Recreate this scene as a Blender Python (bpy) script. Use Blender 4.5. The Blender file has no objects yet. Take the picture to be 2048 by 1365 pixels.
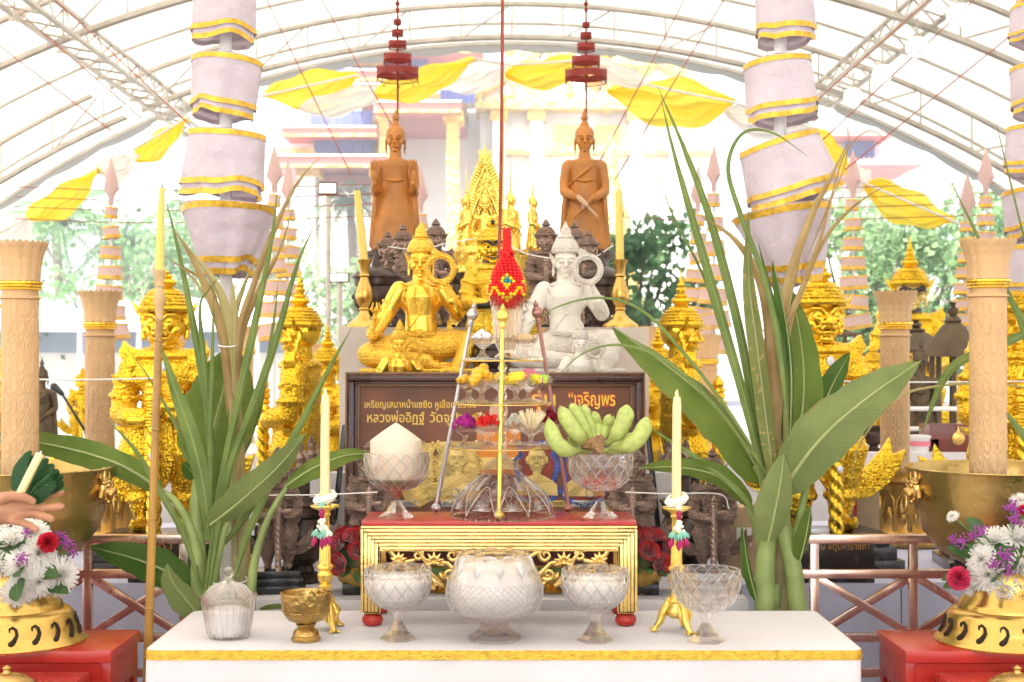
import bpy, bmesh, math, random
import numpy as np
from mathutils import Vector, Matrix
R = math.radians; PI = math.pi
sc = bpy.context.scene; C = sc.collection
rng = random.Random(7)
# ---------------------------------------------------------------- camera
F, CX, HY, CZ = 2844.4, 1024.0, 720.0, 1.48
cd = bpy.data.cameras.new('camera'); cam = bpy.data.objects.new('camera', cd); C.objects.link(cam)
cam.location = (0, 0, CZ); cam.rotation_euler = (R(90), 0, 0)
cd.lens = 50; cd.sensor_width = 36; cd.shift_y = (HY - 682.5) / 2048; cd.clip_start = .05; cd.clip_end = 2000
cd.dof.use_dof = True; cd.dof.focus_distance = 4.25; cd.dof.aperture_fstop = 6.3
sc.camera = cam
# ---------------------------------------------------------------- sky, sun, exposure
SUN_DIR = Vector((-.42, -.62, 1.05)).normalized()          # towards the sun
w = bpy.data.worlds.new('World'); sc.world = w; w.use_nodes = True
nt = w.node_tree; sky = nt.nodes.new('ShaderNodeTexSky'); sky.sky_type = 'NISHITA'; sky.sun_disc = False
sky.sun_elevation = math.asin(SUN_DIR.z); sky.sun_rotation = math.atan2(SUN_DIR.x, SUN_DIR.y)
sky.air_density = 1.2; sky.dust_density = 3.0; sky.ozone_density = 1.0
nt.links.new(sky.outputs[0], nt.nodes['Background'].inputs[0]); nt.nodes['Background'].inputs[1].default_value = .15
sl = bpy.data.lights.new('sun', 'SUN'); sun = bpy.data.objects.new('sun', sl); C.objects.link(sun)
sl.energy = 5; sl.angle = R(.5); sl.color = (1, .95, .88)
sun.rotation_euler = (-SUN_DIR).to_track_quat('-Z', 'Y').to_euler(); sun.location = (-6, -8, 20)
vs = sc.view_settings; vs.view_transform = 'Standard'; vs.look = 'None'; vs.gamma = 1; vs.use_curve_mapping = False
vs.exposure = 2.4
cy = sc.cycles; cy.use_denoising = True; cy.use_adaptive_sampling = True; cy.adaptive_threshold = .025; cy.max_bounces = 10; cy.diffuse_bounces = 4; cy.glossy_bounces = 4
cy.transmission_bounces = 8; cy.transparent_max_bounces = 16; cy.sample_clamp_indirect = 6
cy.caustics_reflective = False; cy.caustics_refractive = True; cy.blur_glossy = 1.0

# ---------------------------------------------------------------- helpers
def at(px, py, Y): return Vector(((px - CX) * Y / F, Y, CZ - (py - HY) * Y / F))
def m_px(n, Y): return n * Y / F

class MB:
    """collects shapes; build() links them as one mesh object"""
    def __init__(s): s.v = []; s.f = []; s.uv = {}
    def add(s, vs_, fs, M=None, uv=None):
        o = len(s.v)
        if M is not None: vs_ = [M @ Vector(p) for p in vs_]
        s.v.extend([tuple(p) for p in vs_]); s.f.extend([tuple(i + o for i in f) for f in fs])
        if uv is not None:
            for i, t in enumerate(uv): s.uv[o + i] = t
        return s
    def box(s, c, d, M=None):
        x, y, z = c; a, b, e = d[0] / 2, d[1] / 2, d[2] / 2
        vs_ = [(x + i * a, y + j * b, z + k * e) for i in (-1, 1) for j in (-1, 1) for k in (-1, 1)]
        return s.add(vs_, [(0, 1, 3, 2), (4, 6, 7, 5), (0, 4, 5, 1), (2, 3, 7, 6), (0, 2, 6, 4), (1, 5, 7, 3)], M)
    def lathe(s, prof, n=28, mod=None, M=None, c=(0, 0, 0), cap=True):
        vs_ = []; k = len(prof)
        for j, (r, z) in enumerate(prof):
            for i in range(n):
                t = 2 * PI * i / n; rr = mod(t, j / (k - 1), r, z) if mod else r
                vs_.append((c[0] + rr * math.cos(t), c[1] + rr * math.sin(t), c[2] + z))
        fs = [(j * n + i, j * n + (i + 1) % n, (j + 1) * n + (i + 1) % n, (j + 1) * n + i) for j in range(k - 1) for i in range(n)]
        if cap: fs += [tuple(range(n - 1, -1, -1)), tuple((k - 1) * n + i for i in range(n))]
        uv = [(i / n, j / (k - 1)) for j in range(k) for i in range(n)]
        return s.add(vs_, fs, M, uv)
    def tube(s, pts, rad, n=8, M=None, rnd=False, flat=1.0):
        P = [Vector(p) for p in pts]; k = len(P)
        rad = list(rad) if hasattr(rad, '__len__') else [rad] * k
        if rnd:
            d0 = (P[0] - P[1]).normalized(); d1 = (P[-1] - P[-2]).normalized(); r0, r1 = rad[0], rad[-1]
            a = [(P[0] + d0 * r0 * q, r0 * math.sqrt(max(0, 1 - q * q))) for q in (.98, .85, .5)]
            b = [(P[-1] + d1 * r1 * q, r1 * math.sqrt(max(0, 1 - q * q))) for q in (.5, .85, .98)]
            P = [x[0] for x in a] + P + [x[0] for x in b]; rad = [x[1] for x in a] + rad + [x[1] for x in b]; k = len(P)
        T = [(P[min(i + 1, k - 1)] - P[max(i - 1, 0)]).normalized() for i in range(k)]
        up = Vector((0, 0, 1)) if abs(T[0].z) < .9 else Vector((0, 1, 0))
        N = (up - T[0] * up.dot(T[0])).normalized(); vs_ = []
        for i in range(k):
            N = (N - T[i] * N.dot(T[i])); N = N.normalized() if N.length > 1e-6 else T[i].orthogonal().normalized()
            B = T[i].cross(N)
            for j in range(n):
                t = 2 * PI * j / n; vs_.append(P[i] + (N * math.cos(t) * flat + B * math.sin(t)) * rad[i])
        fs = [(j * n + i, j * n + (i + 1) % n, (j + 1) * n + (i + 1) % n, (j + 1) * n + i) for j in range(k - 1) for i in range(n)]
        fs += [tuple(range(n - 1, -1, -1)), tuple((k - 1) * n + i for i in range(n))]
        return s.add(vs_, fs, M, [(j / n, i / (k - 1)) for i in range(k) for j in range(n)])
    def ell(s, c, r, n=14, M=None, rot=None):
        r = r if hasattr(r, '__len__') else (r, r, r); h = max(4, n // 2); vs_ = []; E = Matrix(rot).to_3x3() if rot is not None else None
        for j in range(h + 1):
            p = PI * j / h; p = min(max(p, .02), PI - .02)
            for i in range(n):
                t = 2 * PI * i / n; q = Vector((r[0] * math.sin(p) * math.cos(t), r[1] * math.sin(p) * math.sin(t), -r[2] * math.cos(p)))
                vs_.append((E @ q if E else q) + Vector(c))
        fs = [(j * n + i, j * n + (i + 1) % n, (j + 1) * n + (i + 1) % n, (j + 1) * n + i) for j in range(h) for i in range(n)]
        fs += [tuple(range(n - 1, -1, -1)), tuple(h * n + i for i in range(n))]
        return s.add(vs_, fs, M)
    def grid(s, fn, nu, nv, M=None, closed=False):
        """fn(u,v)->point, u,v in 0..1"""
        vs_ = [fn(i / nu, j / nv) for i in range(nu + 1) for j in range(nv + 1)]
        fs = [(i * (nv + 1) + j, (i + 1) * (nv + 1) + j, (i + 1) * (nv + 1) + j + 1, i * (nv + 1) + j + 1) for i in range(nu) for j in range(nv)]
        return s.add(vs_, fs, M, [(i / nu, j / nv) for i in range(nu + 1) for j in range(nv + 1)])
    def prism(s, out, d, M=None, y0=0):
        """outline in x,z extruded along y from y0 to y0+d"""
        k = len(out); vs_ = [(x, y0, z) for x, z in out] + [(x, y0 + d, z) for x, z in out]
        fs = [tuple(range(k)), tuple(range(2 * k - 1, k - 1, -1))] + [(i, i + k, (i + 1) % k + k, (i + 1) % k) for i in range(k)]
        return s.add(vs_, fs, M)
    def mesh(s, name, mat, bevel=0, sharp=38, flatshade=False, fix=False):
        me = bpy.data.meshes.new(name); me.from_pydata(s.v, [], s.f)
        if s.uv:
            ul = me.uv_layers.new(name='UVMap'); li = np.empty(len(me.loops), 'i'); me.loops.foreach_get('vertex_index', li)
            arr = np.zeros((len(s.v), 2), 'f')
            for i, t in s.uv.items(): arr[i] = t
            ul.data.foreach_set('uv', arr[li].ravel())
        if bevel or fix:
            bm = bmesh.new(); bm.from_mesh(me)
            if fix: bmesh.ops.recalc_face_normals(bm, faces=bm.faces)
            if bevel:
                ed = [e for e in bm.edges if len(e.link_faces) == 2 and e.calc_face_angle(0) > .5]
                bmesh.ops.bevel(bm, geom=ed, offset=bevel, segments=2, profile=.6, affect='EDGES', clamp_overlap=True)
            bm.to_mesh(me); bm.free()
        if not flatshade:
            me.polygons.foreach_set('use_smooth', [True] * len(me.polygons)); me.set_sharp_from_angle(angle=R(sharp))
        if mat is not None: me.materials.append(mat)
        me.update(); return me
    def build(s, name, mat, parent=None, **k):
        return link(name, s.mesh(name, mat, **k), parent)
    def remesh(s, name, mat, parent=None, voxel=.006, smooth=4):
        me = s.mesh(name, None, fix=False); o = bpy.data.objects.new('tmp', me); C.objects.link(o)
        m = o.modifiers.new('r', 'REMESH'); m.mode = 'VOXEL'; m.voxel_size = voxel; m.use_smooth_shade = True
        if smooth: q = o.modifiers.new('s', 'SMOOTH'); q.iterations = smooth; q.factor = .5
        dg = bpy.context.evaluated_depsgraph_get(); nm = bpy.data.meshes.new_from_object(o.evaluated_get(dg), depsgraph=dg)
        bpy.data.objects.remove(o); bpy.data.meshes.remove(me); nm.name = name; nm.materials.clear(); nm.materials.append(mat)
        nm.polygons.foreach_set('use_smooth', [True] * len(nm.polygons))
        return link(name, nm, parent)

def link(name, me, parent=None):
    o = bpy.data.objects.new(name, me); C.objects.link(o)
    if parent is not None: o.parent = parent
    return o
def tag(o, label=None, cat=None, group=None, kind=None):
    if label: o['label'] = label
    if cat: o['category'] = cat
    if group: o['group'] = group
    if kind: o['kind'] = kind
    return o
def thing(name, label, cat, loc=(0, 0, 0), rz=0, s=1, group=None):
    o = bpy.data.objects.new(name, None); C.objects.link(o); o.location = loc; o.rotation_euler = (0, 0, rz); o.scale = (s, s, s)
    o.empty_display_size = .05
    return tag(o, label, cat, group)
def dup(root, loc, rz=0, s=1, label=None, group=None, mats=None, skip=(), name=None):
    """copy a thing, its parts and sub-parts; mats maps old material -> new one on the copy"""
    def cp(o, par):
        c = o.copy(); C.objects.link(c); c.parent = par
        if mats and c.type == 'MESH':
            for k in range(len(c.material_slots)):
                m = o.material_slots[k].material
                if m in mats: c.material_slots[k].link = 'OBJECT'; c.material_slots[k].material = mats[m]
        for ch in o.children:
            if ch.name.split('.')[0] not in skip: cp(ch, c)
        return c
    r = cp(root, None); r.location = loc; r.rotation_euler = (0, 0, rz); r.scale = (s, s, s)
    if label: r['label'] = label
    if group: r['group'] = group
    if name: r.name = name
    return r
def text(body, size, mat, parent, loc, rot=(R(90), 0, 0), align='LEFT', width=None, bold=0, name='lettering', ext=.0004):
    cu = bpy.data.curves.new('t', 'FONT'); cu.body = body; cu.size = size; cu.align_x = align; cu.extrude = ext; cu.offset = bold
    cu.resolution_u = 3; o = bpy.data.objects.new('t', cu); C.objects.link(o); dg = bpy.context.evaluated_depsgraph_get()
    me = bpy.data.meshes.new_from_object(o.evaluated_get(dg), depsgraph=dg); bpy.data.objects.remove(o)
    me.materials.clear(); me.materials.append(mat)
    q = link(name, me, parent); q.location = loc; q.rotation_euler = rot
    if width and len(me.vertices):
        xs = [v.co.x for v in me.vertices]; k = width / max(1e-6, max(xs) - min(xs)); q.scale = (k, 1, 1)
    return q

# ---------------------------------------------------------------- materials
def mat(name, col, rough=.5, metal=0., var=.06, vs=6., bump=0., bs=30., bt='noise', trans=0., ior=1.45, alpha=1., coat=0., sss=0., spec=.5, rvar=.08, dist=.01, coord='Object', sheen=0.):
    m = bpy.data.materials.new(name); m.use_nodes = True; n = m.node_tree.nodes; L = m.node_tree.links; b = n['Principled BSDF']
    b.inputs['Base Color'].default_value = (*col, 1); b.inputs['Roughness'].default_value = rough; b.inputs['Metallic'].default_value = metal
    b.inputs['Transmission Weight'].default_value = trans; b.inputs['IOR'].default_value = ior; b.inputs['Alpha'].default_value = alpha
    b.inputs['Coat Weight'].default_value = coat; b.inputs['Coat Roughness'].default_value = .1; b.inputs['Specular IOR Level'].default_value = spec
    b.inputs['Sheen Weight'].default_value = sheen
    if sss: b.inputs['Subsurface Weight'].default_value = sss; b.inputs['Subsurface Scale'].default_value = .01; b.inputs['Subsurface Radius'].default_value = (1, .5, .3)
    tc = n.new('ShaderNodeTexCoord')
    if var > 0:
        nz = n.new('ShaderNodeTexNoise'); nz.inputs['Scale'].default_value = vs; nz.inputs['Detail'].default_value = 5; L.new(tc.outputs[coord], nz.inputs['Vector'])
        mx = n.new('ShaderNodeMix'); mx.data_type = 'RGBA'; mx.inputs[6].default_value = (*[min(1, c * (1 - var * 1.6)) for c in col], 1); mx.inputs[7].default_value = (*[min(1, c * (1 + var)) for c in col], 1)
        rp = n.new('ShaderNodeMapRange'); rp.inputs[1].default_value = .3; rp.inputs[2].default_value = .7
        L.new(nz.outputs[0], rp.inputs[0]); L.new(rp.outputs[0], mx.inputs[0]); L.new(mx.outputs[2], b.inputs['Base Color'])
        if rvar:
            r2 = n.new('ShaderNodeMapRange'); r2.inputs[1].default_value = .3; r2.inputs[2].default_value = .7; r2.inputs[3].default_value = max(.02, rough - rvar); r2.inputs[4].default_value = min(1, rough + rvar)
            L.new(nz.outputs[0], r2.inputs[0]); L.new(r2.outputs[0], b.inputs['Roughness'])
    if bump:
        bp = n.new('ShaderNodeBump'); bp.inputs['Strength'].default_value = bump; bp.inputs['Distance'].default_value = dist
        if bt == 'noise':
            t = n.new('ShaderNodeTexNoise'); t.inputs['Scale'].default_value = bs; t.inputs['Detail'].default_value = 6; o = t.outputs[0]
        elif bt == 'voro':
            t = n.new('ShaderNodeTexVoronoi'); t.inputs['Scale'].default_value = bs; t.feature = 'F1'; o = t.outputs['Distance']
            t2 = n.new('ShaderNodeTexVoronoi'); t2.inputs['Scale'].default_value = bs * 2.7; t2.feature = 'SMOOTH_F1'; L.new(tc.outputs[coord], t2.inputs['Vector'])
            ad = n.new('ShaderNodeMath'); ad.operation = 'MULTIPLY_ADD'; ad.inputs[1].default_value = .45
            L.new(t2.outputs['Distance'], ad.inputs[0]); L.new(o, ad.inputs[2]); o = ad.outputs[0]
        elif bt == 'orn':
            t = n.new('ShaderNodeTexVoronoi'); t.inputs['Scale'].default_value = bs; t.inputs['Randomness'].default_value = .85; L.new(tc.outputs[coord], t.inputs['Vector'])
            t2 = n.new('ShaderNodeTexVoronoi'); t2.inputs['Scale'].default_value = bs * .42; t2.inputs['Randomness'].default_value = .5; t2.feature = 'DISTANCE_TO_EDGE'; L.new(tc.outputs[coord], t2.inputs['Vector'])
            q2 = n.new('ShaderNodeMapRange'); q2.inputs[2].default_value = .18; q2.inputs[4].default_value = .35; L.new(t2.outputs['Distance'], q2.inputs[0])
            wv = n.new('ShaderNodeTexWave'); wv.bands_direction = 'Z'; wv.inputs['Scale'].default_value = bs * .16; wv.inputs['Distortion'].default_value = 2; L.new(tc.outputs[coord], wv.inputs['Vector'])
            a1 = n.new('ShaderNodeMath'); a1.operation = 'MULTIPLY_ADD'; a1.inputs[1].default_value = -.9; L.new(t.outputs['Distance'], a1.inputs[0]); L.new(q2.outputs[0], a1.inputs[2])
            a2 = n.new('ShaderNodeMath'); a2.operation = 'MULTIPLY_ADD'; a2.inputs[1].default_value = .16; L.new(wv.outputs[1], a2.inputs[0]); L.new(a1.outputs[0], a2.inputs[2]); o = a2.outputs[0]
        elif bt == 'wood':
            t = n.new('ShaderNodeTexNoise'); t.inputs['Scale'].default_value = bs; t.inputs['Detail'].default_value = 4; o = t.outputs[0]
        elif bt == 'weave':
            t = n.new('ShaderNodeTexWave'); t.inputs['Scale'].default_value = bs; t.inputs['Distortion'].default_value = 1.5; o = t.outputs[1]
        if bt == 'wood':
            mp = n.new('ShaderNodeMapping'); mp.inputs['Scale'].default_value = (1, 1, .06); L.new(tc.outputs[coord], mp.inputs[0]); L.new(mp.outputs[0], t.inputs['Vector'])
        else: L.new(tc.outputs[coord], t.inputs['Vector'])
        L.new(o, bp.inputs['Height']); L.new(bp.outputs[0], b.inputs['Normal'])
    return m
def cloth_mat(name, col, tr=.35, bump=.25, bs=14., var=.03, vs=3.):
    """woven cloth that lets some light through"""
    m = mat(name, col, .85, var=var, vs=vs, bump=bump, bs=bs, dist=.02, spec=.15, sheen=.2); n = m.node_tree.nodes; L = m.node_tree.links
    b = n['Principled BSDF']; t = n.new('ShaderNodeBsdfTranslucent'); t.inputs[0].default_value = (*col, 1); x = n.new('ShaderNodeMixShader'); x.inputs[0].default_value = tr
    L.new(b.outputs[0], x.inputs[1]); L.new(t.outputs[0], x.inputs[2]); L.new(x.outputs[0], n['Material Output'].inputs[0]); return m
def leaf_mat(name, c1, c2, rib, stripes=60., tr=.3, blotch=0.):
    """blade with pale midrib (v=.5), cross veins along u; lets light through"""
    m = bpy.data.materials.new(name); m.use_nodes = True; n = m.node_tree.nodes; L = m.node_tree.links; b = n['Principled BSDF']
    uv = n.new('ShaderNodeUVMap'); sp = n.new('ShaderNodeSeparateXYZ'); L.new(uv.outputs[0], sp.inputs[0])
    tc = n.new('ShaderNodeTexCoord'); nz = n.new('ShaderNodeTexNoise'); nz.inputs['Scale'].default_value = 9; nz.inputs['Detail'].default_value = 6; L.new(tc.outputs['Object'], nz.inputs['Vector'])
    mx = n.new('ShaderNodeMix'); mx.data_type = 'RGBA'; mx.inputs[6].default_value = (*c1, 1); mx.inputs[7].default_value = (*c2, 1)
    mr = n.new('ShaderNodeMapRange'); mr.inputs[1].default_value = .32; mr.inputs[2].default_value = .68; L.new(nz.outputs[0], mr.inputs[0]); L.new(mr.outputs[0], mx.inputs[0])
    # distance from midrib
    s1 = n.new('ShaderNodeMath'); s1.operation = 'SUBTRACT'; s1.inputs[1].default_value = .5; L.new(sp.outputs[1], s1.inputs[0])
    s2 = n.new('ShaderNodeMath'); s2.operation = 'ABSOLUTE'; L.new(s1.outputs[0], s2.inputs[0])
    s3 = n.new('ShaderNodeMapRange'); s3.inputs[1].default_value = .012; s3.inputs[2].default_value = .045; s3.inputs[3].default_value = .8; s3.inputs[4].default_value = 0; L.new(s2.outputs[0], s3.inputs[0])
    m2 = n.new('ShaderNodeMix'); m2.data_type = 'RGBA'; m2.inputs[7].default_value = (*rib, 1); L.new(s3.outputs[0], m2.inputs[0]); L.new(mx.outputs[2], m2.inputs[6])
    wv = n.new('ShaderNodeMath'); wv.operation = 'MULTIPLY_ADD'; wv.inputs[1].default_value = -.35; L.new(s2.outputs[0], wv.inputs[0]); L.new(sp.outputs[0], wv.inputs[2])
    w2 = n.new('ShaderNodeMath'); w2.operation = 'MULTIPLY'; w2.inputs[1].default_value = stripes * 6.28; L.new(wv.outputs[0], w2.inputs[0])
    w3 = n.new('ShaderNodeMath'); w3.operation = 'SINE'; L.new(w2.outputs[0], w3.inputs[0])
    w4 = n.new('ShaderNodeMath'); w4.operation = 'MULTIPLY_ADD'; w4.inputs[1].default_value = .3; w4.inputs[2].default_value = 0; L.new(w3.outputs[0], w4.inputs[0])
    ad = n.new('ShaderNodeMath'); ad.operation = 'ADD'; L.new(w4.outputs[0], ad.inputs[0]); L.new(nz.outputs[0], ad.inputs[1])
    bp = n.new('ShaderNodeBump'); bp.inputs['Strength'].default_value = .5; bp.inputs['Distance'].default_value = .004; L.new(ad.outputs[0], bp.inputs['Height']); L.new(bp.outputs[0], b.inputs['Normal'])
    src = m2.outputs[2]
    if blotch:
        z2 = n.new('ShaderNodeTexNoise'); z2.inputs['Scale'].default_value = 60; z2.inputs['Detail'].default_value = 3; L.new(tc.outputs['Object'], z2.inputs['Vector'])
        q = n.new('ShaderNodeMapRange'); q.inputs[1].default_value = .72 - blotch; q.inputs[2].default_value = .76 - blotch * .9; L.new(z2.outputs[0], q.inputs[0])
        m3 = n.new('ShaderNodeMix'); m3.data_type = 'RGBA'; m3.inputs[7].default_value = (.42, .3, .1, 1); L.new(q.outputs[0], m3.inputs[0]); L.new(src, m3.inputs[6]); src = m3.outputs[2]
    e1 = n.new('ShaderNodeMapRange'); e1.inputs[1].default_value = .44; e1.inputs[2].default_value = .5; L.new(s2.outputs[0], e1.inputs[0]); e2 = n.new('ShaderNodeMapRange'); e2.inputs[1].default_value = .5; e2.inputs[2].default_value = .62; e2.inputs[4].default_value = .8; L.new(nz.outputs[0], e2.inputs[0])
    e3 = n.new('ShaderNodeMath'); e3.operation = 'MULTIPLY'; L.new(e1.outputs[0], e3.inputs[0]); L.new(e2.outputs[0], e3.inputs[1]); m4 = n.new('ShaderNodeMix'); m4.data_type = 'RGBA'; m4.inputs[7].default_value = (.3, .2, .08, 1); L.new(e3.outputs[0], m4.inputs[0]); L.new(src, m4.inputs[6]); src = m4.outputs[2]
    L.new(src, b.inputs['Base Color']); b.inputs['Roughness'].default_value = .45; b.inputs['Specular IOR Level'].default_value = .3
    t = n.new('ShaderNodeBsdfTranslucent'); L.new(src, t.inputs[0]); x = n.new('ShaderNodeMixShader'); x.inputs[0].default_value = tr
    L.new(b.outputs[0], x.inputs[1]); L.new(t.outputs[0], x.inputs[2]); L.new(x.outputs[0], n['Material Output'].inputs[0]); return m
def glass_mat(name, col=(1, .985, .975), rough=.015, clear=.42):
    m = bpy.data.materials.new(name); m.use_nodes = True; n = m.node_tree.nodes; L = m.node_tree.links; n.remove(n['Principled BSDF'])
    g = n.new('ShaderNodeBsdfGlass'); g.inputs['Color'].default_value = (*col, 1); g.inputs['Roughness'].default_value = rough; g.inputs['IOR'].default_value = 1.48
    t = n.new('ShaderNodeBsdfTransparent'); t.inputs[0].default_value = (1, .99, .985, 1); x = n.new('ShaderNodeMixShader'); x.inputs[0].default_value = clear
    tc = n.new('ShaderNodeTexCoord'); nz = n.new('ShaderNodeTexNoise'); nz.inputs['Scale'].default_value = 120; bp = n.new('ShaderNodeBump'); bp.inputs['Strength'].default_value = .08; bp.inputs['Distance'].default_value = .002
    L.new(tc.outputs['Object'], nz.inputs['Vector']); L.new(nz.outputs[0], bp.inputs['Height']); L.new(bp.outputs[0], g.inputs['Normal'])
    L.new(g.outputs[0], x.inputs[1]); L.new(t.outputs[0], x.inputs[2]); L.new(x.outputs[0], n['Material Output'].inputs[0]); return m

G_ORN = mat('ornate_gold_paint', (.86, .56, .035), .28, .9, var=.1, vs=9, bump=.5, bs=88, bt='orn', dist=.006)
G_SMO = mat('smooth_gold_paint', (.9, .6, .05), .25, .9, var=.07, vs=6, bump=.05, bs=30)
G_SIT = mat('satin_gold_paint', (.95, .62, .09), .27, .9, var=.06, vs=5, bump=.04, bs=30)
G_SITO = mat('satin_gold_ornament', (.92, .58, .08), .3, .9, var=.1, vs=9, bump=.7, bs=105, bt='orn', dist=.006)
W_SIT = mat('white_plaster', (.8, .75, .66), .6, 0, var=.05, vs=6, bump=.05, bs=40)
W_SITO = mat('white_plaster_ornament', (.76, .7, .61), .65, 0, var=.1, vs=12, bump=.7, bs=105, bt='orn', dist=.006)
BRZ_O = mat('ornate_brown_bronze', (.34, .235, .185), .36, .55, var=.16, vs=12, bump=.8, bs=80, bt='orn', dist=.008)
BRZ_S = mat('smooth_brown_bronze', (.36, .25, .195), .33, .55, var=.12, vs=9, bump=.06, bs=40)
BLK = mat('black_lacquer', (.02, .019, .02), .25, var=.2, vs=6, coat=.3)
POT = mat('dark_bronze_pot', (.075, .05, .038), .32, .5, var=.25, vs=8, bump=.35, bs=14, bt='voro', dist=.012)
BRASS = mat('old_brass', (.62, .4, .13), .3, .95, var=.16, vs=5, bump=.12, bs=26, dist=.006)
BRASS_E = mat('engraved_brass', (.5, .32, .1), .3, .95, var=.2, vs=14, bump=.55, bs=60, bt='voro', dist=.004)
BRASS_L = mat('light_brass', (.7, .45, .12), .26, .9, var=.1, vs=6, bump=.05, bs=40)
LEAFG = mat('gilded_wood', (.95, .64, .22), .28, .85, var=.1, vs=20, bump=.3, bs=60, dist=.004)
RED_L = mat('red_lacquer_wood', (.46, .022, .012), .32, var=.12, vs=5, bump=.06, bs=12, coat=.25)
WAX = mat('tan_wax', (.72, .46, .23), .5, var=.08, vs=6, bump=.08, bs=30)
WAX_Y = mat('yellow_wax', (.9, .66, .16), .45, var=.06, vs=8, bump=.06, bs=18, sss=.2)
WAX_C = mat('cream_wax', (.93, .76, .4), .45, var=.05, vs=8, bump=.06, bs=18, sss=.2)
PINK = cloth_mat('pink_cloth', (.82, .73, .79), .3, bump=.9, bs=14, var=.05, vs=7)
PINK_F = cloth_mat('faded_pink_cloth', (.82, .62, .58), .35, bump=.3, bs=9, var=.08)
TRIM = mat('gold_braid', (.82, .5, .06), .38, .6, var=.2, vs=60, bump=.6, bs=160, dist=.003)
WHITE = mat('white_paint', (.8, .79, .78), .45, var=.05, vs=6)
TWOOD = mat('carved_teak', (.48, .185, .03), .42, 0, var=.18, vs=7, bump=.15, bs=30, bt='wood', coat=.12)
LINEN = cloth_mat('white_table_cloth', (.82, .77, .775), .12, bump=.45, bs=5, var=.03, vs=2)
LAV = cloth_mat('lavender_cloth', (.68, .68, .85), .15, bump=.3, bs=6, var=.05, vs=3)
BEIGE = cloth_mat('beige_cloth', (.75, .65, .56), .1, bump=.3, bs=7, var=.05, vs=3)
ROSEG = mat('rose_gold_steel', (.93, .66, .56), .24, .85, var=.12, vs=7, bump=.04, bs=9)
BAMB = mat('bamboo_pole', (.5, .27, .055), .34, var=.22, vs=5, bump=.2, bs=26, bt='wood', coat=.15)
GLASS = glass_mat('cut_crystal'); GLASSC = glass_mat('clear_crystal', clear=.66)
def frost_mat(name):
    m = bpy.data.materials.new(name); m.use_nodes = True; n = m.node_tree.nodes; L = m.node_tree.links; n.remove(n['Principled BSDF'])
    d = n.new('ShaderNodeBsdfTranslucent'); d.inputs[0].default_value = (.95, .93, .91, 1); g = n.new('ShaderNodeBsdfGlossy'); g.inputs['Roughness'].default_value = .15; f = n.new('ShaderNodeBsdfDiffuse'); f.inputs[0].default_value = (.95, .93, .91, 1)
    x = n.new('ShaderNodeMixShader'); L.new(d.outputs[0], x.inputs[1]); L.new(f.outputs[0], x.inputs[2]); y = n.new('ShaderNodeMixShader'); y.inputs[0].default_value = .35; L.new(x.outputs[0], y.inputs[1]); L.new(g.outputs[0], y.inputs[2])
    t = n.new('ShaderNodeBsdfTransparent'); z = n.new('ShaderNodeMixShader'); z.inputs[0].default_value = .45; L.new(y.outputs[0], z.inputs[1]); L.new(t.outputs[0], z.inputs[2]); L.new(z.outputs[0], n['Material Output'].inputs[0]); return m
CUT = frost_mat('crystal_cut_line')
STRING = mat('white_string', (.85, .83, .78), .8, var=.05)
CORD = mat('red_cord', (.36, .08, .05), .7, var=.2, vs=30)
CROWN_DK = mat('black_face_paint', (.02, .02, .022), .3, coat=.2)
RED_P = mat('red_paint', (.6, .03, .02), .4)
WHITE_P = mat('white_mark', (.85, .85, .88), .5)
# ================================================================ setting
CONC = mat('pale_concrete', (.28, .265, .245), .85, var=.12, vs=.8, bump=.2, bs=20)
g = MB().box((0, 180, -.05), (700, 640, .1)).build('ground', CONC); tag(g, kind='structure', label='pale concrete ground running out to the temple')
ORD = ['first', 'second', 'third', 'fourth', 'fifth', 'sixth', 'seventh', 'eighth', 'ninth', 'tenth', 'eleventh', 'twelfth']
# ---- tent
RT, ZC = 14.1, -7.6
def roof(x, Y, d=0): return Vector((x, Y, ZC + math.sqrt((RT - d) ** 2 - x * x)))
CANV = cloth_mat('cream_canvas', (.42, .39, .335), .5, bump=.15, bs=3, var=.03, vs=1)
STEEL = mat('galvanised_steel', (.6, .55, .48), .45, .4, var=.15, vs=4)
tent = thing('tent', 'large barrel vaulted tent with cream canvas over grey steel arches', 'tent', (0, 10, 0))
def tp(mb, name, m, **k):
    o = mb.build(name, m, tent, **k); o.location = (0, -10, 0); return o
def canopy(u, v):
    x = -9.7 + 19.4 * u; Y = -8 + 30.3 * v; p = roof(x, Y); p.z -= .05 * abs(math.sin(PI * (Y - 22) / 1.3)) ** 2; return p  # unseen reach behind the camera, lengthened to cut the front light
tp(MB().grid(canopy, 40, 116), 'canopy', CANV)
tp(MB().grid(lambda u, v: roof(-9.7 + 19.4 * u, 22.3) + Vector((0, .02 * v, -v * (.16 + .05 * abs(math.sin(u * 75))))), 220, 2), 'valance', CANV)
def arc(Y, d, r, n=48, xm=9.7): return MB().tube([roof(-xm + 2 * xm * i / n, Y, d) for i in range(n + 1)], r, 6)
for Y in (22.2, 20.85, 18.4, 17.05, 14.4, 13.1, 10.4, 9.1):
    tp(arc(Y, .09, .022), 'hoop', STEEL)
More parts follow.
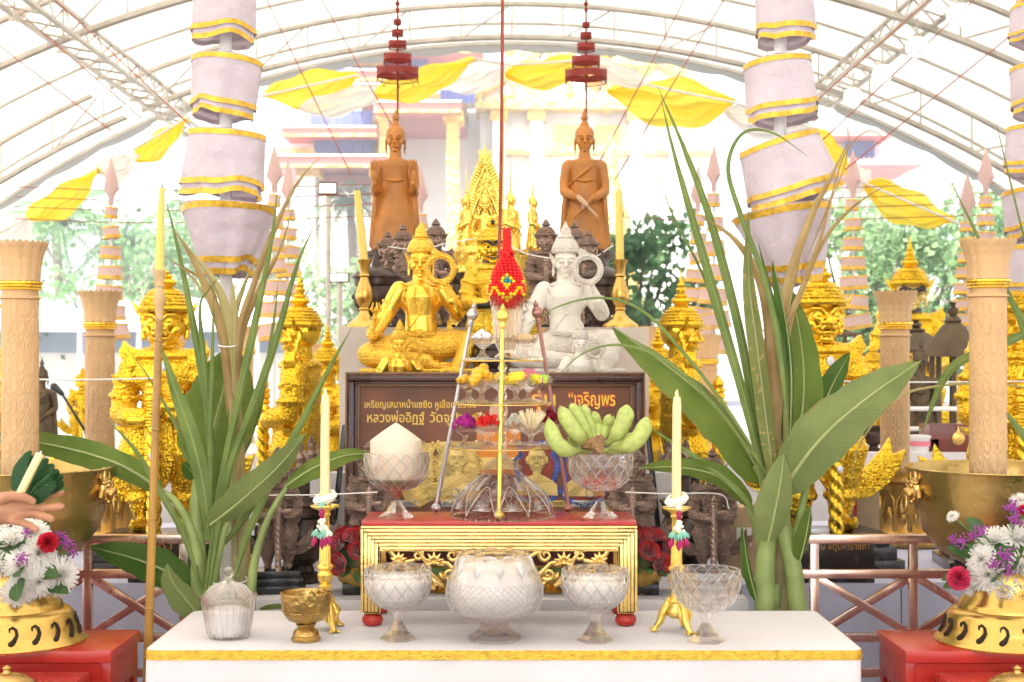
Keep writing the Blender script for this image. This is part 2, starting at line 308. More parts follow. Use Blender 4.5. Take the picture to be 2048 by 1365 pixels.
for Y in (19.7, 15.7, 11.7, 7.5, 3.5, -.5, -4, -8):
    mb = arc(Y, .09, .04); mb2 = arc(Y, .55, .045, xm=9.4)
    mb.v += []; o = len(mb.v); mb.f += [tuple(i + o for i in f) for f in mb2.f]; mb.v += mb2.v; mb.uv = {}
    k = 26
    for i in range(k):
        x0 = -9.2 + 18.4 * i / k; x1 = -9.2 + 18.4 * (i + 1) / k
        mb.tube([roof(x0, Y, .55), roof(x0, Y, .09)], .014, 5)
        if i % 2 == 0: mb.tube([roof(x0, Y, .55), roof(x1, Y, .09)], .014, 5)
    tp(mb, 'arch_truss', STEEL)
    for sx in (-9.5, 9.5):
        tp(MB().tube([(sx, Y, 0), (sx, Y, roof(sx, Y).z)], .06, 8), 'post', STEEL)
for bx, nm in ((-5.05, 'l'), (4.35, 'r')):
    z0 = roof(bx, 0, .55).z; mb = MB()
    ch = [(bx, z0), (bx + .36, z0 - .02), (bx + .18, z0 + .34)]
    for (x, z) in ch: mb.tube([(x, -8, z), (x, 22.2, z)], .035, 6)
    for i in range(44):
        Y = -4 + i * .6
        for a, b in ((0, 2), (1, 2), (0, 1)):
            mb.tube([(ch[a][0], Y, ch[a][1]), (ch[b][0], Y + .3, ch[b][1])], .014, 4)
    tp(mb, 'longitudinal_truss', STEEL)
LAMPW = mat('white_lamp_glass', (.93, .93, .92), .3); LAMPW.node_tree.nodes['Principled BSDF'].inputs['Emission Color'].default_value = (1, .97, .92, 1); LAMPW.node_tree.nodes['Principled BSDF'].inputs['Emission Strength'].default_value = .35
for side, bx in (('left', -4.9), ('right', 4.4)):
    for i in range(6):
        Y = 14 + i * 1.45; z = roof(bx, Y, .55).z
        t = thing('hanging_lamp', f'{ORD[i]} nearest white globe lamp hanging from the {side} roof truss', 'lamp', (bx, Y, z - .1), group='globe lamps under the trusses')
        MB().lathe([(.01, .08), (.012, -.08), (.05, -.1), (.06, -.14)], 10).build('lamp_cap', STEEL, t)
        MB().ell((0, 0, -.24), (.12, .12, .115), 16).build('globe', LAMPW, t)
# ---- cloth swags
YEL = cloth_mat('yellow_cloth', (1, .84, .14), .75, bump=.5, bs=4); WSW = cloth_mat('white_swag_cloth', (.92, .9, .88), .75, bump=.5, bs=4)
def swag(a, b, wd, m, label, Y=14., sag=.25, ph=0.):
    A, B = at(*a, Y), at(*b, Y); d = B - A; W = m_px(wd, Y); nrm = Vector((-d.z, 0, d.x)).normalized()
    if nrm.z < 0: nrm = -nrm
    base = (A + B) / 2
    def fn(u, v):
        s = math.sin(PI * min(1, max(0, u))) ** .55 * .94 + .06
        tw = (u - .5) * 1.6 + ph; q = (v - .5) * W * s
        p = A + d * u + nrm * q * math.cos(tw) + Vector((0, q * math.sin(tw) * 1.3 + W * (.22 * math.sin(11 * v + 5 * u + ph * 9) + .12 * math.sin(23 * v - 7 * u)) * (1.1 - .5 * s), 0)) + nrm * W * .05 * math.sin(14 * u + 6 * v)
        p.z -= sag * W * math.sin(PI * u) * .6; return p - base
    o = MB().grid(fn, 40, 28).build('cloth_swag', m); o.location = base; tag(o, label, 'swag', 'swags strung across the tent')
SW = [((60, 440), (200, 338), 62, 0, 'yellow cloth swag at the lower left beside the palms'), ((268, 322), (374, 236), 56, 0, 'yellow cloth swag left of the tall pink umbrella'),
 ((526, 192), (716, 150), 72, 0, 'yellow cloth swag just right of the left pink umbrella'), ((750, 192), (948, 118), 62, 0, 'yellow cloth swag behind the left red parasol'),
 ((1010, 150), (1216, 118), 70, 0, 'yellow cloth swag behind the right red parasol'), ((1214, 182), (1468, 205), 96, 0, 'widest yellow cloth swag left of the right pink umbrella'),
 ((1630, 262), (1704, 352), 54, 0, 'yellow cloth swag just right of the right pink umbrella'), ((1732, 368), (1905, 442), 84, 0, 'yellow cloth swag low at the right before the trees'),
 ((-30, 480), (66, 432), 70, 1, 'white cloth swag at the far left edge'), ((195, 345), (276, 312), 56, 1, 'white cloth swag between the two left yellow swags'),
 ((600, 218), (792, 172), 58, 1, 'white cloth swag below the yellow one near the left parasol'), ((872, 172), (1022, 128), 56, 1, 'white cloth swag between the two red parasols'),
 ((1180, 120), (1300, 170), 44, 1, 'white cloth swag right of the right red parasol'), ((1450, 222), (1640, 262), 70, 1, 'white cloth swag behind the right pink umbrella'),
 ((1690, 335), (1742, 372), 56, 1, 'short white cloth swag between the two right yellow swags')]
for i, (a, b, wd, k, l) in enumerate(SW): swag(a, b, wd, (YEL, WSW)[k], l, 14 + .25 * (i % 3), .25, .3 * math.sin(i * 2.1))
# ---- temple behind
T_RED = mat('temple_red_paint', (.5, .17, .15), .6, var=.1, vs=.5); T_BLU = mat('temple_blue_tiles', (.06, .085, .3), .5, var=.25, vs=1.5, bump=.5, bs=5)
T_GLD = mat('temple_gold', (.85, .55, .12), .4, .3, var=.25, vs=1.2, bump=.8, bs=4, bt='voro', dist=.1); T_WHT = mat('temple_white', (.82, .8, .76), .7, var=.04, vs=.3)
T_DRK = mat('temple_window', (.12, .09, .09), .4); T_BRN = mat('temple_ceiling', (.2, .14, .12), .7)
temple = thing('temple_hall', 'tall Thai temple hall with blue tiled roofs and red eave beams', 'temple', (0, 40, 0))
def slab(x0, y0, x1, y1, Y, dep, m, name, par=temple, bev=0):
    a, b = at(x0, y1, Y), at(x1, y0, Y)
    o = MB().box(((a.x + b.x) / 2, Y + dep / 2 - par.location.y, (a.z + b.z) / 2 - par.location.z), (b.x - a.x, dep, b.z - a.z)).build(name, m, par)
    return o
def roofpl(x0, y0, x1, y1, Y, dep, m, par=temple):
    """sloping tiled roof with scalloped lower edge; upper edge set back by dep"""
    a, b = at(x0, y1, Y), at(x1, y0, Y); s = (Y + dep) / Y; n = max(6, int((b.x - a.x) / .25)); mb = MB()
    top = at(x0, y0, Y).z * 1.0
    for i in range(n):
        u0 = a.x + (b.x - a.x) * i / n; u1 = a.x + (b.x - a.x) * (i + .96) / n
        mb.prism([(u0, a.z - .12), ((u0 + u1) / 2, a.z - .24), (u1, a.z - .12), (u1, top), (u0, top)], .08, Matrix.Translation((0, Y - 40, 0)) @ Matrix.Shear('XZ', 4, (0, 0)) if False else Matrix.Translation((0, Y - 40, 0)))
    return mb.build('roof_tiles', m, par)
T1 = 40
slab(380, 335, 965, 1000, 47, 3, T_WHT, 'wall')
slab(780, 225, 960, 1000, 45, 3, T_WHT, 'wall')
for (x0, y0, x1, y1) in ((540, 311, 772, 333), (560, 254, 752, 271), (748, 203, 922, 223), (690, 86, 965, 104), (690, 140, 800, 160), (700, 168, 760, 182)):
    slab(x0, y0, x1, y1, T1, 5, T_RED, 'eave_beam'); slab(x0, y1 - 3, x1, y1 + 1.5, T1 - .15, .1, T_GLD, 'gold_edge'); slab(x0, y0 - 2.5, x1, y0 + 1, T1 - .12, .1, T_WHT, 'white_edge')
for (x0, y0, x1, y1) in ((628, 276, 746, 294), (632, 92, 705, 133), (770, 92, 856, 125), (625, 190, 740, 200), (620, 222, 745, 240), (880, 180, 950, 195)):
    roofpl(x0, y0, x1, y1, T1 + 1, 2, T_BLU)
for (x0, y0, x1, y1) in ((545, 296, 760, 311), (565, 240, 752, 254), (700, 104, 850, 140), (740, 186, 930, 203), (560, 271, 628, 296), (600, 133, 790, 150)):
    slab(x0, y0, x1, y1, T1 + 1.5, 4, T_WHT if y0 % 2 else T_GLD, 'eave_band')
for (x0, y0, x1, y1) in ((592, 335, 640, 352), (738, 335, 766, 352), (752, 223, 784, 240), (886, 223, 926, 240)):
    slab(x0, y0, x1, y1, T1 + .6, 1.2, T_GLD, 'capital')
for (x0, y0, x1, y1) in ((600, 352, 630, 1000), (744, 352, 762, 1000), (758, 240, 778, 320), (893, 240, 917, 1000)):
    slab(x0, y0, x1, y1, T1 + .7, 1, T_WHT if x0 < 700 else T_GLD, 'pillar')
slab(640, 338, 744, 362, T1 + 2, 3, T_BRN, 'porch_ceiling'); slab(640, 350, 744, 366, T1 + 1.6, .3, T_RED, 'porch_beam')
for i in range(5):
    x = 806 + i * 16.5; o = slab(x, 238, x + 12, 250, 44.9, .3, T_DRK, 'window')
# ornate gable right of it
gab = thing('ornate_gable', 'gold and white carved temple gable rising behind the right wooden Buddha', 'temple', (0, 42, 0))
def gs(x0, y0, x1, y1, m, nm, Y=42, d=2): return slab(x0, y0, x1, y1, Y, d, m, nm, gab)
gs(960, 215, 1420, 1000, T_WHT, 'wall', 43.5, 3)
gs(950, 205, 1440, 217, T_GLD, 'cornice', 42.6); gs(955, 300, 1430, 308, T_GLD, 'cornice', 43)
for i in range(34): a = at(955 + i * 14.2, 205, 42.6); MB().prism([(a.x, a.z), (a.x + .16, a.z), (a.x + .08, a.z + .22)], .1, Matrix.Translation((0, .6, 0))).build('finial', T_GLD, gab)
T_SKY = mat('temple_pale_blue', (.4, .55, .8), .5, var=.3, vs=1)
for i in range(26):
    x = 1000 + rng.random() * 330; y = 95 + rng.random() * 110
    a = at(x, y, 43.2); r = .16 + rng.random() * .3
    mb = MB().lathe([(r * .2, -r), (r, -r * .2), (r * .7, r * .4), (.02, r * 1.8)], 7, c=(a.x, a.y - 42, a.z)); mb.build('carving', (T_GLD, T_WHT, T_SKY, T_GLD)[i % 4], gab)
a0, a1, a2 = at(930, 205, 43.4), at(1440, 205, 43.4), at(1180, 20, 43.4)
MB().prism([(a0.x, a0.z), (a1.x, a1.z), (a2.x, a2.z)], 1.2, Matrix.Translation((0, 1.4, 0))).build('gable', T_WHT, gab)
for sgn in (0, 1):
    e = a0 if sgn == 0 else a1
    MB().tube([(e.x, 1.2, e.z), ((e.x + a2.x) / 2, 1.2, (e.z + a2.z) / 2 - .1), (a2.x, 1.2, a2.z)], [.25, .22, .15], 8).build('bargeboard', T_GLD, gab)
for x in (985, 1060, 1260, 1340):
    gs(x, 217, x + 26, 1000, T_WHT, 'pillar', 42.9, .6); gs(x - 5, 217, x + 31, 240, T_GLD, 'capital', 42.8, .7)
for x in (1110, 1190): gs(x, 250, x + 50, 300, T_GLD, 'panel', 43.2, .4)
# small stupa seen past the right candle
st = thing('gold_stupa', 'slim gilded stupa right of the right wooden Buddha', 'stupa', at(1222, 1000, 36).to_tuple()[:2] + (0,))
hz = at(0, 300, 36).z
MB().lathe([(.9, 0), (.9, 3), (.7, 3.2), (.66, 4.2), (.5, 4.4), (.46, 5.2), (.34, 5.4), (.28, 5.9), (.2, 6.1), (.14, hz), (.02, hz + .4)], 8, lambda t, j, r, z: r * (1 + .06 * math.sin(z * 22))).build('spire', T_GLD, st)
# second temple wing far right
tw = thing('temple_wing', 'red and blue roofed temple wing peeking out right of the pink umbrella', 'temple', (0, 40, 0))
slab(1640, 258, 1790, 272, 40, 4, T_RED, 'eave_beam', tw); slab(1690, 318, 1850, 330, 40, 4, T_RED, 'eave_beam', tw)
roofpl(1690, 282, 1750, 302, 41, 2, T_BLU, tw); slab(1640, 272, 1830, 318, 41.5, 3, T_WHT, 'eave_band', tw); slab(1650, 330, 1840, 1000, 44, 3, T_WHT, 'wall', tw)
# ---- low building on the left
lb = thing('long_shed', 'long low shed with pale corrugated roof behind the left guardian', 'building', (0, 30, 0))
SHR = mat('pale_roof_sheet', (.62, .63, .66), .5, var=.05, vs=.4); SHW = mat('grey_blue_wall', (.3, .36, .44), .7, var=.15, vs=.6)
a, b = at(-300, 656, 30), at(600, 598, 33)
mb = MB(); nn = 110
mb.grid(lambda u, v: (a.x + (b.x - a.x) * u, 3 * v, a.z + (b.z - a.z) * v + .03 * math.sin(u * nn * PI)), nn * 2, 1); mb.build('roof', SHR, lb)
slab(-300, 656, 600, 664, 29.9, .12, SHW, 'eave', lb); slab(-300, 660, 600, 706, 32, .3, SHW, 'wall', lb); slab(-300, 706, 600, 900, 32.1, .3, T_WHT, 'lower_wall', lb)
for x in range(-200, 600, 118): slab(x, 660, x + 9, 900, 30.2, .12, WHITE, 'post', lb)
# ---- trees
LF1 = leaf_mat('tree_leaves', (.11, .22, .09), (.22, .35, .15), (.2, .3, .1), tr=.5); LF2 = leaf_mat('tree_leaves_pale', (.16, .27, .12), (.28, .4, .2), (.2, .3, .1), tr=.5)
PALM = leaf_mat('palm_leaves', (.06, .14, .06), (.14, .25, .1), (.2, .3, .1), tr=.4); BARK = mat('grey_bark', (.2, .16, .12), .9, var=.2, vs=3, bump=.5, bs=8)
def tree(name, label, base, h, rx, n, m, seed, group='trees behind the altar'):
    r = random.Random(seed); t = thing(name, label, 'tree', base, group=group)
    tr = MB().tube([(0, 0, 0), (.1, 0, h * .3), (0, .1, h * .6)], [.16, .12, .06], 8)
    cl = []
    for i in range(26):
        a = r.random() * 2 * PI; q = math.sqrt(r.random()); z = h * (.3 + .62 * r.random()); k = math.sin(PI * min(1, (z / h - .15) / .95)) ** .6
        c = Vector((rx * q * k * math.cos(a), rx * q * k * math.sin(a), z)); cl.append(c)
        tr.tube([(0, 0, h * .25 + z * .25), c * .6 + Vector((0, 0, h * .1)), c], [.05, .035, .015], 5)
    tr.build('trunk', BARK, t); mb = MB()
    for i in range(n):
        c = cl[r.randrange(len(cl))]; p = c + Vector((r.gauss(0, 1), r.gauss(0, 1), r.gauss(0, .8))) * rx * .17
        d = Vector((r.gauss(0, 1), r.gauss(0, 1), r.gauss(0, .7))).normalized(); e = d.orthogonal().normalized(); e = (Matrix.Rotation(r.random() * 6.28, 3, d) @ e); s = .06 + r.random() * .13
        mb.add([p, p + e * s * .5 + d * s * .45, p + e * s * 1.2, p + e * s * .5 - d * s * .45], [(0, 1, 2, 3)], uv=[(0, .5), (.5, .1), (1, .5), (.5, .9)])
    mb.build('crown', m, t, flatshade=True)
tree('leafy_tree', 'leafy green tree behind the left end of the shed roof', (-9.5, 34, 0), 5.4, 2.2, 3500, LF1, 1)
tree('leafy_tree', 'leafy green tree over the shed roof left of the bamboo pole', (-7.2, 36, 0), 5.2, 2.2, 3500, LF2, 2)
tree('leafy_tree', 'rounded green tree just right of the right brass candlestick', (2.0, 24, 0), 3.9, 1.2, 3500, LF1, 3)
tree('leafy_tree', 'green tree behind the right gold guardian', (6.3, 26, 0), 4.4, 1.5, 3500, LF2, 4)
tree('leafy_tree', 'tall green tree behind the giant guardian statue', (8.0, 28, 0), 5.0, 1.9, 4500, LF2, 5)
tree('leafy_tree', 'green tree at the far right edge beyond the pavilions', (9.9, 27, 0), 4.6, 1.7, 3500, LF1, 6)
tree('leafy_tree', 'low green tree between the left candlestick and the shed', (-3.1, 30, 0), 3.6, 1.3, 2500, LF2, 8)
def palm(label, px, py, Y, h, seed):
    r = random.Random(seed); p = at(px, py, Y); t = thing('coconut_palm', label, 'palm', (p.x, Y, 0), group='coconut palms behind the shed'); H = p.z
    MB().tube([(.3, 0, 0), (.15, 0, H * .5), (0, 0, H)], [.2, .14, .11], 8).build('trunk', BARK, t)
    for i in range(15):
        az = i * 2.4 + r.random() * .4; el = .9 - 1.5 * (i / 15); L = h * (.8 + .3 * r.random()); mb = MB(); pts = []
        for k in range(9):
            u = k / 8; rr = L * u * math.cos(el) * (1 - .12 * u); z = L * u * math.sin(el) - L * .55 * u * u
            pts.append(Vector((rr * math.cos(az), rr * math.sin(az), H + z)))
        mb.tube(pts, [.03 * (1 - .8 * k / 8) for k in range(9)], 4)
        for k in range(1, 9):
            for sb in (0, .33, .66):
                q = pts[k - 1].lerp(pts[k], sb); d = (pts[k] - pts[k - 1]).normalized(); sd = d.cross(Vector((0, 0, 1))).normalized(); ll = L * .26 * (1.15 - k / 9)
                for s in (-1, 1):
                    e = q + (sd * s * .8 + d * .5 - Vector((0, 0, .55))) * ll; o = d * .035
                    mb.add([q - o, q + o, e], [(0, 1, 2)], uv=[(0, .2), (0, .8), (1, .2)])
        mb.build('frond', PALM, t, flatshade=True)
palm('coconut palm at the far left under the yellow swag', 110, 440, 36, 2.6, 1)
palm('coconut palm right of the slim pink umbrella pole', 248, 478, 38, 2.4, 2)
palm('coconut palm behind the left tall pink umbrella', 400, 440, 40, 2.6, 3)
palm('coconut palm left of the left wooden Buddha', 700, 400, 42, 2.8, 4)

P_ = [at(px, py, 14.1) for px, py in ((-150, 520), (-30, 480), (66, 432), (200, 338), (374, 236), (450, 205), (526, 192), (716, 150), (750, 190), (948, 118), (1022, 130), (1216, 118), (1300, 172), (1468, 205), (1640, 262), (1704, 352), (1742, 372), (1905, 442), (2100, 520))]
o = MB().tube([p - P_[0] for p in P_], .012, 6).build('swag_rope', STRING); o.location = P_[0]; tag(o, 'long rope on which the yellow and white swags are tied', 'rope')
# ================================================================ statues
def human_head(mb, c, s, longears=True):
    """face looking towards -y; chin at c, s = head height"""
    M = Matrix.Translation(c) @ Matrix.Scale(s, 4)
    E = lambda p, r, n=16: mb.ell(p, r, n, M)
    T = lambda p, r: mb.tube(p, r, 8, M, rnd=True)
    E((0, .05, .6), (.35, .41, .43), 24); E((0, -.06, .27), (.26, .29, .27), 20); E((0, -.26, .08), (.1, .09, .085))
    for k in (-1, 1):
        T([(k * .03, -.365, .6), (k * .15, -.37, .665), (k * .29, -.25, .62)], [.026, .03, .02])
        E((k * .155, -.325, .535), (.095, .055, .045)); T([(k * .06, -.375, .53), (k * .155, -.392, .556), (k * .25, -.32, .53)], .013)
        E((k * .05, -.405, .365), .042); E((k * .2, -.2, .38), (.12, .15, .14))
        E((k * .37, .06, .46), (.04, .1, .17)); T([(k * .37, .05, .36), (k * .385, .03, .12 if longears else .28)], [.05, .04])
    T([(0, -.36, .62), (0, -.425, .46), (0, -.455, .385)], [.032, .046, .06])
    T([(-.14, -.315, .235), (-.045, -.375, .268), (0, -.378, .255), (.045, -.375, .268), (.14, -.315, .235)], [.015, .03, .026, .03, .015])
    T([(-.1, -.32, .2), (0, -.37, .18), (.1, -.32, .2)], [.02, .04, .02])
    T([(0, .06, .25), (0, .08, -.28)], [.2, .22])

def hand_grip(mb, c, s, side, R0):
    """fist closed round a vertical shaft at c (radius R0); side=+1 arm comes from +x"""
    cx, cy, cz = c
    mb.ell((cx + side * R0 * 1.25, cy + R0 * .2, cz), (R0 * .8, R0 * 1.3, s * 1.5), 12)
    for k in range(4):
        z = cz + s * (1.05 - .7 * k); p = []
        for q in range(6):
            t = (-.35 + q * .5) if side > 0 else PI - (-.35 + q * .5)
            p.append((cx + (R0 + s * .25) * math.cos(-t), cy + (R0 + s * .25) * math.sin(-t), z))
        mb.tube(p, [s * .4] * 5 + [s * .3], 7, rnd=True)
    mb.tube([(cx + side * R0 * 1.3, cy - R0 * .4, cz + s * 1.1), (cx, cy - R0 * 1.3, cz + s * 1.75)], s * .36, 7, rnd=True)

def guardian(name, label, O, S, human=False, group='gold guardian statues'):
    """standing giant, height 1 from soles to crown tip, both hands on a twisted club; faces -y"""
    t = thing(name, label, 'statue', group=group); b = MB()
    T = lambda p, r: b.tube(p, r, 22, rnd=True)
    b.ell((0, 0, .42), (.108, .078, .07)); T([(0, 0, .4), (0, 0, .54)], [.088, .084]); b.ell((0, 0, .6), (.125, .082, .095), 20)
    T([(0, .005, .64), (0, -.002, .73)], [.056, .05])
    for k in (-1, 1):
        b.ell((k * .105, .005, .64), (.058, .06, .055)); T([(k * .118, .005, .63), (k * .15, .005, .53), (k * .152, -.02, .455)], [.052, .05, .047])
        T([(k * .152, -.025, .455), (k * .1, -.11, .44), (k * .05, -.145, .45)], [.05, .04, .028])
        T([(k * .055, 0, .4), (k * .088, -.03, .29), (k * .086, -.02, .2)], [.082, .084, .06])
        T([(k * .084, -.015, .2), (k * .082, 0, .1), (k * .08, .005, .05)], [.056, .05, .034])
        b.lathe([(.045, .11), (.066, .118), (.068, .135), (.06, .15), (.05, .16)], 18, c=(k * .082, -.002, 0))
        b.lathe([(.05, .185), (.07, .195), (.07, .205), (.056, .216)], 18, c=(k * .085, -.015, 0))
        T([(k * .08, .02, .024), (k * .086, -.06, .022), (k * .09, -.105, .034), (k * .092, -.115, .05)], [.03, .03, .02, .01])
        b.lathe([(.05, 0), (.062, .006), (.062, .02), (.05, .026)], 16, M=Matrix.Translation((k * .151, 0, .5)) @ Matrix.Rotation(R(-6 * k), 4, 'Y'))
        b.lathe([(.05, 0), (.06, .006), (.06, .018), (.05, .026)], 16, M=Matrix.Translation((k * .139, .003, .565)) @ Matrix.Rotation(R(-18 * k), 4, 'Y'))
    Me = Matrix.Diagonal((1, .74, 1, 1))
    b.lathe([(.08, .655), (.118, .66), (.125, .668), (.1, .69), (.06, .7)], 28, M=Me); b.lathe([(.1, .425), (.118, .43), (.12, .45), (.1, .46)], 28, M=Me)
    bo = b.remesh('body', O, t, .0048, 6); me = bo.data; seen = {}; sd = MB(); cell = .0145
    order = list(range(len(me.vertices))); random.Random(3).shuffle(order)
    for i in order:
        v = me.vertices[i]; p = v.co
        if p.z < .055 or (p.y < -.11 and p.z > .4): continue
        g_ = (int(math.floor(p.x / cell)), int(math.floor(p.y / cell)), int(math.floor(p.z / cell)))
        if any((p - q).length < cell for dx in (-1, 0, 1) for dy in (-1, 0, 1) for dz in (-1, 0, 1) for q in seen.get((g_[0] + dx, g_[1] + dy, g_[2] + dz), ())): continue
        seen.setdefault(g_, []).append(p.copy()); n_ = v.normal; u_ = Vector((0, 0, 1)) - n_ * n_.z
        if u_.length < .1: continue
        u_.normalize(); w_ = n_.cross(u_); s_ = .0062
        sd.add([p + u_ * s_ * 1.35 - n_ * .001, p + w_ * s_ - n_ * .001, p - u_ * s_ * 1.35 - n_ * .001, p - w_ * s_ - n_ * .001, p + n_ * .0036 - u_ * s_ * .35], [(0, 1, 4), (1, 2, 4), (2, 3, 4), (3, 0, 4)])
    tag(sd.build('relief_scales', O, bo, flatshade=True), kind='stuff')
    # head
    h = MB()
    if human: human_head(h, (0, 0, .705), .185, True)
    else:
        E = h.ell; TT = lambda p, r: h.tube(p, r, 8, rnd=True)
        E((0, 0, .795), (.07, .072, .085), 24); E((0, -.018, .742), (.055, .055, .045), 20); E((0, -.058, .708), (.024, .018, .016))
        TT([(0, .005, .73), (0, .005, .66)], [.047, .053])
        for k in (-1, 1):
            TT([(k * .008, -.078, .802), (k * .026, -.078, .82), (k * .046, -.064, .822), (k * .062, -.042, .805)], [.007, .009, .008, .004])
            E((k * .029, -.066, .797), (.018, .014, .014)); E((k * .029, -.077, .796), (.008, .006, .007)); TT([(k * .012, -.076, .786), (k * .03, -.08, .781), (k * .046, -.066, .788)], .0045)
            E((k * .017, -.082, .768), (.012, .012, .009)); E((k * .046, -.05, .764), (.02, .02, .02))
            TT([(k * .004, -.086, .752), (k * .022, -.08, .757), (k * .04, -.066, .75), (k * .05, -.055, .765)], [.007, .007, .006, .004])
            TT([(k * .004, -.08, .734), (k * .02, -.076, .732), (k * .036, -.062, .742)], [.007, .007, .004])
            h.tube([(k * .02, -.083, .752), (k * .023, -.088, .735)], [.005, .0012], 6)
            E((k * .073, .01, .79), (.012, .022, .03)); TT([(k * .074, .008, .77), (k * .072, .004, .735)], [.012, .01])
        TT([(0, -.072, .808), (0, -.09, .783), (0, -.095, .77)], [.008, .012, .015])
    ho = h.remesh('head', S, t, .0033, 2); ho.scale = (1.12, 1.1, 1)
    kn = lambda th, j, r, z: r * (1 + .028 * math.cos(26 * th) * math.cos(z * 420)) if r > .03 else r
    pr = [(.07, .828), (.09, .834), (.094, .844), (.09, .852), (.085, .857), (.087, .863), (.08, .87), (.081, .876), (.073, .883), (.074, .889), (.065, .896), (.066, .902), (.056, .908), (.055, .914), (.044, .92), (.032, .925), (.027, .931), (.036, .937), (.04, .946), (.034, .956), (.022, .962), (.027, .968), (.025, .974), (.014, .979), (.017, .985), (.007, .991), (.001, 1.0)]
    cr = MB().lathe([p for q in range(len(pr) - 1) for p in (pr[q], ((pr[q][0] + pr[q + 1][0]) / 2, (pr[q][1] + pr[q + 1][1]) / 2))] + [pr[-1]], 52, kn)
    if human: cr.lathe([(.02, .985), (.022, .995), (.014, 1.005), (.017, 1.015), (.01, 1.025), (.011, 1.035), (.005, 1.05), (.001, 1.085)], 12)
    cr.build('crown', O, t).scale = (1.08, 1.08, 1)
    fl = [(0, -.03), (.018, -.02), (.03, .0), (.026, .016), (.042, .03), (.06, .075), (.034, .056), (.022, .05), (.008, .035), (-.006, .01)]
    for k in (-1, 1):
        MB().prism([(k * (x + .068), z + .8) for x, z in fl], .014, y0=-.004).build('ear_flame', O, t, bevel=.003, fix=True)
        ep = [(.06, .67), (.1, .69), (.15, .7), (.185, .728), (.19, .7), (.205, .69), (.195, .66), (.16, .635), (.11, .64)]
        MB().prism([(k * x * .84, z) for x, z in ep], .05, y0=-.028).build('epaulette', O, t, bevel=.013, fix=True)
        ef = [(.17, .545), (.215, .565), (.24, .6), (.232, .555), (.225, .52), (.19, .5)]
        MB().prism([(k * x * .84, z) for x, z in ef], .03, y0=-.012).build('elbow_flame', O, t, bevel=.006, fix=True)
        tl = [(.09, .185), (.135, .185), (.19, .235), (.246, .293), (.278, .34), (.288, .275), (.339, .296), (.318, .23), (.27, .165), (.2, .118), (.12, .108), (.09, .13)]
        tb = MB().prism([(k * x, z) for x, z in tl], .022, y0=.01)
        for q in (.55, .78, 1.0):
            tb.tube([(k * (.1 + .02 * q), .009, .12 + .03 * (1 - q)), (k * (.1 + .13 * q), .007, .12 + .05 * q), (k * (.1 + .185 * q), .009, .13 + .14 * q)], [.006, .006, .002], 6)
        tb.build('coat_tail', O, t, bevel=.004, fix=True)
        hf = [(.07, .43), (.12, .42), (.16, .4), (.19, .405), (.165, .372), (.12, .36), (.08, .37)]
        MB().prism([(k * x, z) for x, z in hf], .06, y0=-.03).build('hip_flap', O, t, bevel=.016, fix=True)
    ap = MB().prism([(-.05, .42), (.05, .42), (.058, .3), (.04, .2), (0, .14), (-.04, .2), (-.058, .3)], .02, y0=-.105)
    ap.prism([(-.034, .41), (.034, .41), (.04, .3), (.026, .215), (0, .175), (-.026, .215), (-.04, .3)], .012, y0=-.115); ap.build('apron', O, t, bevel=.004, fix=True)
    cl = MB(); cy_ = -.165
    cl.lathe([(.004, .625), (.012, .612), (.022, .6), (.026, .585), (.02, .572), (.03, .566), (.032, .556), (.024, .55), (.03, .543), (.031, .53), (.025, .523), (.029, .515), (.03, .505), (.024, .498), (.027, .488), (.024, .478), (.024, .4)], 22, c=(0, cy_, 0))
    cl.lathe([(.026, .4 - .4 * i / 60) for i in range(61)], 20, lambda th, j, r, z: r * (1 + .13 * math.sin(3 * th + z * 130)), c=(0, cy_, 0)); cl.build('club', O if S is not G_SMO else G_SMO, t)
    for k, z in ((-1, .43), (1, .478)):
        hm = MB(); hand_grip(hm, (0, cy_, z), .0165, k, .027); hm.tube([(k * .09, -.13, z), (k * .04, -.16, z)], [.026, .022], 10, rnd=True); hm.build('hand', S, t)
    return t

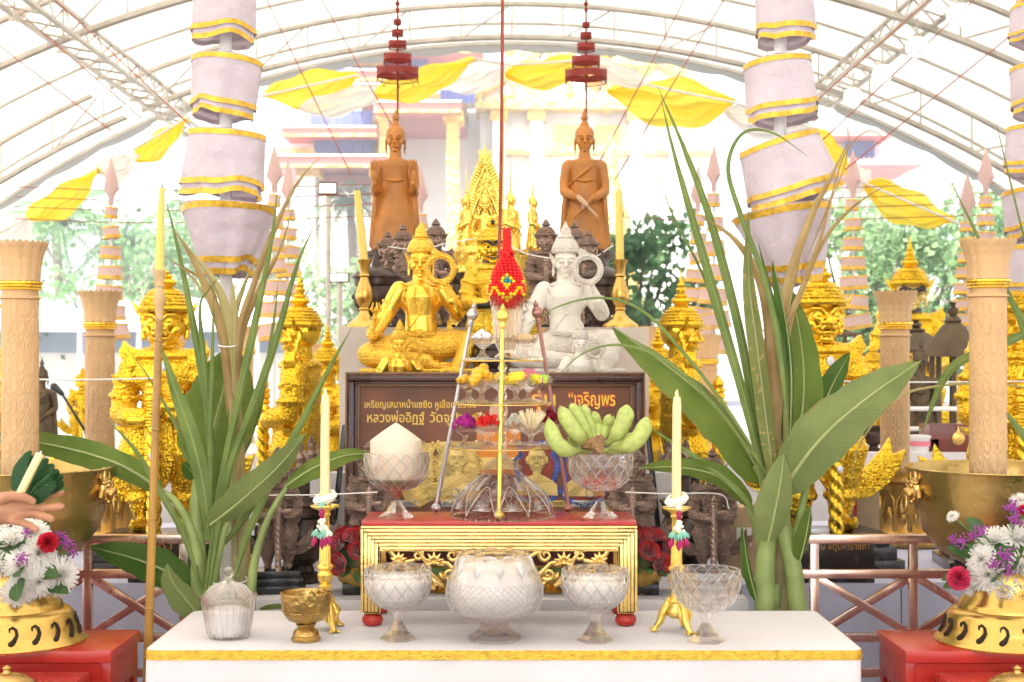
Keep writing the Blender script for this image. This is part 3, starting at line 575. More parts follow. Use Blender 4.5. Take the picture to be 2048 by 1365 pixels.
def deity(name, label, O, S):
    """crowned deity seated cross-legged, ring raised beside the head, thunderbolt on the knee; height 1"""
    t = thing(name, label, 'statue'); b = MB(); T = lambda p, r: b.tube(p, r, 30, rnd=True)
    b.ell((0, 0, .475), (.138, .085, .11), 36); T([(0, .005, .5), (0, .0, .38), (0, .005, .24)], [.125, .1, .112]); b.ell((0, -.02, .46), (.12, .08, .06))
    for k in (-1, 1): b.ell((k * .132, .005, .548), (.056, .056, .054))
    T([(0, .01, .56), (0, 0, .66)], [.06, .055])
    T([(-.14, 0, .548), (-.215, -.01, .41), (-.275, -.08, .3), (-.3, -.13, .25)], [.06, .054, .048, .038])
    T([(.14, 0, .548), (.222, -.005, .43), (.235, -.02, .4)], [.06, .054, .052]); T([(.235, -.02, .4), (.21, -.13, .45), (.2, -.16, .47)], [.05, .039, .031])
    b.remesh('torso', S, t, .005, 8)
    l = MB(); l.ell((0, 0, .19), (.17, .13, .1), 20)
    l.tube([(-.1, -.02, .18), (-.24, -.06, .15), (-.33, -.11, .13)], [.1, .1, .075], 14, rnd=True); l.tube([(-.32, -.12, .12), (-.15, -.2, .1), (.05, -.22, .09)], [.075, .06, .045], 14, rnd=True)
    l.tube([(.1, -.02, .18), (.24, -.05, .21), (.3, -.1, .22)], [.1, .09, .07], 14, rnd=True); l.tube([(.3, -.11, .2), (.28, -.16, .1), (.22, -.2, .03)], [.068, .058, .04], 14, rnd=True)
    l.tube([(.22, -.2, .03), (.16, -.26, .022)], [.036, .026], 10, rnd=True); l.tube([(.05, -.22, .07), (.12, -.24, .06)], [.036, .024], 10, rnd=True); l.box((0, 0, .04), (.6, .3, .08))
    l.remesh('legs', O, t, .006, 8)
    MB().box((0, -.02, .02), (.74, .5, .04)).build('seat_base', O, t, bevel=.008)
    h = MB(); human_head(h, (0, -.005, .622), .208, True); h.remesh('head', S, t, .0042, 2)
    kn = lambda th, j, r, z: r * (1 + .02 * math.cos(30 * th)) if r > .06 else r
    MB().lathe([(.075, .785), (.088, .79), (.092, .802), (.088, .812), (.09, .82), (.084, .832), (.078, .85), (.066, .87), (.052, .885), (.056, .888), (.058, .894), (.044, .899), (.038, .915), (.036, .935), (.03, .945), (.031, .951), (.022, .957), (.014, .972), (.002, 1.0)], 40, kn, c=(0, .008, 0)).build('crown', O, t)
    for k in (-1, 1):
        MB().prism([(k * (.078 + x), .72 + z) for x, z in [(0, 0), (.014, .01), (.022, .04), (.03, .075), (.014, .062), (0, .05)]], .012, y0=-.006).build('ear_flame', O, t, bevel=.003, fix=True)
    n = MB()
    for i in range(28): pass
    n.lathe([(.062, .605), (.1, .585), (.106, .578), (.1, .57), (.07, .585)], 30, M=Matrix.Diagonal((1.15, .8, 1, 1)))
    vn = [(-.12, -.045, .57), (-.08, -.085, .5), (-.03, -.103, .445), (0, -.106, .43), (.03, -.103, .445), (.08, -.085, .5), (.12, -.045, .57)]
    n.tube(vn, .006, 6); n.tube([(x * .7, y - .006, z + .012) for x, y, z in vn], .004, 6)
    n.prism([(-.035, .5), (.035, .5), (.022, .465), (0, .438), (-.022, .465)], .01, y0=-.112)
    n.tube([(0, -.106, .43), (.005, -.105, .4), (-.02, -.1, .36), (-.06, -.088, .31), (-.1, -.06, .27)], .004, 6); n.ell((.003, -.11, .39), .012, 10)
    n.build('necklace', O, t)
    bd = MB(); bd.lathe([(.112, .25), (.13, .255), (.133, .275), (.115, .283)], 30, M=Matrix.Diagonal((1, .9, 1, 1))); bd.lathe([(.026, 0), (.028, .006), (.016, .014), (.004, .018)], 16, M=Matrix.Translation((0, -.118, .268)) @ Matrix.Rotation(R(90), 4, 'X')); bd.build('belt', O, t)
    for p, q in (((-.2, -.005, .46), 24), ((.2, 0, .485), -24), ((-.288, -.11, .272), 20)):
        MB().lathe([(.04, -.012), (.056, -.01), (.058, .006), (.042, .014)], 18, M=Matrix.Translation(p) @ Matrix.Rotation(R(q), 4, 'Y')).build('armlet', O, t)
    rg = MB(); cxr, czr, yr = .135, .675, -.16
    for rr, tr in ((.085, .012), (.071, .007), (.098, .006)): rg.tube([(cxr + rr * math.cos(a * PI / 18), yr, czr + rr * math.sin(a * PI / 18)) for a in range(37)], tr, 8)
    for a in range(40): rg.ell((cxr + .098 * math.cos(a * PI / 20), yr, czr + .098 * math.sin(a * PI / 20)), .007, 6)
    rg.prism([(cxr - .05, czr + .07), (cxr + .03, czr + .095), (cxr - .02, czr + .12), (cxr - .045, czr + .14), (cxr - .06, czr + .11)], .016, y0=yr - .008)
    rg.tube([(.165, yr, .58), (.19, yr, .5), (.225, yr, .43), (.24, yr, .4)], [.014, .017, .012, .008], 10, rnd=True); rg.ell((.163, yr, .585), .022, 10); rg.build('ring_noose', O, t)
    vj = MB(); vj.tube([(-.31, -.15, .22), (-.29, -.16, .33), (-.28, -.155, .42)], [.012, .014, .012], 10, rnd=True); vj.ell((-.285, -.158, .36), (.022, .02, .02), 10)
    for a in range(5): th = a * 1.257; vj.tube([(-.282, -.155, .39), (-.28 + .035 * math.cos(th), -.155 + .035 * math.sin(th), .415), (-.278 + .02 * math.cos(th), -.155 + .02 * math.sin(th), .46)], [.01, .009, .003], 6, rnd=True)
    vj.build('thunderbolt', O, t)
    for c_, sd in (((.19, yr, .49), 1), ((-.305, -.15, .255), -1)):
        hm = MB(); hand_grip(hm, c_, .017, sd, .017); hm.build('hand', S, t)
    return t

def teak_buddha(name, label, crossed, W=TWOOD, pale=None):
    """standing robed Buddha, height 1 to the flame tip"""
    t = thing(name, label, 'statue'); b = MB(); M = Matrix.Diagonal((1, .55, 1, 1))
    b.lathe([(.17, 0), (.2, .015), (.203, .06), (.183, .17), (.15, .3), (.122, .42), (.112, .5), (.12, .56), (.13, .6), (.12, .632), (.06, .65)], 36, lambda th, j, r, z: r * (1 + .02 * math.cos(9 * th) * max(0, 1 - z * 2)), M=M)
    b.tube([(0, 0, .6), (0, 0, .7)], [.055, .046], 14, rnd=True)
    for k in (-1, 1):
        b.ell((k * .125, 0, .595), (.05, .045, .05))
        if crossed:
            b.tube([(k * .14, 0, .59), (k * .165, .0, .47), (k * .165, -.02, .42)], [.048, .042, .04], 12, rnd=True); b.tube([(k * .165, -.025, .42), (k * .1, -.1, .38), (k * .05, -.115, .355)], [.04, .03, .024], 12, rnd=True)
        else:
            b.tube([(k * .14, 0, .59), (k * .155, .0, .47), (k * .155, -.02, .41)], [.048, .042, .04], 12, rnd=True); b.tube([(k * .155, -.02, .41), (k * .155, -.1, .43), (k * .155, -.125, .46)], [.04, .034, .026], 12, rnd=True)
            b.grid(lambda u, v: (k * (.15 + .05 * u * v), -.07 + .08 * v + .0 * u, .42 - .38 * u), 4, 3)
        # robe edge hanging from the forearm
        b.tube([(k * .152, -.03, .42), (k * .168, -.04, .25), (k * .19, -.03, .05)], [.026, .026, .022], 10, rnd=True)
    b.tube([(-.1, -.062, .5), (0, -.075, .485), (.1, -.062, .5)], .006, 6)
    if crossed: b.tube([(.1, -.03, .635), (.03, -.075, .57), (-.08, -.07, .5), (-.13, -.02, .46)], .008, 6)
    b.remesh('robed_body', W, t, .006, 3).scale = (.86, 1, 1)
    h = MB(); human_head(h, (0, -.005, .69), .175, True); h.remesh('head', W, t, .0038, 2)
    hr = MB(); hr.lathe([(.06, .79), (.066, .8), (.067, .825), (.06, .85), (.045, .868), (.034, .876), (.032, .885), (.024, .9), (.012, .918)], 30, c=(0, .012, 0)); hr.build('hair', W, t)
    MB().lathe([(.012, .91), (.016, .918), (.022, .93), (.023, .938), (.016, .95), (.012, .96), (.013, .964), (.008, .975), (.002, 1.0)], 16, lambda th, j, r, z: r * (1 + .15 * math.cos(6 * th)), c=(0, .012, 0)).build('flame', W, t)
    for k in (-1, 1):
        MB().prism([(k * .064, .74), (k * .078, .8), (k * .072, .74), (k * .066, .71), (k * .072, .672), (k * .06, .69), (k * .056, .73)], .02, y0=-.002).build('ear', W, t, bevel=.003, fix=True)
        hm = MB()
        if crossed:
            d = Vector((-k * .075, -.012, -.07)); p0 = Vector((k * .05, -.12 - (.02 if k < 0 else 0), .36)); hm.tube([p0, p0 + d * .6], [.028, .034], 14, rnd=True, flat=.7)
            for q in range(4):
                o = Vector((.012 * (q - 1.5), 0, .010 * k * (q - 1.5))); hm.tube([p0 + d * .6 + o * 1.1, p0 + d * (1.05 + .05 * (q % 2)) + o * 1.4, p0 + d * 1.5 + o * 1.5], [.0105, .0095, .007], 8, rnd=True)
            hm.tube([p0 + d * .2, p0 + d * .7 + Vector((k * .02, -.012, -.028))], [.01, .007], 8, rnd=True)
        else:
            hm.tube([(k * .155, -.128, .46), (k * .155, -.135, .52)], [.026, .034], 12, rnd=True, flat=.55)
            for q in range(4): hm.tube([(k * .155 + .016 * (q - 1.5), -.137, .53), (k * .155 + .0165 * (q - 1.5), -.139, .585 + .008 * (q in (1, 2))), (k * .155 + .0165 * (q - 1.5), -.137, .61 + .012 * (q in (1, 2)))], [.0095, .009, .006], 8, rnd=True)
            hm.tube([(k * .135, -.138, .49), (k * .122, -.15, .53), (k * .124, -.15, .555)], [.011, .009, .006], 8, rnd=True)
        hm.build('hand', pale if (crossed and k < 0 and pale) else W, t).scale = (.86, 1, 1)
    return t
# ================================================================ platforms
def on_top(px, py, Y): return at(px, py, Y)
def draped(name, label, cat, x0, x1, Y0, Y1, z0, z1, m, seed=1, fold=.012):
    """cloth-draped block with soft folds on its sides"""
    r = random.Random(seed); ph = [r.random() * 6 for _ in range(4)]; t = thing(name, label, cat, ((x0 + x1) / 2, (Y0 + Y1) / 2, z0)); a, b, h = (x1 - x0) / 2, (Y1 - Y0) / 2, z1 - z0
    MB().box((0, 0, h / 2 - .004), (2 * a - .03, 2 * b - .03, h - .012)).build('core', WHITE, t)
    per = []; n = 26
    for (p, q) in (((-a, -b), (a, -b)), ((a, -b), (a, b)), ((a, b), (-a, b)), ((-a, b), (-a, -b))):
        for i in range(n): per.append((p[0] + (q[0] - p[0]) * i / n, p[1] + (q[1] - p[1]) * i / n))
    L = len(per)
    def fn(u, v):
        i = int(round(u * L)) % L; x, y = per[i]; q = .6 * math.sin(i * .55 + ph[0]) + .4 * math.sin(i * 1.3 + ph[1]); d = 1 + 0 * q; k = fold * q * v
        nx = (x / a) if abs(abs(x) - a) < 1e-6 else 0; ny = (y / b) if abs(abs(y) - b) < 1e-6 else 0
        return (x + nx * (k + .003), y + ny * (k + .003), h * (1 - v))
    MB().grid(fn, L, 6).build('drape', m, t)
    MB().grid(lambda u, v: (-a + 2 * a * u, -b + 2 * b * v, h + .0015 * math.sin(9 * u + ph[2]) * math.sin(7 * v + ph[3])), 14, 8).build('cloth_top', m, t)
    return t
X = lambda px, Y: (px - CX) * Y / F
Zp = lambda py, Y: CZ - (py - HY) * Y / F
ZW = .745
draped('white_draped_table', 'long white draped table behind the gold pedestal with urns and roses', 'table', X(500, 4.5), X(1480, 4.5), 4.36, 4.98, 0, ZW, LINEN, 3)
draped('white_draped_plinth', 'white draped block behind the wooden picture frame', 'plinth', X(622, 5), X(1348, 5), 5.0, 5.06, ZW - .1, Zp(946, 5.0), LINEN, 4, .004)
draped('beige_draped_plinth', 'tall beige draped plinth carrying the candlesticks and wooden Buddhas', 'plinth', X(680, 5.4), X(1296, 5.4), 5.4, 6.7, 0, Zp(655, 5.4), BEIGE, 5, .008)
ZS = Zp(750, 5.12); draped('white_draped_bench', 'white draped bench hidden behind the picture frame under the seated deities', 'bench', X(712, 5.1), X(1272, 5.1), 5.07, 5.385, 0, ZS, LINEN, 6, .003)
ZB = Zp(655, 5.4)
LVE = [-260, 186, 430, 640]; LVR = [1300, 1545, 1787, 2330]
for i in range(3):
    draped('lavender_draped_box', ['far left lavender draped box behind the brass bowl', 'lavender draped box behind the bamboo pole', 'lavender draped box behind the left banana plant'][i], 'box', X(LVE[i], 5.1) + .006, X(LVE[i + 1], 5.1) - .006, 5.0, 6.9, 0, .69 + .004 * i, LAV, 10 + i, .016)
    draped('lavender_draped_box', ['lavender draped box behind the right banana plant', 'lavender draped box behind the copper lattice on the right', 'far right lavender draped box behind the brass bowl'][i], 'box', X(LVR[i], 5.1) + .006, X(LVR[i + 1], 5.1) - .006, 5.0, 6.9, 0, .69 + .004 * i, LAV, 20 + i, .016)
# ================================================================ statues placed
def base_block(par, w, d, h, m=BLK, steps=3, name='stepped_base'):
    mb = MB(); z = -h
    for i in range(steps): k = 1 - .09 * i; hh = h / steps; mb.box((0, 0, z + hh / 2), (w * k, d * k, hh)); z += hh * .998
    return mb.build(name, m, par, bevel=.004)
gm = guardian('gold_guardian', 'gold giant guardian with fanged face behind the bamboo pole', G_ORN, G_SMO)
gm.location = at(330, 1064, 5.35); SG = m_px(527, 5.35); gm.scale = (SG,) * 3
base_block(gm, .52, .34, (gm.location.z - .692) / SG)
GG = 'gold guardian statues'
q = at(1640, 1060, 5.35); g2 = dup(gm, q, R(8), SG * 1.02, 'gold giant guardian with fanged face right of the right banana plant', GG)
q = at(-62, 1064, 5.4); g3 = dup(gm, q, R(-4), SG, 'gold giant guardian cut off by the left edge of the photo', GG)
gh = guardian('gold_guardian', 'smooth faced gold guardian at the right edge behind the carved candle', G_ORN, G_SMO, True)
gh.location = at(2024, 1072, 5.35); gh.scale = (SG * 1.02,) * 3; gh.rotation_euler.z = R(-6); base_block(gh, .52, .34, (gh.location.z - .7) / SG)
g5 = dup(gh, at(600, 1040, 5.95), R(-97), m_px(462, 5.95), 'gold guardian in profile facing left beside the left banana plant', GG)
g6 = dup(gh, at(1362, 1040, 5.95), R(97), m_px(462, 5.95), 'gold guardian in profile facing right beside the right banana plant', GG)
g7 = dup(gh, at(655, 1000, 6.6), R(-40), m_px(330, 6.6), 'small gold guardian behind the left profile guardian', GG)
g8 = dup(gh, at(1316, 1000, 6.6), R(40), m_px(330, 6.6), 'small gold guardian behind the picture frame right corner', GG)
for o, dz in ((gm, 0), (g2, 0)):
    for (x, z, y, rx) in ((.01, .628, -.083, .016), (.0, .3, -.195, .013), (.004, .24, -.195, .012)):
        MB().ell((x, y, z), (rx, .004, rx * 1.2), 9).build('white_powder_mark', WHITE_P, o)
# black plaques under the big guardians
for px, lab, body, wpx in ((1670, 'black plaque with gold script under the right guardian', 'ร โภณ จตุมหาราชิกา', 128), (335, 'black plaque with gold script under the left guardian', 'ราณี  จี', 112)):
    p = at(px, 1108, 5.03); t = thing('name_plaque', lab, 'plaque', (p.x, p.y, .695), group='black name plaques'); hh = Zp(1072, 5.03) - .695
    MB().box((0, 0, hh / 2), (m_px(152, 5.03), .05, hh)).build('board', BLK, t, bevel=.003)
    text(body, .034, BRASS_L, t, (-m_px(wpx / 2, 5.03), -.0262, hh - .045), align='LEFT', width=m_px(wpx, 5.03))
# seated deities
dg = deity('seated_deity', 'large gold seated deity raising a ring beside its head', G_SITO, G_SIT); SD = m_px(308, 5.2)
dg.location = (X(842, 5.2), 5.2, ZS); dg.scale = (SD,) * 3
WM = {G_SITO: W_SITO, G_SIT: W_SIT}
dup(dg, (X(1131, 5.22), 5.22, ZS), 0, SD, 'large white seated deity raising a ring beside its head', mats=WM)
q = dup(dg, (X(801, 5.02), 4.99, Zp(828, 5.0)), R(4), m_px(190, 5.0), 'small gold seated deity in front of the large gold one')
q2 = dup(dg, (X(1160, 5.02), 4.99, Zp(828, 5.0)), R(4), m_px(190, 5.0), 'small white seated deity in front of the large white one', mats=WM)
for o in (q, q2): MB().box((0, .02, -.5), (.7, .18, 1.0)).build('riser', BEIGE, o)
# black-faced guardian behind the glass tower
bk = dup(gm, (X(984, 5.26), 5.27, ZS), R(6), m_px(318, 5.26), 'gold guardian with black painted face behind the red flower bud', 'gold guardian statues', mats={G_ORN: mat('bright_ornate_gold', (.9, .6, .06), .34, .75, bump=.5, bs=88, bt='orn', dist=.006)}, skip=('stepped_base', 'hand', 'white_powder_mark'))
fc = MB(); fc.lathe([(.062, .69), (.06, .72), (.056, .735)], 20)
for k in (-1, 1):
    fc.tube([(k * .006, -.092, .806), (k * .028, -.092, .826), (k * .05, -.078, .829), (k * .072, -.046, .81)], [.006, .009, .008, .003], 7, rnd=True); fc.ell((k * .033, -.09, .796), (.01, .008, .008), 10)
    fc.tube([(0, -.1, .757), (k * .024, -.094, .764), (k * .048, -.075, .752)], [.006, .007, .003], 7, rnd=True); fc.tube([(0, -.094, .728), (k * .026, -.086, .731), (k * .05, -.066, .74)], [.006, .006, .003], 7, rnd=True)
fc.ell((0, -.103, .772), (.02, .012, .01), 10); fc.lathe([(.07, .828), (.09, .834), (.09, .84), (.07, .846)], 26, M=Matrix.Diagonal((1.09, 1.09, 1, 1))); fc.ell((0, -.04, .955), (.014, .02, .018), 10); fc.build('black_face_paint', CROWN_DK, bk)
for k, z in ((-1, .43), (1, .478)):
    hm = MB(); hand_grip(hm, (0, -.165, z), .0165, k, .027); hm.tube([(k * .09, -.13, z), (k * .04, -.16, z)], [.026, .022], 10, rnd=True); hm.build('hand', CROWN_DK, bk)
# wooden Buddhas
SBW = m_px(288, 6.35); PALE = mat('pale_worn_teak', (.6, .4, .24), .5, var=.1)
wl = teak_buddha('wooden_buddha', 'standing wooden Buddha with both palms raised under the left red parasol', False); wl.location = at(791, 505, 6.35); wl.scale = (SBW,) * 3
wr = teak_buddha('wooden_buddha', 'standing wooden Buddha with hands crossed under the right red parasol', True, pale=PALE); wr.location = at(1169, 505, 6.35); wr.scale = (SBW,) * 3
for o in (wl, wr):
    hh = (o.location.z - ZB) / SBW
    MB().lathe([(.24, -hh), (.24, -hh + .04), (.17, -hh + .08), (.15, -hh * .5), (.17, -.06), (.22, -.03), (.22, 0)], 28).build('stand', POT, o)
# bronze guardians
BG = 'brown bronze guardian statues'; BM = {G_ORN: BRZ_O, G_SMO: BRZ_S}
def bronze(px, pyfoot, Y, hpx, rz, label, zb=None, mt=BM):
    o = dup(gm, at(px, pyfoot, Y), R(rz), m_px(hpx, Y), label, BG, mats=mt, skip=('stepped_base', 'white_powder_mark'), name='bronze_guardian')
    if zb is not None:
        hh = (o.location.z - zb) / o.scale.x
        if hh > .002: base_block(o, .44, .34, hh)
    return o
bronze(556, 1138, 4.52, 246, 10, 'brown bronze guardian beside the left dark urn and banana plant', ZW)
bronze(738, 1118, 4.5, 236, 6, 'brown bronze guardian behind the coconut bowl', ZW)
bronze(1266, 1118, 4.5, 236, -6, 'brown bronze guardian behind the green bananas bowl', ZW)
bronze(1425, 1140, 4.52, 244, -4, 'brown bronze guardian beside the right candle and dark urn', ZW)
for px, top, Y, rz, l in ((775, 462, 5.95, 30, 'leftmost brown bronze guardian on the beige plinth'), (806, 447, 5.75, -78, 'brown bronze guardian in profile behind the gold deity shoulder'), (872, 437, 5.9, 0, 'brown bronze guardian right of the gold deity head'),
                          (1092, 438, 5.9, 0, 'brown bronze guardian left of the white deity head'), (1149, 442, 5.95, 10, 'brown bronze guardian hidden behind the white deity crown'), (1178, 460, 5.75, -20, 'rightmost brown bronze guardian on the beige plinth')):
    hp = (CZ - ZB) / Y * F + HY   # pixel row of the plinth top at this depth
    bronze(px, hp - 10, Y, hp - 10 - top, rz, l, ZB)
# ---- dark urns
def urn(px, Y, zb, r, h, label, lid=False):
    t = thing('dark_urn', label, 'urn', (X(px, Y), Y, zb), group='dark bronze urns')
    s = r; MB().lathe([(s * .62, 0), (s * .66, .03 * h), (s * .55, .08 * h), (s * .34, .13 * h), (s * .3, .2 * h), (s * .42, .25 * h), (s * .75, .33 * h), (s * .94, .45 * h), (s, .58 * h), (s * .96, .7 * h), (s * .86, .78 * h), (s * .85, .8 * h), (s * .93, .83 * h), (s * .95, .95 * h), (s * 1.02, .97 * h), (s * 1.02, h), (s * .9, h), (s * .84, .9 * h), (s * .3, .55 * h)], 40,
      lambda th, j, rr, z: rr * (1 + (.025 * math.cos(12 * th) if z < .42 * h else 0))).build('bowl', POT, t)
    b2 = MB()
    for a in range(16): b2.ell((s * .99 * math.cos(a * PI / 8), s * .99 * math.sin(a * PI / 8), .6 * h), (s * .07, s * .07, h * .05), 8)
    b2.build('boss_band', POT, t)
    if lid: MB().lathe([(s * 1.0, h), (s * .9, h * 1.06), (s * .5, h * 1.16), (s * .2, h * 1.2), (s * .16, h * 1.26), (s * .08, h * 1.4), (.002, h * 1.55)], 24).build('lid', POT, t)
    return t
urn(604, 4.72, ZW, m_px(72, 4.72), Zp(1002, 4.72) - ZW, 'dark bronze urn between the left bronze guardian and candle')
urn(1384, 4.74, ZW, m_px(64, 4.74), Zp(1000, 4.74) - ZW, 'dark bronze urn behind the right gold candlestick')
urn(752, 5.62, ZB, m_px(47, 5.6), m_px(105, 5.6), 'dark lidded urn behind the left brass candlestick', True)
urn(1204, 5.66, ZB, m_px(44, 5.6), m_px(105, 5.6), 'dark lidded urn behind the white deity ring', True)
urn(932, 5.6, ZB, m_px(30, 5.6), m_px(110, 5.6), 'dark urn left of the black faced guardian')
urn(985, 5.12, ZS, m_px(36, 5.12), m_px(62, 5.12), 'dark round urn seen through the glass tower', False)
# ---- brass candlesticks on the beige plinth
def spun_stick(px, Y, lean, label):
    t = thing('brass_candlestick', label, 'candlestick', (X(px, Y), Y, ZB), group='tall brass candlesticks'); k = m_px(1, Y)
    MB().lathe([(37 * k, 0), (37 * k, 4 * k), (34 * k, 8 * k), (20 * k, 18 * k), (11 * k, 28 * k), (9 * k, 34 * k), (12 * k, 37 * k), (9 * k, 41 * k), (15 * k, 52 * k), (19 * k, 64 * k), (15 * k, 80 * k), (9 * k, 96 * k), (8 * k, 101 * k), (12 * k, 104 * k), (9 * k, 108 * k), (11 * k, 124 * k), (14 * k, 132 * k), (15 * k, 136 * k), (11 * k, 136 * k), (9 * k, 122 * k)], 32).build('stem', BRASS_L, t)
    c = thing('tall_candle', label.replace('tall brass candlestick', 'yellow candle standing in the brass candlestick'), 'candle', (X(px, Y), Y, ZB + 124 * k), group='yellow altar candles')
    MB().tube([(0, 0, 0), (lean * .5 * k, 0, 78 * k), (lean * k, 0, 150 * k)], [8.5 * k, 8 * k, 6.5 * k], 14).build('wax', WAX_Y, c); MB().tube([(lean * k, 0, 150 * k), (lean * 1.2 * k, 0, 158 * k)], [k * 1.5, k], 5).build('wick', CROWN_DK, c)
spun_stick(729, 5.5, -15, 'tall brass candlestick on the left end of the beige plinth')
spun_stick(1240, 5.5, -2, 'tall brass candlestick on the right end of the beige plinth')
# ---- gold Buddha with flame aureole
G_B = mat('leaf_gold', (1, .7, .16), .24, .9, var=.06, bump=.05, bs=20); G_BO = mat('leaf_gold_ornate', (1, .68, .15), .3, .88, var=.08, bump=.8, bs=60, bt='orn', dist=.008)
YB = 6.3; k = m_px(1, YB); t = thing('gold_buddha', 'golden seated Buddha before a tall flame aureole in the centre', 'statue', (X(970, YB), YB, ZB))
z0 = (Zp(478, YB) - ZB)
tiers = [(112, 0), (112, 16), (100, 20), (100, 34), (106, 38), (104, 50), (90, 56), (88, 70), (94, 76), (90, 86), (76, 92), (74, 104), (80, 110), (74, 122), (60, 128), (58, 140), (64, 146), (58, 160), (46, 166), (48, 174)]
hs = z0 / (174 * k)
MB().lathe([(r * k, z * k * hs) for r, z in tiers], 12, M=Matrix.Diagonal((1, .8, 1, 1))).build('tiered_base', G_BO, t)
pt = MB()
for (r, z) in ((108, 28), (96, 66), (84, 100), (70, 136), (56, 168)):
    n = int(r / 5)
    for i in range(n):
        a = 2 * PI * i / n; pt.ell((r * k * math.cos(a), r * k * .8 * math.sin(a), z * k * hs), (5 * k, 5 * k, 8 * k), 8)
pt.build('lotus_petals', G_B, t)
for i in range(18):
    a = PI + PI * (i + .5) / 18; rr = 98 if i % 2 else 110; zz = 26 if i % 2 else 8
    MB().box((0, 0, 0), (7 * k, 3 * k, 5 * k), Matrix.Translation((rr * k * math.cos(a), rr * .8 * k * math.sin(a), zz * k * hs)) @ Matrix.Rotation(a + PI / 2, 4, 'Z')).build('inlay', (RED_P, T_SKY, BLK)[i % 3], t)
b = MB(); s = 1 / 1.0
H = 95 * k
P = lambda x, y, z: (x * k, y * k, z0 + z * k)
b.ell(P(0, 0, 33), (21 * k, 13 * k, 18 * k), 18); b.tube([P(0, 0, 30), P(0, 0, 8)], [17 * k, 18 * k], 14, rnd=True); b.tube([P(0, 0, 45), P(0, 0, 58)], [9 * k, 7 * k], 12, rnd=True)
for q in (-1, 1):
    b.ell(P(q * 19, 0, 42), 9 * k); b.tube([P(q * 20, 0, 42), P(q * 27, -2, 22), P(q * 24 if q < 0 else 10, -22, 8)], [8 * k, 7 * k, 5 * k], 12, rnd=True)
    b.tube([P(q * 12, -4, 6), P(q * 42, -12, 6)], [12 * k, 10 * k], 12, rnd=True); b.tube([P(q * 42, -12, 5), P(-q * 5, -24, 6)], [9 * k, 6 * k], 12, rnd=True)
b.remesh('body', G_B, t, 1.3 * k, 3)
h = MB(); human_head(h, P(0, -2, 52), 34 * k, True); h.remesh('head', G_B, t, .75 * k, 2)
MB().lathe([(12 * k, 0), (13.5 * k, 3 * k), (13 * k, 8 * k), (8 * k, 14 * k), (6 * k, 16 * k), (5 * k, 20 * k), (2 * k, 28 * k), (.3 * k, 40 * k)], 22, c=P(0, 2, 76)).build('hair', G_BO, t)
out = []; N = 26
def aur(u):
    """half width of the aureole at relative height u"""
    return 50 * (1 - u ** 1.7) * (1 - .22 * math.sin(PI * min(1, u * 1.6))) * (1 if u < .98 else .1)
for sgn in (1, -1):
    seq = range(N + 1) if sgn > 0 else range(N, -1, -1)
    for i in seq:
        u = i / N; z = 4 + u * 170; wv = aur(u)
        out.append((sgn * wv * k, z0 + z * k))
        if sgn > 0: out.append((sgn * (wv + 5 * (1 - u)) * k, z0 + (z + 5.5) * k))
        else: out.append((sgn * (wv + 5 * (1 - u)) * k, z0 + (z + 1.5) * k)) if i else None
ab = MB().prism(out, 5 * k, y0=12 * k); ab.build('aureole', G_BO, t, fix=True)
fl = MB()
for i in range(26):
    u = i / 26.5; z = 4 + u * 165
    for q in (-1, 1):
        x = aur(u) * .97; fl.tube([P(q * x * .72, 9, z), P(q * x * .95, 8, z + 3), P(q * (x * 1.06 + 3), 10, z + 13)], [3.2 * k, 3 * k, .5 * k], 6, rnd=True)
for rr in (1, .74, .5):
    fl.tube([P(-38 * rr, 10, 8), P(-40 * rr, 8, 40 * rr + 10), P(-24 * rr, 8, 80 * rr + 14), P(0, 8, 128 * rr + 18), P(24 * rr, 8, 80 * rr + 14), P(40 * rr, 8, 40 * rr + 10), P(38 * rr, 10, 8)], 2.6 * k, 7)
fl.tube([P(0, 12, 150), P(0, 12, 172), P(0, 12, 196)], [7 * k, 4 * k, .4 * k], 8)
for q in (-1, 1): fl.tube([P(q * 7, 12, 150), P(q * 9, 12, 166), P(q * 10, 12, 180)], [4 * k, 3 * k, .4 * k], 8)
fl.build('flame_relief', G_B, t)
# attendants
ga = teak_buddha('gold_attendant', 'small gold attendant figure left of the flame aureole', True, G_B)
for i, (px, pyf, top, rz, l) in enumerate(((931, 500, 376, -60, 'small gold attendant figure left of the flame aureole'), (1066, 500, 380, 70, 'small gold attendant figure standing right of the aureole'), (1022, 505, 372, 50, 'small gold attendant figure close to the right side of the aureole'))):
    Y = 6.28 if i < 2 else 6.22; o = ga if i == 0 else dup(ga, (0, 0, 0), 0, 1, l)
    o.location = at(px, pyf, Y); o.rotation_euler.z = R(rz); s = m_px(pyf - top, Y); o.scale = (s,) * 3; hh = (o.location.z - ZB) / s
    MB().lathe([(.3, -hh), (.3, -hh + .1), (.2, -hh * .6), (.24, -.05), (.2, 0)], 16).build('stand', G_BO, o)
    MB().tube([(0, .012, .98), (0, .012, 1.4)], [.012, .002], 6).build('spire', G_B, o)
    o['group'] = 'gold attendant figures'
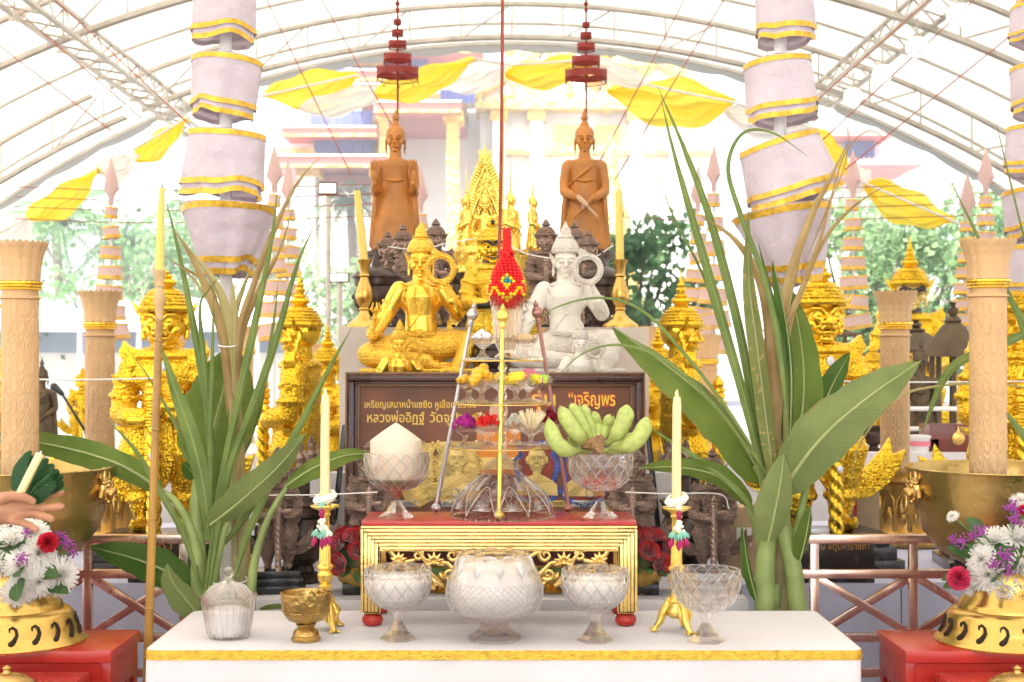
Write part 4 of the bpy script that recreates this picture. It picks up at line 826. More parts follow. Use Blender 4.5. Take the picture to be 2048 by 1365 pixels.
# ---- red tiered parasols over the wooden Buddhas
R_PAR = mat('red_filigree', (.27, .02, .01), .5, var=.15, vs=20)
def parasol(px, Y, pole_foot, tiers, label):
    t = thing('tiered_parasol', label, 'parasol', (X(px, Y), Y, Zp(pole_foot, Y)), group='red tiered parasols'); k = m_px(1, Y); zz = lambda py: (pole_foot - py) * k
    MB().tube([(0, 0, ZB - t.location.z), (0, 0, 0), (.5 * k, 0, zz(200)), (0, 0, zz(-70))], [2.3 * k, 2.3 * k, 2 * k, 1.5 * k], 8).build('pole', R_PAR, t)
    for (py, hw, hh) in tiers:
        mb = MB(); n = 48
        mb.lathe([(hw * k, zz(py + hh * .35)), (hw * k, zz(py - hh * .35))], n, cap=False); mb.lathe([((hw - 1.2) * k, zz(py - hh * .35)), ((hw - 1.2) * k, zz(py + hh * .35))], n, cap=False)
        for a in range(n):
            c_, s_ = math.cos(2 * PI * a / n), math.sin(2 * PI * a / n); r_ = (hw - .6) * k
            mb.tube([(r_ * c_, r_ * s_, zz(py - hh * .35)), (r_ * c_, r_ * s_, zz(py - hh * .62))], [.9 * k, .3 * k], 4)
            a2 = 2 * PI * (a + 1) / n
            mb.tube([(r_ * c_, r_ * s_, zz(py + hh * .35)), (r_ * math.cos(a2), r_ * math.sin(a2), zz(py + hh * .75))], .4 * k, 4); mb.tube([(r_ * math.cos(a2), r_ * math.sin(a2), zz(py + hh * .35)), (r_ * c_, r_ * s_, zz(py + hh * .75))], .4 * k, 4)
        mb.tube([((hw - .6) * k * math.cos(2 * PI * a / 24), (hw - .6) * k * math.sin(2 * PI * a / 24), zz(py + hh * .78)) for a in range(25)], .8 * k, 5)
        for a in range(4): mb.tube([(0, 0, zz(py)), (hw * k * math.cos(a * PI / 2), hw * k * math.sin(a * PI / 2), zz(py))], .7 * k, 4)
        if hw > 35:
            for a in range(8): mb.ell((hw * k * math.cos(a * PI / 4), hw * k * math.sin(a * PI / 4), zz(py + hh * 1.05)), (1.3 * k, 1.3 * k, 2.6 * k), 6)
        mb.build('tier', R_PAR, t)
    f = MB()
    for (py, hw, hh) in ((20, 4, 9), (8, 5, 8), (-8, 4, 10)): f.lathe([(.5 * k, zz(py + hh)), (hw * k, zz(py)), (.5 * k, zz(py - hh))], 10)
    f.build('finial', R_PAR, t)
parasol(795, 6.5, 505, [(146, 42, 19), (117, 28, 15), (89, 18, 11), (66, 11.5, 8.5), (44, 7.5, 7)], 'red filigree tiered parasol above the left wooden Buddha')
parasol(1172, 6.5, 505, [(151, 42, 19), (122, 28, 15), (94, 18, 11), (71, 11.5, 8.5), (50, 7.5, 7)], 'red filigree tiered parasol above the right wooden Buddha')
# ================================================================ front table
TZ = .746; tx0, tx1, ty0, ty1 = X(290, 3.6), X(1725, 3.6), 3.6, 4.158
t = thing('front_table', 'long front table under a white cloth with gold braid edge', 'table', ((tx0 + tx1) / 2, (ty0 + ty1) / 2, 0)); a, b = (tx1 - tx0) / 2, (ty1 - ty0) / 2
MB().box((0, 0, TZ / 2 - .006), (2 * a - .04, 2 * b - .04, TZ - .012)).build('core', WHITE, t)
cr = .02; per = []
for (sx, sy, a0) in ((1, -1, -90), (1, 1, 0), (-1, 1, 90), (-1, -1, 180)):
    for q in range(5): th = R(a0 + 22.5 * q); per.append((sx * (a - cr) + cr * math.cos(th), sy * (b - cr) + cr * math.sin(th), math.cos(th), math.sin(th)))
pp = []
for i in range(len(per)):
    p, q = per[i], per[(i + 1) % len(per)]; d = math.hypot(q[0] - p[0], q[1] - p[1]); n = max(1, int(d / .03))
    for k in range(n): u = k / n; pp.append(tuple(p[j] + (q[j] - p[j]) * u for j in range(4)))
L = len(pp)
def side(off, z0, z1, fold):
    def fn(u, v):
        i = int(round(u * L)) % L; x, y, nx, ny = pp[i]; w_ = (.55 * math.sin(i * .31) + .45 * math.sin(i * .83 + 1)) * fold * v ** .8
        return (x + nx * (off + w_), y + ny * (off + w_), z0 + (z1 - z0) * v)
    return fn
MB().grid(side(0, TZ, .02, .022), L, 14).build('drape', LINEN, t)
mb = MB().grid(side(.003, TZ - .001, TZ - .026, .0), L, 3); mb.build('gold_braid', TRIM, t)
MB().grid(side(.0045, TZ - .006, TZ - .011, 0), L, 1).build('braid_ridge', TRIM, t); MB().grid(side(.0045, TZ - .016, TZ - .021, 0), L, 1).build('braid_ridge', TRIM, t)
mb = MB(); mb.add([(x, y, TZ) for x, y, _, _ in pp], [tuple(range(L))]); mb.build('cloth_top', LINEN, t)
def tz(py): return (CZ - TZ) * F / (py - HY)          # depth on the table top seen at row py
# ---- gilded pedestal
PX0, PX1, PY0, PY1, PZ = X(721, 3.9), X(1275, 3.9), 3.9, 4.15, Zp(1043, 3.9)
t = thing('gilded_pedestal', 'low gilded wooden offering table with carved lotus apron and red ball feet', 'table', ((PX0 + PX1) / 2, (PY0 + PY1) / 2, TZ)); hw, hd, hz = (PX1 - PX0) / 2, (PY1 - PY0) / 2, PZ - TZ; k = m_px(1, 3.9)
MB().box((0, 0, hz - .008), (2 * hw - .004, 2 * hd - .004, .016)).build('top_board', RED_L, t, bevel=.002)
zb = 27 * k
for sy in (-1, 1):
    for i in range(7):
        o = .004 + i * .0098; yy = sy * (hd - .006)
        mb = MB(); w_ = .0096 if i else .008
        pts = [(-hw + o, zb), (-hw + o, hz - .017 - o + .004), (hw - o, hz - .017 - o + .004), (hw - o, zb)] if i < 5 else [(-hw + o, hz - .06), (-hw + o, hz - .017 - o + .004), (hw - o, hz - .017 - o + .004), (hw - o, hz - .06)]
        for (p, q) in ((0, 1), (1, 2), (2, 3)):
            A, B = pts[p], pts[q]
            if p == 1: mb.box(((A[0] + B[0]) / 2, yy, A[1]), (B[0] - A[0] + w_, .012, w_))
            else: mb.box((A[0], yy, (A[1] + B[1]) / 2), (w_, .012, abs(B[1] - A[1]) - w_))
        mb.build('moulding', LEAFG, t, bevel=.0034)
    mb = MB(); yy = sy * (hd - .014); mb.box((0, yy, hz - .05), (2 * hw - .01, .012, .066)); mb.box((-hw + .028, yy, (hz + zb) / 2 - .03), (.046, .012, hz - zb - .062)); mb.box((hw - .028, yy, (hz + zb) / 2 - .03), (.046, .012, hz - zb - .062)); mb.build('frame_board', LEAFG, t)
for sx in (-1, 1):
    mb = MB(); mb.box((sx * (hw - .006), 0, hz - .05), (.01, 2 * hd - .03, .064)); mb.build('side_rail', LEAFG, t)
    for sy in (-1, 1):
        MB().lathe([(.012, 0), (.024, .004), (.0295, .013), (.0295, .02), (.024, .03), (.016, .0345)], 24, c=(sx * (hw - .03), sy * (hd - .03), 0)).build('ball_foot', RED_L, t)
        MB().box((sx * (hw - .03), sy * (hd - .03), (zb + hz) / 2 - .01), (.044, .044, hz - zb - .02)).build('leg', LEAFG, t)
MB().box((0, hd - .024, hz - .105), (2 * hw - .09, .006, .1)).build('back_panel', mat('dark_red_lacquer', (.12, .015, .01), .5), t)
# carved apron
U = lambda px, py: (X(px, 3.9) - t.location.x, -hd + .012, Zp(py, 3.9) - TZ)
def scroll(c0, r0, turns, s0, sgn, n=18): return [(c0[0] + sgn * r0 * (1 - .75 * i / n) * math.cos(s0 + sgn * 0 + turns * 2 * PI * i / n), c0[1], c0[2] + r0 * (1 - .75 * i / n) * math.sin(s0 + turns * 2 * PI * i / n)) for i in range(n + 1)]
for sg in (-1, 1):
    M_ = lambda px, py: U(998 + sg * (998 - px), py)
    ap = MB()
    for (cx, cy, r, s0) in ((835, 1112, 12, 1), (905, 1112, 13, 2.4), (900, 1150, 12, 4), (870, 1168, 10, 5), (938, 1128, 11, 3), (960, 1112, 10, 1)):
        ap.tube(scroll(M_(cx, cy), r * k, 1.15, s0, sg), [5 * k * (1 - .5 * i / 18) for i in range(19)], 8, rnd=True)
    for pts in ([(778, 1102), (800, 1130), (830, 1146), (862, 1160), (885, 1172)], [(835, 1102), (850, 1122), (858, 1145), (880, 1165)], [(905, 1100), (925, 1108), (945, 1120), (975, 1125), (998, 1118)], [(862, 1120), (895, 1128), (915, 1148), (940, 1150), (960, 1135)], [(778, 1138), (800, 1128), (826, 1122)]):
        ap.tube([M_(*p) for p in pts], [4.6 * k] * len(pts), 8, rnd=True)
    for (cx, cy, s) in ((797, 1122, 17), (868, 1125, 21)):
        c = Vector(M_(cx, cy))
        for a_ in range(7):
            th = R(-20 + 220 * a_ / 6); e = c + Vector((math.cos(th), -.25, math.sin(th))) * s * k
            ap.tube([c, c.lerp(e, .5) + Vector((0, -.003, 0)), e], [3 * k, 5 * k, .8 * k], 8, rnd=True)
        ap.ell(c + Vector((0, -.006, -2 * k)), (5 * k, 4 * k, 4 * k), 10)
    for (cx, cy, a_) in ((880, 1148, 300), (872, 1160, 250), (815, 1142, 280), (905, 1165, 320), (850, 1145, 230)):
        c = Vector(M_(cx, cy)); e = c + Vector((sg * -math.cos(R(a_)), -.2, math.sin(R(a_)))) * 14 * k; ap.tube([c, c.lerp(e, .5), e], [2.5 * k, 4.5 * k, .8 * k], 8, rnd=True)
    ap.build('carved_apron', LEAFG, t)
MB().lathe([(2 * k, -10 * k), (9 * k, -5 * k), (10 * k, 2 * k), (5 * k, 9 * k), (1 * k, 12 * k)], 14, c=U(998, 1108)).build('apron_boss', LEAFG, t)

# ================================================================ crystal
def cut_bowl(mb, prof, n=16, wall=.004, push=.0025):
    """diamond-cut outer wall over prof rows (r,z), smooth inside"""
    k = len(prof); o = []
    for j, (r, z) in enumerate(prof):
        o.append([(r * math.cos(2 * PI * (i + .5 * (j % 2)) / n), r * math.sin(2 * PI * (i + .5 * (j % 2)) / n), z) for i in range(n)])
    vs_ = [p for row in o for p in row]; fs = []
    I = lambda j, i: j * n + i % n
    for j in range(k - 2):
        for i in range(n):
            lo = I(j, i); hi = I(j + 2, i); le = I(j + 1, i - 1 if j % 2 == 0 else i); ri = I(j + 1, i if j % 2 == 0 else i + 1)
            c = sum((Vector(vs_[q]) for q in (lo, hi, le, ri)), Vector()) / 4; nn = Vector((c.x, c.y, 0)).normalized(); vs_.append(tuple(c + nn * push)); m = len(vs_) - 1
            fs += [(lo, ri, m), (ri, hi, m), (hi, le, m), (le, lo, m)]
    for i in range(n):
        fs.append((I(0, i), I(0, i + 1), I(1, i))); j = k - 1
        if j % 2 == 0: fs.append((I(j, i), I(j - 1, i), I(j, i + 1)))
        else: fs.append((I(j, i), I(j - 1, i + 1), I(j, i + 1)))
    mb.add(vs_, fs); cut = MB()
    for j in range(k - 1):
        for i in range(n):
            A = Vector(vs_[I(j, i)]) 
            for q in ((i, i - 1) if j % 2 == 0 else (i, i + 1)):
                B_ = Vector(vs_[I(j + 1, q)]); cut.tube([A, (A + B_) / 2, B_], .0011, 4)
    # lip and inside
    R1, z1 = prof[-1]; ins = [(R1 - wall, z1)] + [(max(.004, r - wall), z + .5 * wall) for r, z in prof[-2::-1]] + [(.003, prof[0][1] + wall)]
    mb.lathe([(R1, z1), (R1 - wall * .5, z1 + .0015), (R1 - wall, z1)], 32, cap=False); mb.lathe(ins, 32, cap=False); return cut
def coupe_mesh(name, label, px, Y, zb, hwpx, hpx):
    t = thing(name, label, 'glass bowl', (X(px, Y), Y, zb), group='footed crystal bowls'); r = m_px(hwpx, Y); h = m_px(hpx, Y)
    mb = MB(); z0 = h * .42
    cut = cut_bowl(mb, [(r * .3, z0), (r * .62, z0 + h * .06), (r * .84, z0 + h * .15), (r * .96, z0 + h * .26), (r, z0 + h * .38), (r * 1.0, z0 + h * .5), (r * .985, z0 + h * .58)], 16, .0045, r * .05); o = mb.build('bowl', GLASS, t, flatshade=True); cut.build('cut_lines', CUT, o)
    st = MB(); st.lathe([(r * .3, z0 + .002), (r * .24, z0 - h * .02), (r * .14, z0 - h * .12), (r * .13, z0 - h * .16), (r * .2, z0 - h * .22), (r * .36, z0 - h * .33)], 8, cap=True); st.build('stem', GLASSC, t, flatshade=True)
    ft = MB(); ft.lathe([(r * .34, z0 - h * .325), (r * .5, z0 - h * .4), (r * .52, .002), (r * .5, 0), (r * .2, .006)], 12, lambda th, j, rr, z: rr * (1 + .07 * math.cos(6 * th)), cap=True); ft.build('foot', GLASSC, t, flatshade=True)
    return t, r, h, z0
RICE = mat('white_rice', (.86, .82, .78), .7, var=.06, vs=200, bump=.9, bs=500, dist=.002)
def fill(label, name, cat, loc, prof, m, grains=0, gr=None):
    t = thing(name, label, cat, loc); MB().lathe(prof, 32, lambda th, j, r, z: r * (1 + .012 * math.sin(5 * th + 40 * z))).build('heap', m, t)
    if grains:
        g = MB(); r0, zt = prof[-3][0], prof[-1][1]; q = random.Random(grains)
        for i in range(grains):
            a_, rr = q.random() * 2 * PI, math.sqrt(q.random()) * r0 * .98; z = zt - (zt - prof[-3][1]) * (rr / r0) ** 2
            d = Vector((q.gauss(0, 1), q.gauss(0, 1), q.gauss(0, .4))).normalized() * gr; c = Vector((rr * math.cos(a_), rr * math.sin(a_), z)); g.tube([c - d, c, c + d], [gr * .15, gr * .4, gr * .15], 5)
        g.build('grains', m, t)
    return t
for px, py, lab, w_ in ((796, 1288, 'footed crystal bowl of rice before the left pedestal foot', 67), (1190, 1291, 'footed crystal bowl of rice before the right pedestal foot', 67), (1412, 1292, 'footed empty crystal bowl near the right candle', 69)):
    Y = tz(py - 8); t, r, h, z0 = coupe_mesh('crystal_bowl', lab, px, Y, TZ + .001, w_, 144)
    if 'empty' not in lab:
        fill('white rice filling the ' + ('left' if px < 1000 else 'right') + ' front crystal bowl', 'rice', 'rice', (t.location.x, Y, TZ + .001), [(r * .3, z0 + .008), (r * .6, z0 + h * .09), (r * .8, z0 + h * .17), (r * .9, z0 + h * .27), (r * .93, z0 + h * .37), (r * .9, z0 + h * .4), (r * .5, z0 + h * .42), (.002, z0 + h * .43)], RICE, 500, .003)
tc_, r, h, z0 = coupe_mesh('crystal_bowl', 'footed crystal bowl holding the coconut on the pedestal', 793, 3.985, PZ, 65, 130)
COCO = mat('peeled_coconut', (.76, .62, .48), .6, var=.04, vs=20, bump=.3, bs=60, bt='wood', dist=.003); COCG = mat('coconut_green_base', (.2, .2, .08), .6, var=.3, vs=20)
kk = m_px(1, 3.985); t = thing('coconut', 'trimmed young coconut with pointed top in a crystal bowl', 'coconut', (X(792, 3.985), 3.985, PZ + z0 + .006))
MB().lathe([(51 * kk, 0 * kk + .03), (51.5 * kk, 60 * kk), (51.5 * kk, 95 * kk - z0 * 0), (50 * kk, 97 * kk), (26 * kk, 115 * kk), (2 * kk, 131 * kk)], 40).build('husk', COCO, t)
MB().lathe([(12 * kk, .004), (30 * kk, .006), (44 * kk, .018), (50 * kk, .032)], 32).build('green_base', COCG, t)
tb_, r, h, z0 = coupe_mesh('crystal_bowl', 'footed crystal bowl holding the green bananas on the pedestal', 1201, 3.985, PZ, 65, 130)
BANA = mat('green_banana_skin', (.46, .54, .15), .5, var=.12, vs=70, bump=.06, bs=30); BSTEM = mat('banana_cut_stem', (.35, .2, .09), .8, var=.3, vs=60, bump=.6, bs=90)
t = thing('banana_bunch', 'bunch of green bananas lying in the right crystal bowl', 'bananas', (X(1200, 3.97), 3.97, Zp(905, 3.97))); L0 = t.location.copy()
def bn(px, py, Y=3.97): return at(px, py, Y) - L0
for (tp_, md, rt, dy, rad) in (((1097, 840), (1120, 892), (1166, 899), -.05, 18), ((1121, 815), (1148, 862), (1180, 890), -.03, 18), ((1142, 808), (1165, 852), (1186, 886), 0, 15), ((1164, 811), (1180, 850), (1190, 884), .02, 14), ((1184, 826), (1197, 856), (1195, 882), .03, 14),
     ((1224, 832), (1213, 860), (1204, 884), .03, 14), ((1253, 812), (1240, 856), (1212, 888), -.02, 20), ((1291, 836), (1266, 882), (1222, 897), -.045, 19), ((1135, 880), (1160, 902), (1185, 900), .05, 16), ((1270, 870), (1240, 900), (1210, 900), .05, 16)):
    A, B_, C_ = bn(*tp_), bn(*md), bn(*rt); q = MB(); n = 12; pts = []; rr = []
    for i in range(n + 1):
        u = i / n; p = A * (1 - u) ** 2 + (B_ * 2 - (A + C_) * .5) * 2 * u * (1 - u) + C_ * u * u; p.y += dy * (1 - abs(2 * u - 1) ** 2) + dy * (1 - u) * .6; pts.append(p)
        w_ = min(1, .3 + u * 6) if u < .2 else (1 if u < .62 else max(.34, 1 - (u - .62) * 2.4)); rr.append(rad * .87 * kk * w_)
    q.tube(pts, rr, 6 if False else 10); o = q.build('banana', BANA, t, sharp=60)
    MB().tube([pts[0] - (pts[1] - pts[0]) * .5, pts[0] + (pts[1] - pts[0]) * .2], [.0025, .005], 6).build('tip', BSTEM, o)
MB().tube([bn(1170, 890) + Vector((0, -.02, 0)), bn(1195, 884) + Vector((0, -.055, 0)), bn(1198, 902) + Vector((0, -.06, 0))], [.014, .026, .008], 9, rnd=True).build('cut_stem', BSTEM, t)
REDB = mat('red_offering', (.75, .05, .04), .5)
for side_, cpx in (('left', 793), ('right', 1201)):
    t = thing('red_petals', f'red petals in the bottom of the {side_} pedestal bowl', 'petals', (X(cpx, 3.985), 3.985, PZ + z0 + .012)); q = random.Random(cpx); mb = MB()
    for i in range(26): a_ = q.random() * 6.28; rr = .02 + .03 * q.random(); mb.ell((rr * math.cos(a_), rr * math.sin(a_), .004 + .012 * q.random() + max(0, rr - .035) * .6), (.009, .006, .003), 7, rot=Matrix.Rotation(q.random() * 6, 3, (q.random(), q.random(), q.random() + .1)))
    mb.build('petal_heap', REDB, t)
# ---- big centre bowl
Yc = tz(1280); t = thing('crystal_punch_bowl', 'large round crystal bowl of white rice in the front centre', 'glass bowl', (X(989, Yc), Yc, TZ + .001)); k = m_px(1, Yc)
pf = [(30, 40), (62, 45), (88, 62), (97, 86), (97, 104), (92, 122), (83, 144), (74, 162), (72, 170)]
rd = lambda th, j, r, z: r * (1 + .006 * math.cos(60 * th + z * 900) + .006 * math.cos(60 * th - z * 900))
mb = MB()
dense = []
for i in range(len(pf) - 1):
    for q in range(4): u = q / 4; dense.append(((pf[i][0] * (1 - u) + pf[i + 1][0] * u) * k, (pf[i][1] * (1 - u) + pf[i + 1][1] * u) * k))
dense.append((pf[-1][0] * k, pf[-1][1] * k))
mb.lathe(dense, 120, rd, cap=False); mb.lathe([((r - 3) * k, (z + 1) * k) for r, z in reversed(pf)], 60, cap=False)
n = 120
mb.grid(lambda u, v: ((pf[-1][0] - 3 * v) * k * math.cos(2 * PI * u), (pf[-1][0] - 3 * v) * k * math.sin(2 * PI * u), pf[-1][1] * k + .0001 + .008 * abs(math.cos(11 * PI * u)) * (1 - abs(2 * v - 1))), n, 2); o = mb.build('bowl', GLASS, t); cut = MB()
def pr_(z):
    for i in range(len(pf) - 1):
        if z <= pf[i + 1][1]: u = (z - pf[i][1]) / (pf[i + 1][1] - pf[i][1]); return pf[i][0] + (pf[i + 1][0] - pf[i][0]) * u
    return 72
for i in range(44):
    for s_ in (-1, 1): cut.tube([((pr_(z) + .6) * k * math.cos(2 * PI * i / 44 + s_ * (z - 56) * .011), (pr_(z) + .6) * k * math.sin(2 * PI * i / 44 + s_ * (z - 56) * .011), z * k) for z in range(56, 122, 8)], .5 * k, 3)
for i in range(11):
    for q in range(-4, 5): a_ = 2 * PI * (i + .5) / 11; cut.tube([((pr_(134) + .5) * k * math.cos(a_), (pr_(134) + .5) * k * math.sin(a_), 132 * k), (72.8 * k * math.cos(a_ + q * .06), 72.8 * k * math.sin(a_ + q * .06), (170 - q * q * .5) * k)], .6 * k, 3)
cut.build('cut_lines', CUT, o)
MB().lathe([(30 * k, 41 * k), (30 * k, 34 * k), (27 * k, 30 * k), (30 * k, 24 * k), (42 * k, 12 * k), (53 * k, 6 * k), (54 * k, 2 * k), (50 * k, 0), (30 * k, 6 * k), (10 * k, 20 * k)], 48).build('foot', GLASSC, t)
fill('white rice filling the large round crystal bowl', 'rice', 'rice', t.location, [(26 * k, 45 * k), (56 * k, 49 * k), (82 * k, 64 * k), (92 * k, 86 * k), (92 * k, 104 * k), (87 * k, 122 * k), (79 * k, 142 * k), (60 * k, 150 * k), (.002, 156 * k)], RICE, 900, .003)
# ---- lidded ribbed jar
Yj = tz(1276); k = m_px(1, Yj); t = thing('lidded_glass_jar', 'ribbed glass jar with round knobbed lid and white powder', 'glass jar', (X(457, Yj), Yj, TZ + .001))
rib = lambda th, j, r, z: r * (1 + .022 * abs(math.cos(12 * th)) * (1 if 4 * k < z < 70 * k else .3)); mb = MB()
mb.lathe([(30 * k, 0), (38 * k, 2 * k), (43 * k, 12 * k), (47 * k, 34 * k), (50 * k, 56 * k), (52 * k, 70 * k), (57 * k, 84 * k)], 96, lambda th, j, r, z: rib(th, j, r, z), cap=False)
mb.lathe([(54 * k, 84 * k), (48 * k, 70 * k), (46 * k, 54 * k), (43 * k, 34 * k), (39 * k, 13 * k), (33 * k, 5 * k), (2 * k, 4 * k)], 48, cap=False); mb.lathe([(2 * k, 0), (30 * k, 0)], 48, cap=False)
mb.grid(lambda u, v: ((57 - 3 * v) * k * math.cos(2 * PI * u), (57 - 3 * v) * k * math.sin(2 * PI * u), 84 * k + 9 * k * max(0, math.cos(6 * PI * u)) ** 2 * (1 - abs(2 * v - 1))), 96, 2); o = mb.build('body', GLASS, t); cut = MB()
for i in range(24): a_ = 2 * PI * (i + .5) / 24; cut.tube([(r_ * k * math.cos(a_), r_ * k * math.sin(a_), z * k) for r_, z in ((39, 3), (43.5, 12), (47.5, 34), (50.5, 56), (52.5, 70))], .7 * k, 4)
cut.build('rib_lines', CUT, o)
ld = MB(); ld.lathe([(47 * k, 74 * k), (48 * k, 77 * k), (44 * k, 90 * k), (34 * k, 101 * k), (20 * k, 108 * k), (14 * k, 111 * k), (10 * k, 116 * k), (7 * k, 120 * k)], 96, lambda th, j, r, z: r * (1 + .02 * abs(math.cos(12 * th))), cap=False)
ld.lathe([(7 * k, 118 * k), (40 * k, 88 * k), (44 * k, 74 * k)], 40, cap=False); ld.ell((0, 0, 130 * k), (11.5 * k, 11.5 * k, 11.5 * k), 20); o = ld.build('lid', GLASS, t); cut = MB()
for i in range(24): a_ = 2 * PI * (i + .5) / 24; cut.tube([(r_ * k * math.cos(a_), r_ * k * math.sin(a_), z * k) for r_, z in ((48.5, 77), (44.5, 90), (34.5, 101.5), (20.5, 108.5))], .7 * k, 4)
cut.build('rib_lines', CUT, o)
fill('white powder inside the ribbed lidded jar', 'powder', 'powder', t.location, [(30 * k, 6 * k), (37 * k, 13 * k), (41 * k, 34 * k), (44 * k, 54 * k), (40 * k, 57 * k), (20 * k, 60 * k), (.002, 60 * k)], mat('white_powder', (.85, .83, .82), .9, bump=.3, bs=60))
# ---- small chased brass bowl
Yb = tz(1282); k = m_px(1, Yb); t = thing('footed_brass_bowl', 'small chased brass bowl on a waisted foot beside the jar', 'bowl', (X(612, Yb), Yb, TZ + .001))
MB().lathe([(22 * k, 37 * k), (36 * k, 42 * k), (46 * k, 56 * k), (49 * k, 76 * k), (50 * k, 96 * k), (48 * k, 97 * k), (47 * k, 94 * k), (46 * k, 74 * k), (42 * k, 58 * k), (30 * k, 48 * k), (2 * k, 46 * k)], 48, cap=False).build('bowl', BRASS_E, t)
MB().lathe([(28 * k, 0), (29 * k, 6 * k), (26 * k, 9 * k), (27 * k, 12 * k), (24 * k, 20 * k), (16 * k, 26 * k), (19 * k, 30 * k), (21 * k, 34 * k), (18 * k, 38 * k)], 40).build('foot', BRASS_E, t)
b2 = MB()
for zz in (95, 84, 60): b2.tube([(([50, 49.6, 47][[95, 84, 60].index(zz)] + .3) * k * math.cos(a * PI / 24), ([50, 49.6, 47][[95, 84, 60].index(zz)] + .3) * k * math.sin(a * PI / 24), zz * k) for a in range(49)], 1.3 * k, 6)
b2.build('raised_rings', BRASS_E, t)
# ---- gold candlesticks with jasmine garlands
G_CS = mat('candlestick_gold', (.95, .66, .16), .3, .85, var=.1, vs=20, bump=.15, bs=40)
JAS = mat('jasmine_buds', (.88, .86, .72), .6, var=.08, vs=100); MAG = mat('magenta_buds', (.42, .01, .1), .5, var=.2, vs=60); SEA = mat('green_white_petals', (.25, .55, .42), .6, var=.2, vs=90)
def candlestick(px, py, side_):
    Y = tz(py - 14); k = m_px(1, Y); t = thing('gold_candlestick', f'ornate gold candlestick with claw feet on the {side_} of the front table', 'candlestick', (X(px, Y), Y, TZ + .001), group='ornate gold candlesticks')
    MB().lathe([(14 * k, 28 * k), (22 * k, 34 * k), (24 * k, 44 * k), (19 * k, 58 * k), (21 * k, 62 * k), (14 * k, 68 * k), (10 * k, 82 * k), (14 * k, 88 * k), (9 * k, 92 * k), (15 * k, 100 * k), (16 * k, 110 * k), (11 * k, 118 * k), (17 * k, 124 * k), (17 * k, 128 * k), (10 * k, 134 * k)], 12).build('baluster', G_CS, t, sharp=30)
    MB().lathe([(11 * k, 133 * k), (10.5 * k, 160 * k), (9 * k, 200 * k), (8.5 * k, 225 * k), (12 * k, 230 * k), (9 * k, 236 * k)], 40, lambda th, j, r, z: r * (1 + .06 * math.cos(14 * th))).build('fluted_stem', G_CS, t)
    MB().lathe([(9 * k, 234 * k), (16 * k, 240 * k), (26 * k, 244 * k), (29 * k, 247 * k), (28 * k, 249 * k), (14 * k, 246 * k), (11 * k, 250 * k), (11 * k, 262 * k), (9 * k, 262 * k)], 44, lambda th, j, r, z: r * (1 + (.04 * math.cos(16 * th) if r > 20 * k else 0))).build('drip_pan', G_CS, t)
    for a_ in range(3):
        th = R(-90 + 120 * a_ + 30); d = Vector((math.cos(th), math.sin(th), 0)); f = MB(); z = Vector((0, 0, 1))
        f.tube([d * 14 * k + z * 62 * k, d * 26 * k + z * 40 * k, d * 34 * k + z * 18 * k, d * 44 * k + z * 6 * k], [7 * k, 9 * k, 7 * k, 5 * k], 10, rnd=True); f.ell(d * 44 * k + z * 6 * k, 6 * k, 10)
        s_ = d.cross(z); f.tube([d * 40 * k + s_ * 6 * k + z * 4 * k, d * 50 * k + s_ * 8 * k + z * 3 * k], 3 * k, 6, rnd=True); f.tube([d * 40 * k - s_ * 6 * k + z * 4 * k, d * 50 * k - s_ * 8 * k + z * 3 * k], 3 * k, 6, rnd=True)
        f.tube([d * 20 * k + z * 52 * k + s_ * 10 * k, d * 30 * k + z * 36 * k + s_ * 13 * k, d * 28 * k + z * 20 * k + s_ * 8 * k], [3 * k, 4 * k, 2 * k], 7, rnd=True); f.tube([d * 20 * k + z * 52 * k - s_ * 10 * k, d * 30 * k + z * 36 * k - s_ * 13 * k, d * 28 * k + z * 20 * k - s_ * 8 * k], [3 * k, 4 * k, 2 * k], 7, rnd=True)
        f.build('claw_foot', G_CS, t)
    c = thing('table_candle', f'cream candle standing in the {side_} gold candlestick', 'candle', (X(px, Y), Y, TZ + 248 * k), group='cream candles in gold candlesticks')
    MB().tube([(0, 0, 0), (0, 0, 120 * k), (k, 0, 205 * k), (k, 0, 222 * k)], [9.5 * k, 9.2 * k, 8.8 * k, 7 * k], 18).build('wax', WAX_C, c, sharp=50); MB().tube([(k, 0, 220 * k), (0, 0, 230 * k), (2 * k, 0, 236 * k)], [4 * k, 3.5 * k, 1.5 * k], 7).build('folded_wick', WAX_C, c)
    gl = thing('flower_garland', f'white jasmine and magenta garland looped on the {side_} cream candle', 'garland', (X(px, Y), Y, TZ + 262 * k), group='jasmine garlands'); q = random.Random(px); mb = MB()
    for i in range(90):
        a_ = 2 * PI * i / 30 + q.random() * .1; ring = i // 30; rr = (17 + 3.5 * (ring == 1)) * k; z = (7 - 5 * ring + 6 * math.cos(a_ - .6)) * k
        mb.ell((rr * math.cos(a_), rr * math.sin(a_), z), (4.2 * k, 4.2 * k, 4.6 * k), 7)
    mb.build('jasmine_ring', JAS, gl); fx = -3 if px < 1000 else 2
    FY = -23 * k
    def bud(x, z, s, m, tilt=0): MB().lathe([(.6 * s * k, 0), (3.6 * s * k, -4 * s * k), (5 * s * k, -10 * s * k), (3.4 * s * k, -17 * s * k), (.3 * s * k, -23 * s * k)], 9, M=Matrix.Translation((x * k, FY, z * k)) @ Matrix.Rotation(R(tilt), 4, 'Y')).build('rose_bud', m, gl)
